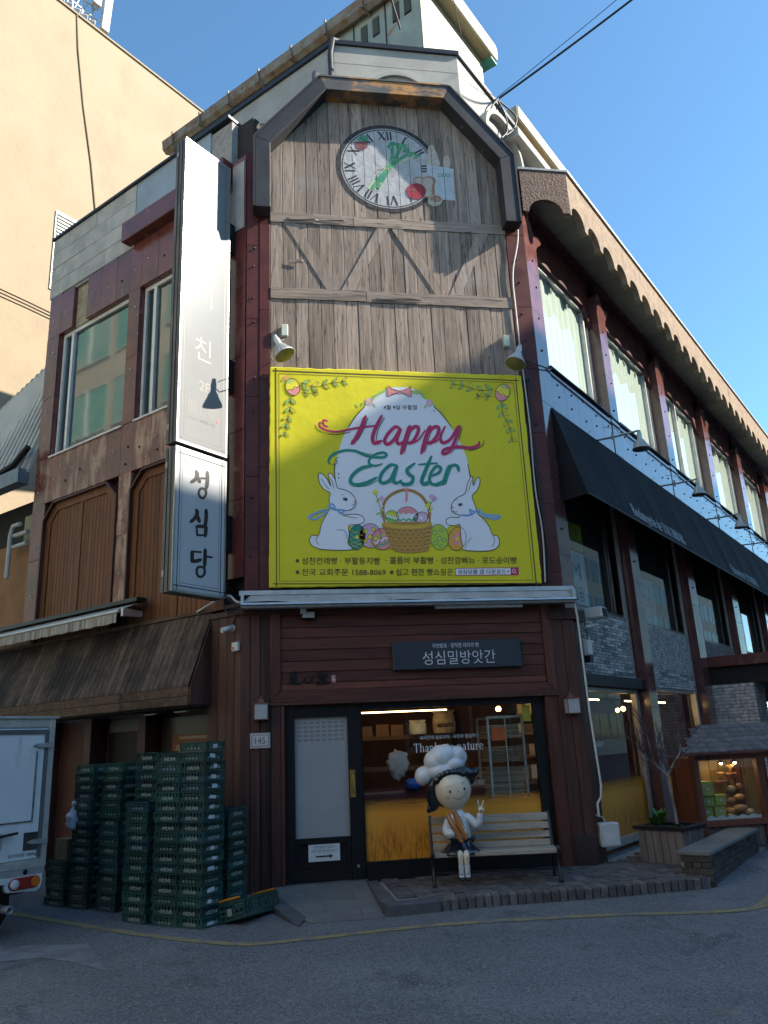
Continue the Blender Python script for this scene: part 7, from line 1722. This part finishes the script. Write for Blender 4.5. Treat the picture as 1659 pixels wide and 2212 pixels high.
# hair: cap, fringe, bob to the left, flick to the right
b = MB(); headball(b, (-.01, -.06, .04), (.245, .2, .24), 24, 16)
def hl(pts, rs): b.tube(catmull([H(*q_) for q_ in pts], 5), [rs[min(len(rs)-1, i//5)]+(rs[min(len(rs)-1, i//5+1)]-rs[min(len(rs)-1, i//5)])*(i % 5)/5 for i in range((len(pts)-1)*5+1)], 12)
hl([(-.12, .04, .20), (-.225, .02, .08), (-.26, .0, -.05), (-.285, .0, -.14), (-.37, .02, -.19)], (.06, .07, .075, .07, .012))
hl([(-.12, -.05, .2), (-.21, -.04, .05), (-.235, -.04, -.08), (-.28, -.03, -.15), (-.37, .0, -.20)], (.06, .08, .08, .065, .015))
hl([(-.1, -.12, .1), (-.14, -.13, -.05), (-.18, -.1, -.18)], (.09, .1, .05))
hl([(.08, .05, .22), (.18, .04, .17), (.25, .03, .13), (.32, .04, .14), (.375, .04, .19)], (.05, .07, .075, .05, .006))
hl([(.12, -.05, .18), (.2, -.04, .08), (.25, -.02, .06), (.31, .02, .10)], (.06, .08, .06, .012))
for (a_, z_, r_) in ((-.165, .14, .05), (-.12, .178, .048), (-.065, .195, .044), (-.01, .2, .044), (.05, .195, .044), (.105, .18, .044), (.15, .15, .04)): headball(b, (a_, .135-.9*a_*a_, z_), (r_, r_*.8, r_), 12, 8)
hr = b.build('hair', m_hair, sx); md = hr.modifiers.new('remesh', 'REMESH'); md.mode = 'VOXEL'; md.voxel_size = .009; md.use_smooth_shade = True; md = hr.modifiers.new('smooth', 'SMOOTH'); md.iterations = 4
# chef hat: soft band and three big puffs leaning with the head
b = MB(); I_ = lambda u, d, z: HC_+EU*u+EN*d+EZ*z
def iball(u, d, z, r):
    q_ = MB(); q_.ball((0, 0, 0), r if isinstance(r, tuple) else (r, r, r), 22, 14); b.add([I_(u+v[0], d+v[1], z+v[2]) for v in q_.v], q_.f, 0, True)
iball(-.13, -.05, .22, (.23, .2, .14)); iball(.02, -.05, .29, (.16, .18, .1))
iball(-.345, -.04, .165, (.118, .13, .118)); iball(-.27, -.06, .2, .11)
for q_ in ((-.2, .0, .33, .14), (-.13, .01, .38, .145), (-.06, .0, .405, .13), (-.14, -.1, .36, .14)): iball(*q_)
for q_ in ((.085, -.02, .405, .105), (.115, -.05, .37, .1), (.06, -.1, .39, .11)): iball(*q_)
ht = b.build('chef_hat', m_hat, sx)
md = ht.modifiers.new('remesh', 'REMESH'); md.mode = 'VOXEL'; md.voxel_size = .010; md.use_smooth_shade = True
md = ht.modifiers.new('smooth', 'SMOOTH'); md.iterations = 12; md.factor = .5
# body: torso, arms and hands as one remeshed surface per cloth
b = MB(); c0 = S_(.345, -.16, .5)
def ring_loft(b, rings, n=20, mi=0):
    vs = []
    for (u, d, z, ru, rd) in rings:
        for i in range(n):
            w = 2*math.pi*i/n; vs.append(S_(u+ru*math.cos(w), d+rd*math.sin(w), z))
    m = len(rings)
    b.add(vs, [(j*n+i, j*n+(i+1) % n, (j+1)*n+(i+1) % n, (j+1)*n+i) for j in range(m-1) for i in range(n)]+[tuple(range(n)), tuple(range(m*n-1, m*n-n-1, -1))], mi, True)
ring_loft(b, [(.335, -.16, .48, .135, .115), (.335, -.16, .56, .14, .12), (.335, -.16, .66, .135, .115), (.335, -.16, .75, .115, .1), (.33, -.16, .81, .075, .075), (.325, -.16, .85, .045, .05)])
b.tube(catmull([S_(.24, -.14, .755), S_(.19, -.08, .67), S_(.185, .0, .59), S_(.25, .03, .585), S_(.33, .02, .60)], 5), [.05]*6+[.058]*5+[.055]*5+[.045]*5, 12)
b.tube(catmull([S_(.42, -.14, .76), S_(.49, -.1, .71), S_(.54, -.08, .655), S_(.575, -.06, .70), S_(.595, -.05, .79)], 5), [.052]*6+[.05]*5+[.046]*5+[.04]*5, 12)
tr = b.build('coat', m_coat, sx); md = tr.modifiers.new('remesh', 'REMESH'); md.mode = 'VOXEL'; md.voxel_size = .009; md.use_smooth_shade = True; md = tr.modifiers.new('smooth', 'SMOOTH'); md.iterations = 4
b = MB()
for (u, z) in ((.375, .70), (.385, .755), (.345, .70), (.352, .755)): b.ball(S_(u, -.045 if z < .73 else -.06, z), .007, 8, 6)
b.build('button', flat('button_grey', (.35, .38, .45), .4), tr)
# neck
b = MB(); b.tube([S_(.325, -.16, .80), S_(.315, -.16, .87)], .04, 12); b.build('neck', m_skin, sx)
# apron skirt
b = MB(); vs = []; n = 32; prof = [(.50, .1, .09), (.47, .125, .11), (.43, .165, .15), (.39, .205, .2), (.365, .235, .225), (.345, .24, .23), (.34, .2, .19)]
for (z, ru, rd) in prof:
    for i in range(n):
        w = 2*math.pi*i/n; k = 1+.035*math.sin(w*6+1)*(ru > .15); vs.append(S_(.33+ru*k*math.cos(w), -.13+rd*k*math.sin(w)*(1.0 if math.sin(w) > 0 else .75), z+.004*math.sin(w*5)))
b.add(vs, [(j*n+i, j*n+(i+1) % n, (j+1)*n+(i+1) % n, (j+1)*n+i) for j in range(len(prof)-1) for i in range(n)]+[tuple(range(n))], 0, True); sk = b.build('apron', m_apr, sx)
b = MB(); b.lathe(S_(.335, -.16, .488), (0, 0, 1), [(.13, 0), (.137, .012), (.13, .03)], 24); b.ball(S_(.47, -.13, .5), (.03, .02, .022)); b.ball(S_(.50, -.14, .515), (.03, .015, .018)); b.ball(S_(.49, -.14, .48), (.022, .015, .025)); b.build('apron_bow', m_apr, sk)
# legs, socks, shoes
for k, u in enumerate((.315, .385)):
    b = MB(); b.tube(catmull([S_(u, .02, .365), S_(u, .075, .35), S_(u, .085, .31), S_(u, .08, .22)], 4), [.042, .042, .041, .04, .04, .038, .036, .035, .034, .033, .031, .03, .03], 12); b.build('leg', m_skin, sx)
    b = MB(); b.tube([S_(u, .081, .238), S_(u, .08, .18), S_(u, .08, .12)], [.034, .032, .03], 12); b.ball(S_(u, .1, .115), (.03, .035, .025)); b.build('sock', flat('white_sock_%d' % k, (.62, .63, .63), .5), sx)
    b = MB(); b.ball(S_(u, .115, .092), (.034, .05, .024), 14, 8); b.ball(S_(u, .075, .1), (.03, .03, .026), 12, 8); b.tube(catmull([S_(u-.03, .1, .105), S_(u, .115, .142), S_(u+.03, .1, .105)], 5), .006, 6); b.build('shoe', flat('black_shoe_%d' % k, (.012, .012, .013), .2), sx)
# hands
b = MB(); hw = S_(.60, -.05, .815)
b.ball(hw+Vector((0, 0, .02)), (.03, .022, .034), 12, 8)
for (pts, r) in (([(.590, .845), (.582, .89), (.578, .935)], .0105), ([(.612, .842), (.628, .885), (.642, .925)], .0105), ([(.622, .83), (.634, .845), (.628, .826)], .010), ([(.628, .815), (.640, .825), (.632, .808)], .009), ([(.585, .82), (.603, .835), (.618, .83)], .0105)):
    b.tube(catmull([S_(u, -.05+(.022 if r < .0104 or pts[0][0] == .585 else 0), z) for u, z in pts], 4), r, 8); b.ball(S_(pts[-1][0], -.05+(.022 if r < .0104 or pts[0][0] == .585 else 0), pts[-1][1]), r, 8, 6)
b.build('raised_hand', m_skin, sx)
b = MB(); b.ball(S_(.355, .035, .605), (.036, .03, .034), 12, 8)
for k in range(4): b.tube(catmull([S_(.35+.004*k, .055, .63-k*.017), S_(.375, .085, .628-k*.017), S_(.40, .08, .622-k*.017)], 4), .0098, 8)
b.tube(catmull([S_(.34, .06, .63), S_(.355, .085, .65), S_(.375, .09, .66)], 4), .0105, 8); b.build('holding_hand', m_skin, sx)
for (a, c) in (((.195, .03, .79), (.345, .075, .49)), ((.265, .04, .845), (.405, .07, .52))):
    b = MB(); p, q_ = S_(*a), S_(*c); pts = [p+(q_-p)*(i/12) for i in range(13)]
    b.tube(pts, [.012+.026*math.sin(math.pi*min(1, max(0, .08+.84*i/12)))**.6+(.003 if i % 2 else 0) for i in range(13)], 12); b.build('baguette', m_bagu, sx)
# ---------------------------------------------------------------- low brick wall, planter, little tree, display hut
WU0, WU1 = -.42, 2.05
lw_ = thing('low_brick_wall', 'low dark brick wall with concrete coping at lower right', 'wall', RR.P(.8, 1.43, ZS))
b = MB(); b.box(RR, WU0+.02, WU1-.02, 1.28, 1.585, ZS-.1, .17); b.build('core', m_mort, lw_)
rows = 5; bh_ = (.17-ZS-.0)/rows
ms = []
for L_ in (.19, .09):
    q_ = MB(); obox(q_, 0, 0, 0, L_, .06, -bh_/2+.004, bh_/2-.004, jit=.002); o = q_.build('brick', m_brickd); ms.append((L_, o.data)); bpy.data.objects.remove(o)
og = ORG[lw_.name]
def setb(F, u, d, z, me):
    o = bpy.data.objects.new('brick', me); COL.objects.link(o); o.parent = lw_; p = F.P(u, d, z)
    o.location = (p.x-og[0], p.y-og[1], p.z-og[2]); o.rotation_euler = (0, 0, math.atan2(F.u.y, F.u.x)+random.uniform(-.01, .01))
WE = Frame((RR.P(WU0, 0, 0).x, RR.P(WU0, 0, 0).y), (Q, -Q), (-Q, -Q))
for r in range(rows):
    z = ZS+(r+.5)*bh_; u = WU0+(.0 if r % 2 else -.1)
    while u < WU1-.05:
        a = max(u, WU0); e = min(u+.19, WU1); me = ms[0][1] if e-a > .15 else ms[1][1]
        setb(RR, (a+e)/2 if e-a > .15 else a+.045, 1.58, z, me); u += .2
    for k in range(3 if r % 2 else 2):
        setb(WE, 1.3+.06+k*.11 if r % 2 else 1.28+.1+k*.17, .0, z, ms[1 if r % 2 else 0][1])
b = MB(); b.box(RR, WU0-.04, WU1+.03, 1.24, 1.64, .172, .225); b.build('coping', m_conc, lw_, bevel=.012)
# planter box
PB = Frame((4.74, -.13), (Q*.86+.02, -Q*1.1), (-Q, -Q)); pu = Vector((.56, -.83, 0)).normalized(); pv = Vector((.83, .56, 0)).normalized()
PB = Frame((4.70, -.12), (pu.x, pu.y), (-pv.x, -pv.y))   # u along its front, n outwards
pl = thing('planter', 'grey wooden planter box with black rim in front of the street window', 'planter', PB.P(.32, -.25, ZP))
m_plk = wood('grey_planter_board', (.20, .175, .16), (.13, .11, .10), 'z', .85, .8, .5, .18, (.05, .04, .036))
b = MB(); b.box(PB, .02, .61, -.50, -.02, ZP, .36); b.build('liner', m_dark, pl)
for k in range(6):
    for (F, u0, w) in ((PB, .0, .105), (Frame((PB.P(.63, 0, 0).x, PB.P(.63, 0, 0).y), (pv.x, pv.y), (pu.x, pu.y)), .0, .087)):
        q_ = MB(); a = u0+k*w; q_.hexa([F.P(a+.003, -.02, ZP), F.P(a+w-.003, -.02, ZP), F.P(a+w-.003, .0, ZP), F.P(a+.003, .0, ZP), F.P(a+.003, .0, .37), F.P(a+w-.003, .0, .37), F.P(a+w-.003, .025, .37), F.P(a+.003, .025, .37)]); q_.build('board', m_plk, pl, bevel=.004)
b = MB()
for (a, c, e, f) in ((-.05, .68, -.05, .05), (-.05, .68, -.58, -.50), (-.05, .03, -.50, -.05), (.60, .68, -.50, -.05)): b.box(PB, a, c, e, f, .365, .415)
b.build('rim', m_black, pl, bevel=.006)
b = MB(); b.box(PB, .03, .6, -.5, -.05, .33, .372); b.build('soil', pmat('soil', (.05, .035, .025), (.03, .022, .016), 20, rough=1, bump=.8, bscale=40), pl)
# tufts of green leaves growing in the planter
m_leaf = pmat('fresh_leaf', (.055, .16, .025), (.035, .11, .02), 9, rough=.5, rand=.2)
def tuft(label, c, n, h, spread, seed):
    rnd = random.Random(seed); t = thing('green_plant', label, 'plant', c)
    for i in range(n):
        a = rnd.uniform(0, 6.28); l = h*rnd.uniform(.6, 1.1); o = Vector((math.cos(a), math.sin(a), 0))*spread*rnd.uniform(.4, 1); w = rnd.uniform(.013, .024)
        side = Vector((-math.sin(a), math.cos(a), 0)); A = []; B = []
        for k in range(6):
            s_ = k/5; p = Vector(c)+o*s_**1.5*1.1+Vector((0, 0, l*(s_-.35*s_*s_))); ww = w*math.sin(math.pi*min(1, .12+.88*s_)) if k < 5 else .0005
            A.append(p+side*ww); B.append(p-side*ww)
        b = MB(); b.ruled(A, B, 0, True); b.build('leaf', m_leaf, t, recalc=False)
tuft('larger bushy green plant at the left of the planter', PB.P(.22, -.2, .37), 60, .36, .2, 1)
tuft('small low green plant at the right of the planter', PB.P(.5, -.15, .37), 16, .13, .10, 2)
tuft('low green sprout at the left end of the planter', PB.P(.08, -.25, .37), 14, .2, .1, 3)
# bare young tree behind the planter
tb0 = Vector((PB.P(.40, -.32, .37)))
tre = thing('young_tree', 'bare pale-barked young tree standing in the planter', 'tree', tb0)
m_bark = pmat('pale_bark', (.33, .31, .30), (.16, .135, .125), 14, st=(1, 1, .4), rough=.8, bump=.5, bscale=40)
m_twig = pmat('brown_twig', (.10, .06, .05), (.07, .045, .04), 10, rough=.8)
X = BU; Y = Vector((0, 1, 0)); Z = Vector((0, 0, 1))
V3 = lambda a, y, z: tb0+Vector((1, 0, 0))*a+Y*y+Z*z
b = MB(); b.tube(catmull([V3(0, 0, 0), V3(-.01, 0, .25), V3(-.03, 0, .5), V3(-.045, 0, .66)], 5), [.021-.0005*i for i in range(16)], 8); b.build('trunk', m_bark, tre)
limbs = [([V3(-.045, 0, .65), V3(.04, -.02, .78), V3(.16, -.03, .93), V3(.2, -.02, 1.05), V3(.195, 0, 1.2)], .019), ([V3(-.045, 0, .65), V3(-.09, .0, .8), V3(-.075, .02, .95)], .016), ([V3(-.045, 0, .66), V3(-.13, .02, .76), V3(-.2, .03, .88), V3(-.23, .03, 1.1), V3(-.26, .02, 1.25)], .013), ([V3(-.12, .02, .74), V3(-.3, .0, .9), V3(-.42, -.02, 1.05), V3(-.56, -.03, 1.18)], .009)]
for p, r in limbs:
    c = catmull(p, 5); b = MB(); b.tube(c, [r*(1-.65*i/len(c)) for i in range(len(c))], 7); b.build('branch', m_bark, tre)
rnd = random.Random(4); b = MB()
def twig(p, d, l, r, dep):
    q_ = p.copy(); pts = [p]; dd = d.copy()
    for k in range(4): dd = (dd+Vector((rnd.uniform(-.35, .35), rnd.uniform(-.35, .35), rnd.uniform(-.15, .3)))).normalized(); q_ = q_+dd*l/4; pts.append(q_)
    b.tube(pts, [r, r*.85, r*.7, r*.55, r*.35], 4, caps=False)
    if dep:
        for k in (1, 2, 3, 4):
            if rnd.random() < .85: twig(pts[k], (dd+Vector((rnd.uniform(-1, 1), rnd.uniform(-.6, .6), rnd.uniform(-.3, .8)))).normalized(), l*.62, r*.6, dep-1)
for p, r in limbs:
    c = catmull(p, 5)
    for k in range(3, len(c), 2): twig(c[k], Vector((rnd.uniform(-1, .6), rnd.uniform(-.5, .5), rnd.uniform(.1, 1))).normalized(), .34, .0075, 2)
o = b.build('crown', m_twig, tre, recalc=False)
# --- little display hut with shingled roof
KX0, KX1, KY0, KY1 = 5.97, 7.5, .5, 1.15
KF = Frame((0, KY0), (1, 0), (0, -1))
kh = thing('display_hut', 'small wooden display hut with shingled roof and lit glass window', 'display case', (6.6, .8, ZP))
m_hut = wood('red_brown_hut_wood', (.17, .06, .04), (.11, .04, .028), 'z', .55, .8, .35, .15, (.03, .012, .01))
for x in (5.96, 6.98, 7.42):
    b = MB(); b.box(KF, x, x+.1, -.1, .0, ZP, 1.2); b.build('post', m_hut, kh, bevel=.004)
    b = MB(); b.box(KF, x, x+.1, -.7, -.6, ZP, 1.2); b.build('post', m_hut, kh, bevel=.004)
for (z0, z1) in ((1.16, 1.24), (.25, .33)):
    b = MB(); b.box(KF, 5.955, 7.53, -.09, .008, z0, z1); b.build('rail', m_hut, kh, bevel=.004)
for k in range(12):
    b = MB(); b.box(KF, 6.06+k*.115, 6.06+k*.115+.108, -.08, -.055, ZP, .25); b.build('base_board', m_plk, kh)
b = MB(); b.box(KF, 6.0, 7.5, -.69, -.1, .24, .29); b.build('floor', m_hut, kh)
for k in range(10):
    b = MB(); b.box(KF, 6.03+k*.145, 6.03+k*.145+.135, -.69, -.67, .29, 1.2); b.build('back_board', pmat('ochre_board_%d' % k, (.34, .22, .07), (.25, .16, .05), 3, rough=.6), kh)
b = MB(); b.box(Frame((5.99, 0), (0, 1), (1, 0)), .6, 1.1, -.01, .01, .29, 1.2); b.build('side_board', m_hut, kh)
b = MB(); b.sheet(KF, 6.06, 6.99, -.045, .33, 1.16); b.build('pane', m_glass, kh); b = MB(); b.sheet(KF, 7.08, 7.42, -.045, .33, 1.16); b.build('pane', m_glass, kh)
# roof with individual rounded shingles
ry0, ry1, rz0, rz1 = KY0-.12, KY0+.40, 1.27, 1.66
b = MB(); b.add([(5.78, ry0, rz0-.03), (7.75, ry0, rz0-.03), (7.75, ry1, rz1-.02), (6.34, ry1, rz1-.02), (5.78, ry0, rz0), (7.75, ry0, rz0), (7.75, ry1, rz1), (6.34, ry1, rz1)], [(0, 1, 2, 3), (7, 6, 5, 4), (0, 4, 5, 1), (1, 5, 6, 2), (2, 6, 7, 3), (3, 7, 4, 0)])
rfh = b.build('roof', m_hut, kh)
b = MB(); b.add([(6.34, ry1+.01, rz1-.01), (7.75, ry1+.01, rz1-.01), (7.75, KY1+.25, rz0), (6.3, KY1+.25, rz0), (6.36, ry1+.01, rz1-.04), (7.75, ry1+.01, rz1-.04), (7.75, KY1+.25, rz0-.03), (6.3, KY1+.25, rz0-.03)], [(0, 1, 2, 3), (7, 6, 5, 4), (0, 4, 5, 1), (1, 5, 6, 2), (2, 6, 7, 3), (3, 7, 4, 0)]); b.build('rear_slope', m_hut, kh)
m_shg = pmat('slate_brown_shingle', (.165, .14, .125), (.115, .098, .09), 5, rough=.75, rand=.22, bump=.3, bscale=30)
nr = 6
for r in range(nr):
    t0 = r/nr; t1 = min(1, (r+1.35)/nr); xa0 = 5.79+.56*t0; xb = 7.74; n = 14; w = (xb-xa0)/n; xo = (w/2 if r % 2 else 0)
    for k in range(n):
        a = xa0+k*w+xo+.002; e = min(a+w-.004, xb)
        if e-a < .03: continue
        j = random.uniform(-.006, .006); ty = lambda t: ry0+(ry1-ry0)*t; tz = lambda t: rz0+(rz1-rz0)*t
        yb, zb = ty(t0)+j, tz(t0)+.016+j*.6; yt, zt_ = ty(t1), tz(t1)+.004
        m_ = (a+e)/2; P = [(a, yb+.018, zb+.010), (a+(e-a)*.25, yb+.003, zb+.002), (m_, yb-.002, zb), (a+(e-a)*.75, yb+.003, zb+.002), (e, yb+.018, zb+.010), (e, yt, zt_), (a, yt, zt_)]
        q_ = MB(); q_.add(P+[(x, y, z-.013) for x, y, z in P], [tuple(range(7)), tuple(range(13, 6, -1))]+[(i, (i+1) % 7, 7+(i+1) % 7, 7+i) for i in range(7)]); q_.build('shingle', m_shg, rfh)
# goods inside the hut
m_gift = [pmat('gift_box_%d' % k, c, tuple(x*.85 for x in c), 7, rough=.5, stain=((.25, .22, .15), 9, .62, .7)) for k, c in enumerate(((.36, .42, .06), (.42, .44, .10), (.30, .40, .08)))]
for k, (x, z, w, h, lb) in enumerate(((6.13, .36, .17, .15, 'left box of the bottom row'), (6.32, .36, .17, .16, 'right box of the bottom row'), (6.15, .515, .17, .13, 'left box of the middle row'), (6.33, .525, .17, .14, 'right box of the middle row'), (6.12, .66, .2, .2, 'large box on top of the pile'))):
    b = MB(); b.box(KF, x, x+w, -.40+.02*k, -.22+.02*k, z, z+h); o = b.build('gift_box', m_gift[k % 3], loc=KF.P(x+w/2, -.3, z), bevel=.004)
    tag(o, 'lime green gift box in the display hut, %s' % lb, 'box', 'lime gift boxes in the display hut')
    q_ = MB(); mp = fmap(KF, -.2185+.02*k, .001); q_.oval(x+w/2, z+h*.5, .04, .04, mp, 0, 0); q_.oval(x+w/2, z+h*.5, .028, .028, mp, 1, 1); q_.build('print', [flat('gift_print_a%d' % k, (.30, .26, .16), .6), flat('gift_print_b%d' % k, (.55, .55, .35), .6)], o)
b = MB(); b.box(KF, 6.06, 6.98, -.62, -.06, .29, .305); gr = b.build('artificial_grass', flat('grass_green', (.03, .16, .03), .8), loc=KF.P(6.5, -.3, .3))
tag(gr, 'strip of green artificial grass on the floor of the display hut', 'grass', kind='stuff')
q_ = MB()
for k in range(900):
    x, d = random.uniform(6.07, 6.97), random.uniform(-.6, -.08); p = KF.P(x, d, .303); q_.add([p, p+Vector((.006, 0, 0)), p+Vector((random.uniform(-.01, .01), random.uniform(-.01, .01), random.uniform(.03, .06)))], [(0, 1, 2)])
q_.build('blades', flat('blade_green', (.035, .20, .03), .7), gr, recalc=False)
bl = thing('bread_display', 'heap of loaves and baskets at the right inside the display hut', 'bread', KF.P(6.75, -.3, .3))
m_lf = [gp('loaf_%d' % k, c, None, .5) for k, c in enumerate(((.45, .24, .08), (.38, .18, .06), (.55, .40, .22), (.30, .12, .05)))]
for k, (x, d, z, r) in enumerate(((6.62, -.3, .42, (.09, .07, .05)), (6.78, -.28, .45, (.12, .07, .06)), (6.9, -.25, .4, (.07, .07, .05)), (6.70, -.4, .55, (.1, .07, .06)), (6.86, -.4, .6, (.09, .07, .05)), (6.6, -.42, .62, (.08, .06, .05)), (6.78, -.45, .72, (.08, .06, .05)), (6.92, -.45, .74, (.06, .05, .06)), (6.55, -.2, .37, (.05, .04, .03)))):
    b = MB(); b.ball(KF.P(x, d, z), r, 14, 8); b.build('loaf', m_lf[k % 4], bl)
for k, (x, z) in enumerate(((6.62, .76), (6.8, .86))):
    b = MB(); b.lathe(KF.P(x, -.45, z), (0, 0, 1), [(.05, 0), (.09, .06), (.1, .09), (.085, .09), (.05, .02)], 18); b.build('basket', m_lf[3], bl)
    b = MB(); b.lathe(KF.P(x+.02, -.45, z+.1), (0, 0, 1), [(.0, 0), (.02, 0), (.012, .05), (.07, .1), (0, .11)], 14); b.build('ornament', m_lf[0], bl)
b = MB(); A = []; B = []
for i in range(31): x = 6.08+.88*i/30; A.append(KF.P(x, -.055, .335)); B.append(KF.P(x, -.06, .36+.035*abs(math.sin(i*.55))))
b.ruled(A, B); tag(b.build('lace_trim', flat('white_lace', (.55, .58, .58), .7), loc=KF.P(6.5, -.06, .33)), 'white lace strip along the bottom of the hut window', 'cloth')
for k, x in enumerate((6.22, 6.62, 6.85)):
    p = KF.P(x, -.35, 1.1); t = thing('hut_lamp', 'small warm lamp under the display hut roof, %s one' % ('left', 'middle', 'right')[k], 'lamp', p); b = MB(); b.ball(p, .022, 10, 6); b.build('bulb', emit('hut_bulb_%d' % k, (1.0, .72, .36), 34.0), t)
    b = MB(); b.lathe(p, (0, 0, 1), [(.05, .0), (.02, .04), (.008, .06), (0, .06)], 12); b.build('shade', m_darkm, t)
b = MB(); b.box(KF, 7.54, 7.9, -.5, -.4, .2, 1.15); tag(b.build('blue_sign', pmat('blue_panel', (.08, .14, .28), (.07, .11, .22), 3, rough=.4), loc=KF.P(7.7, -.4, .2), bevel=.01), 'edge of a blue panel behind the display hut', 'sign')
# lettering is one printed layer, too fine to pick apart
for o in bpy.data.objects:
    if o.parent and o.type == 'MESH' and o.name.split('.')[0] in ('window_lettering', 'lettering', 'print', 'notice_print', 'film_pattern', 'bread_print'): o['kind'] = 'stuff'
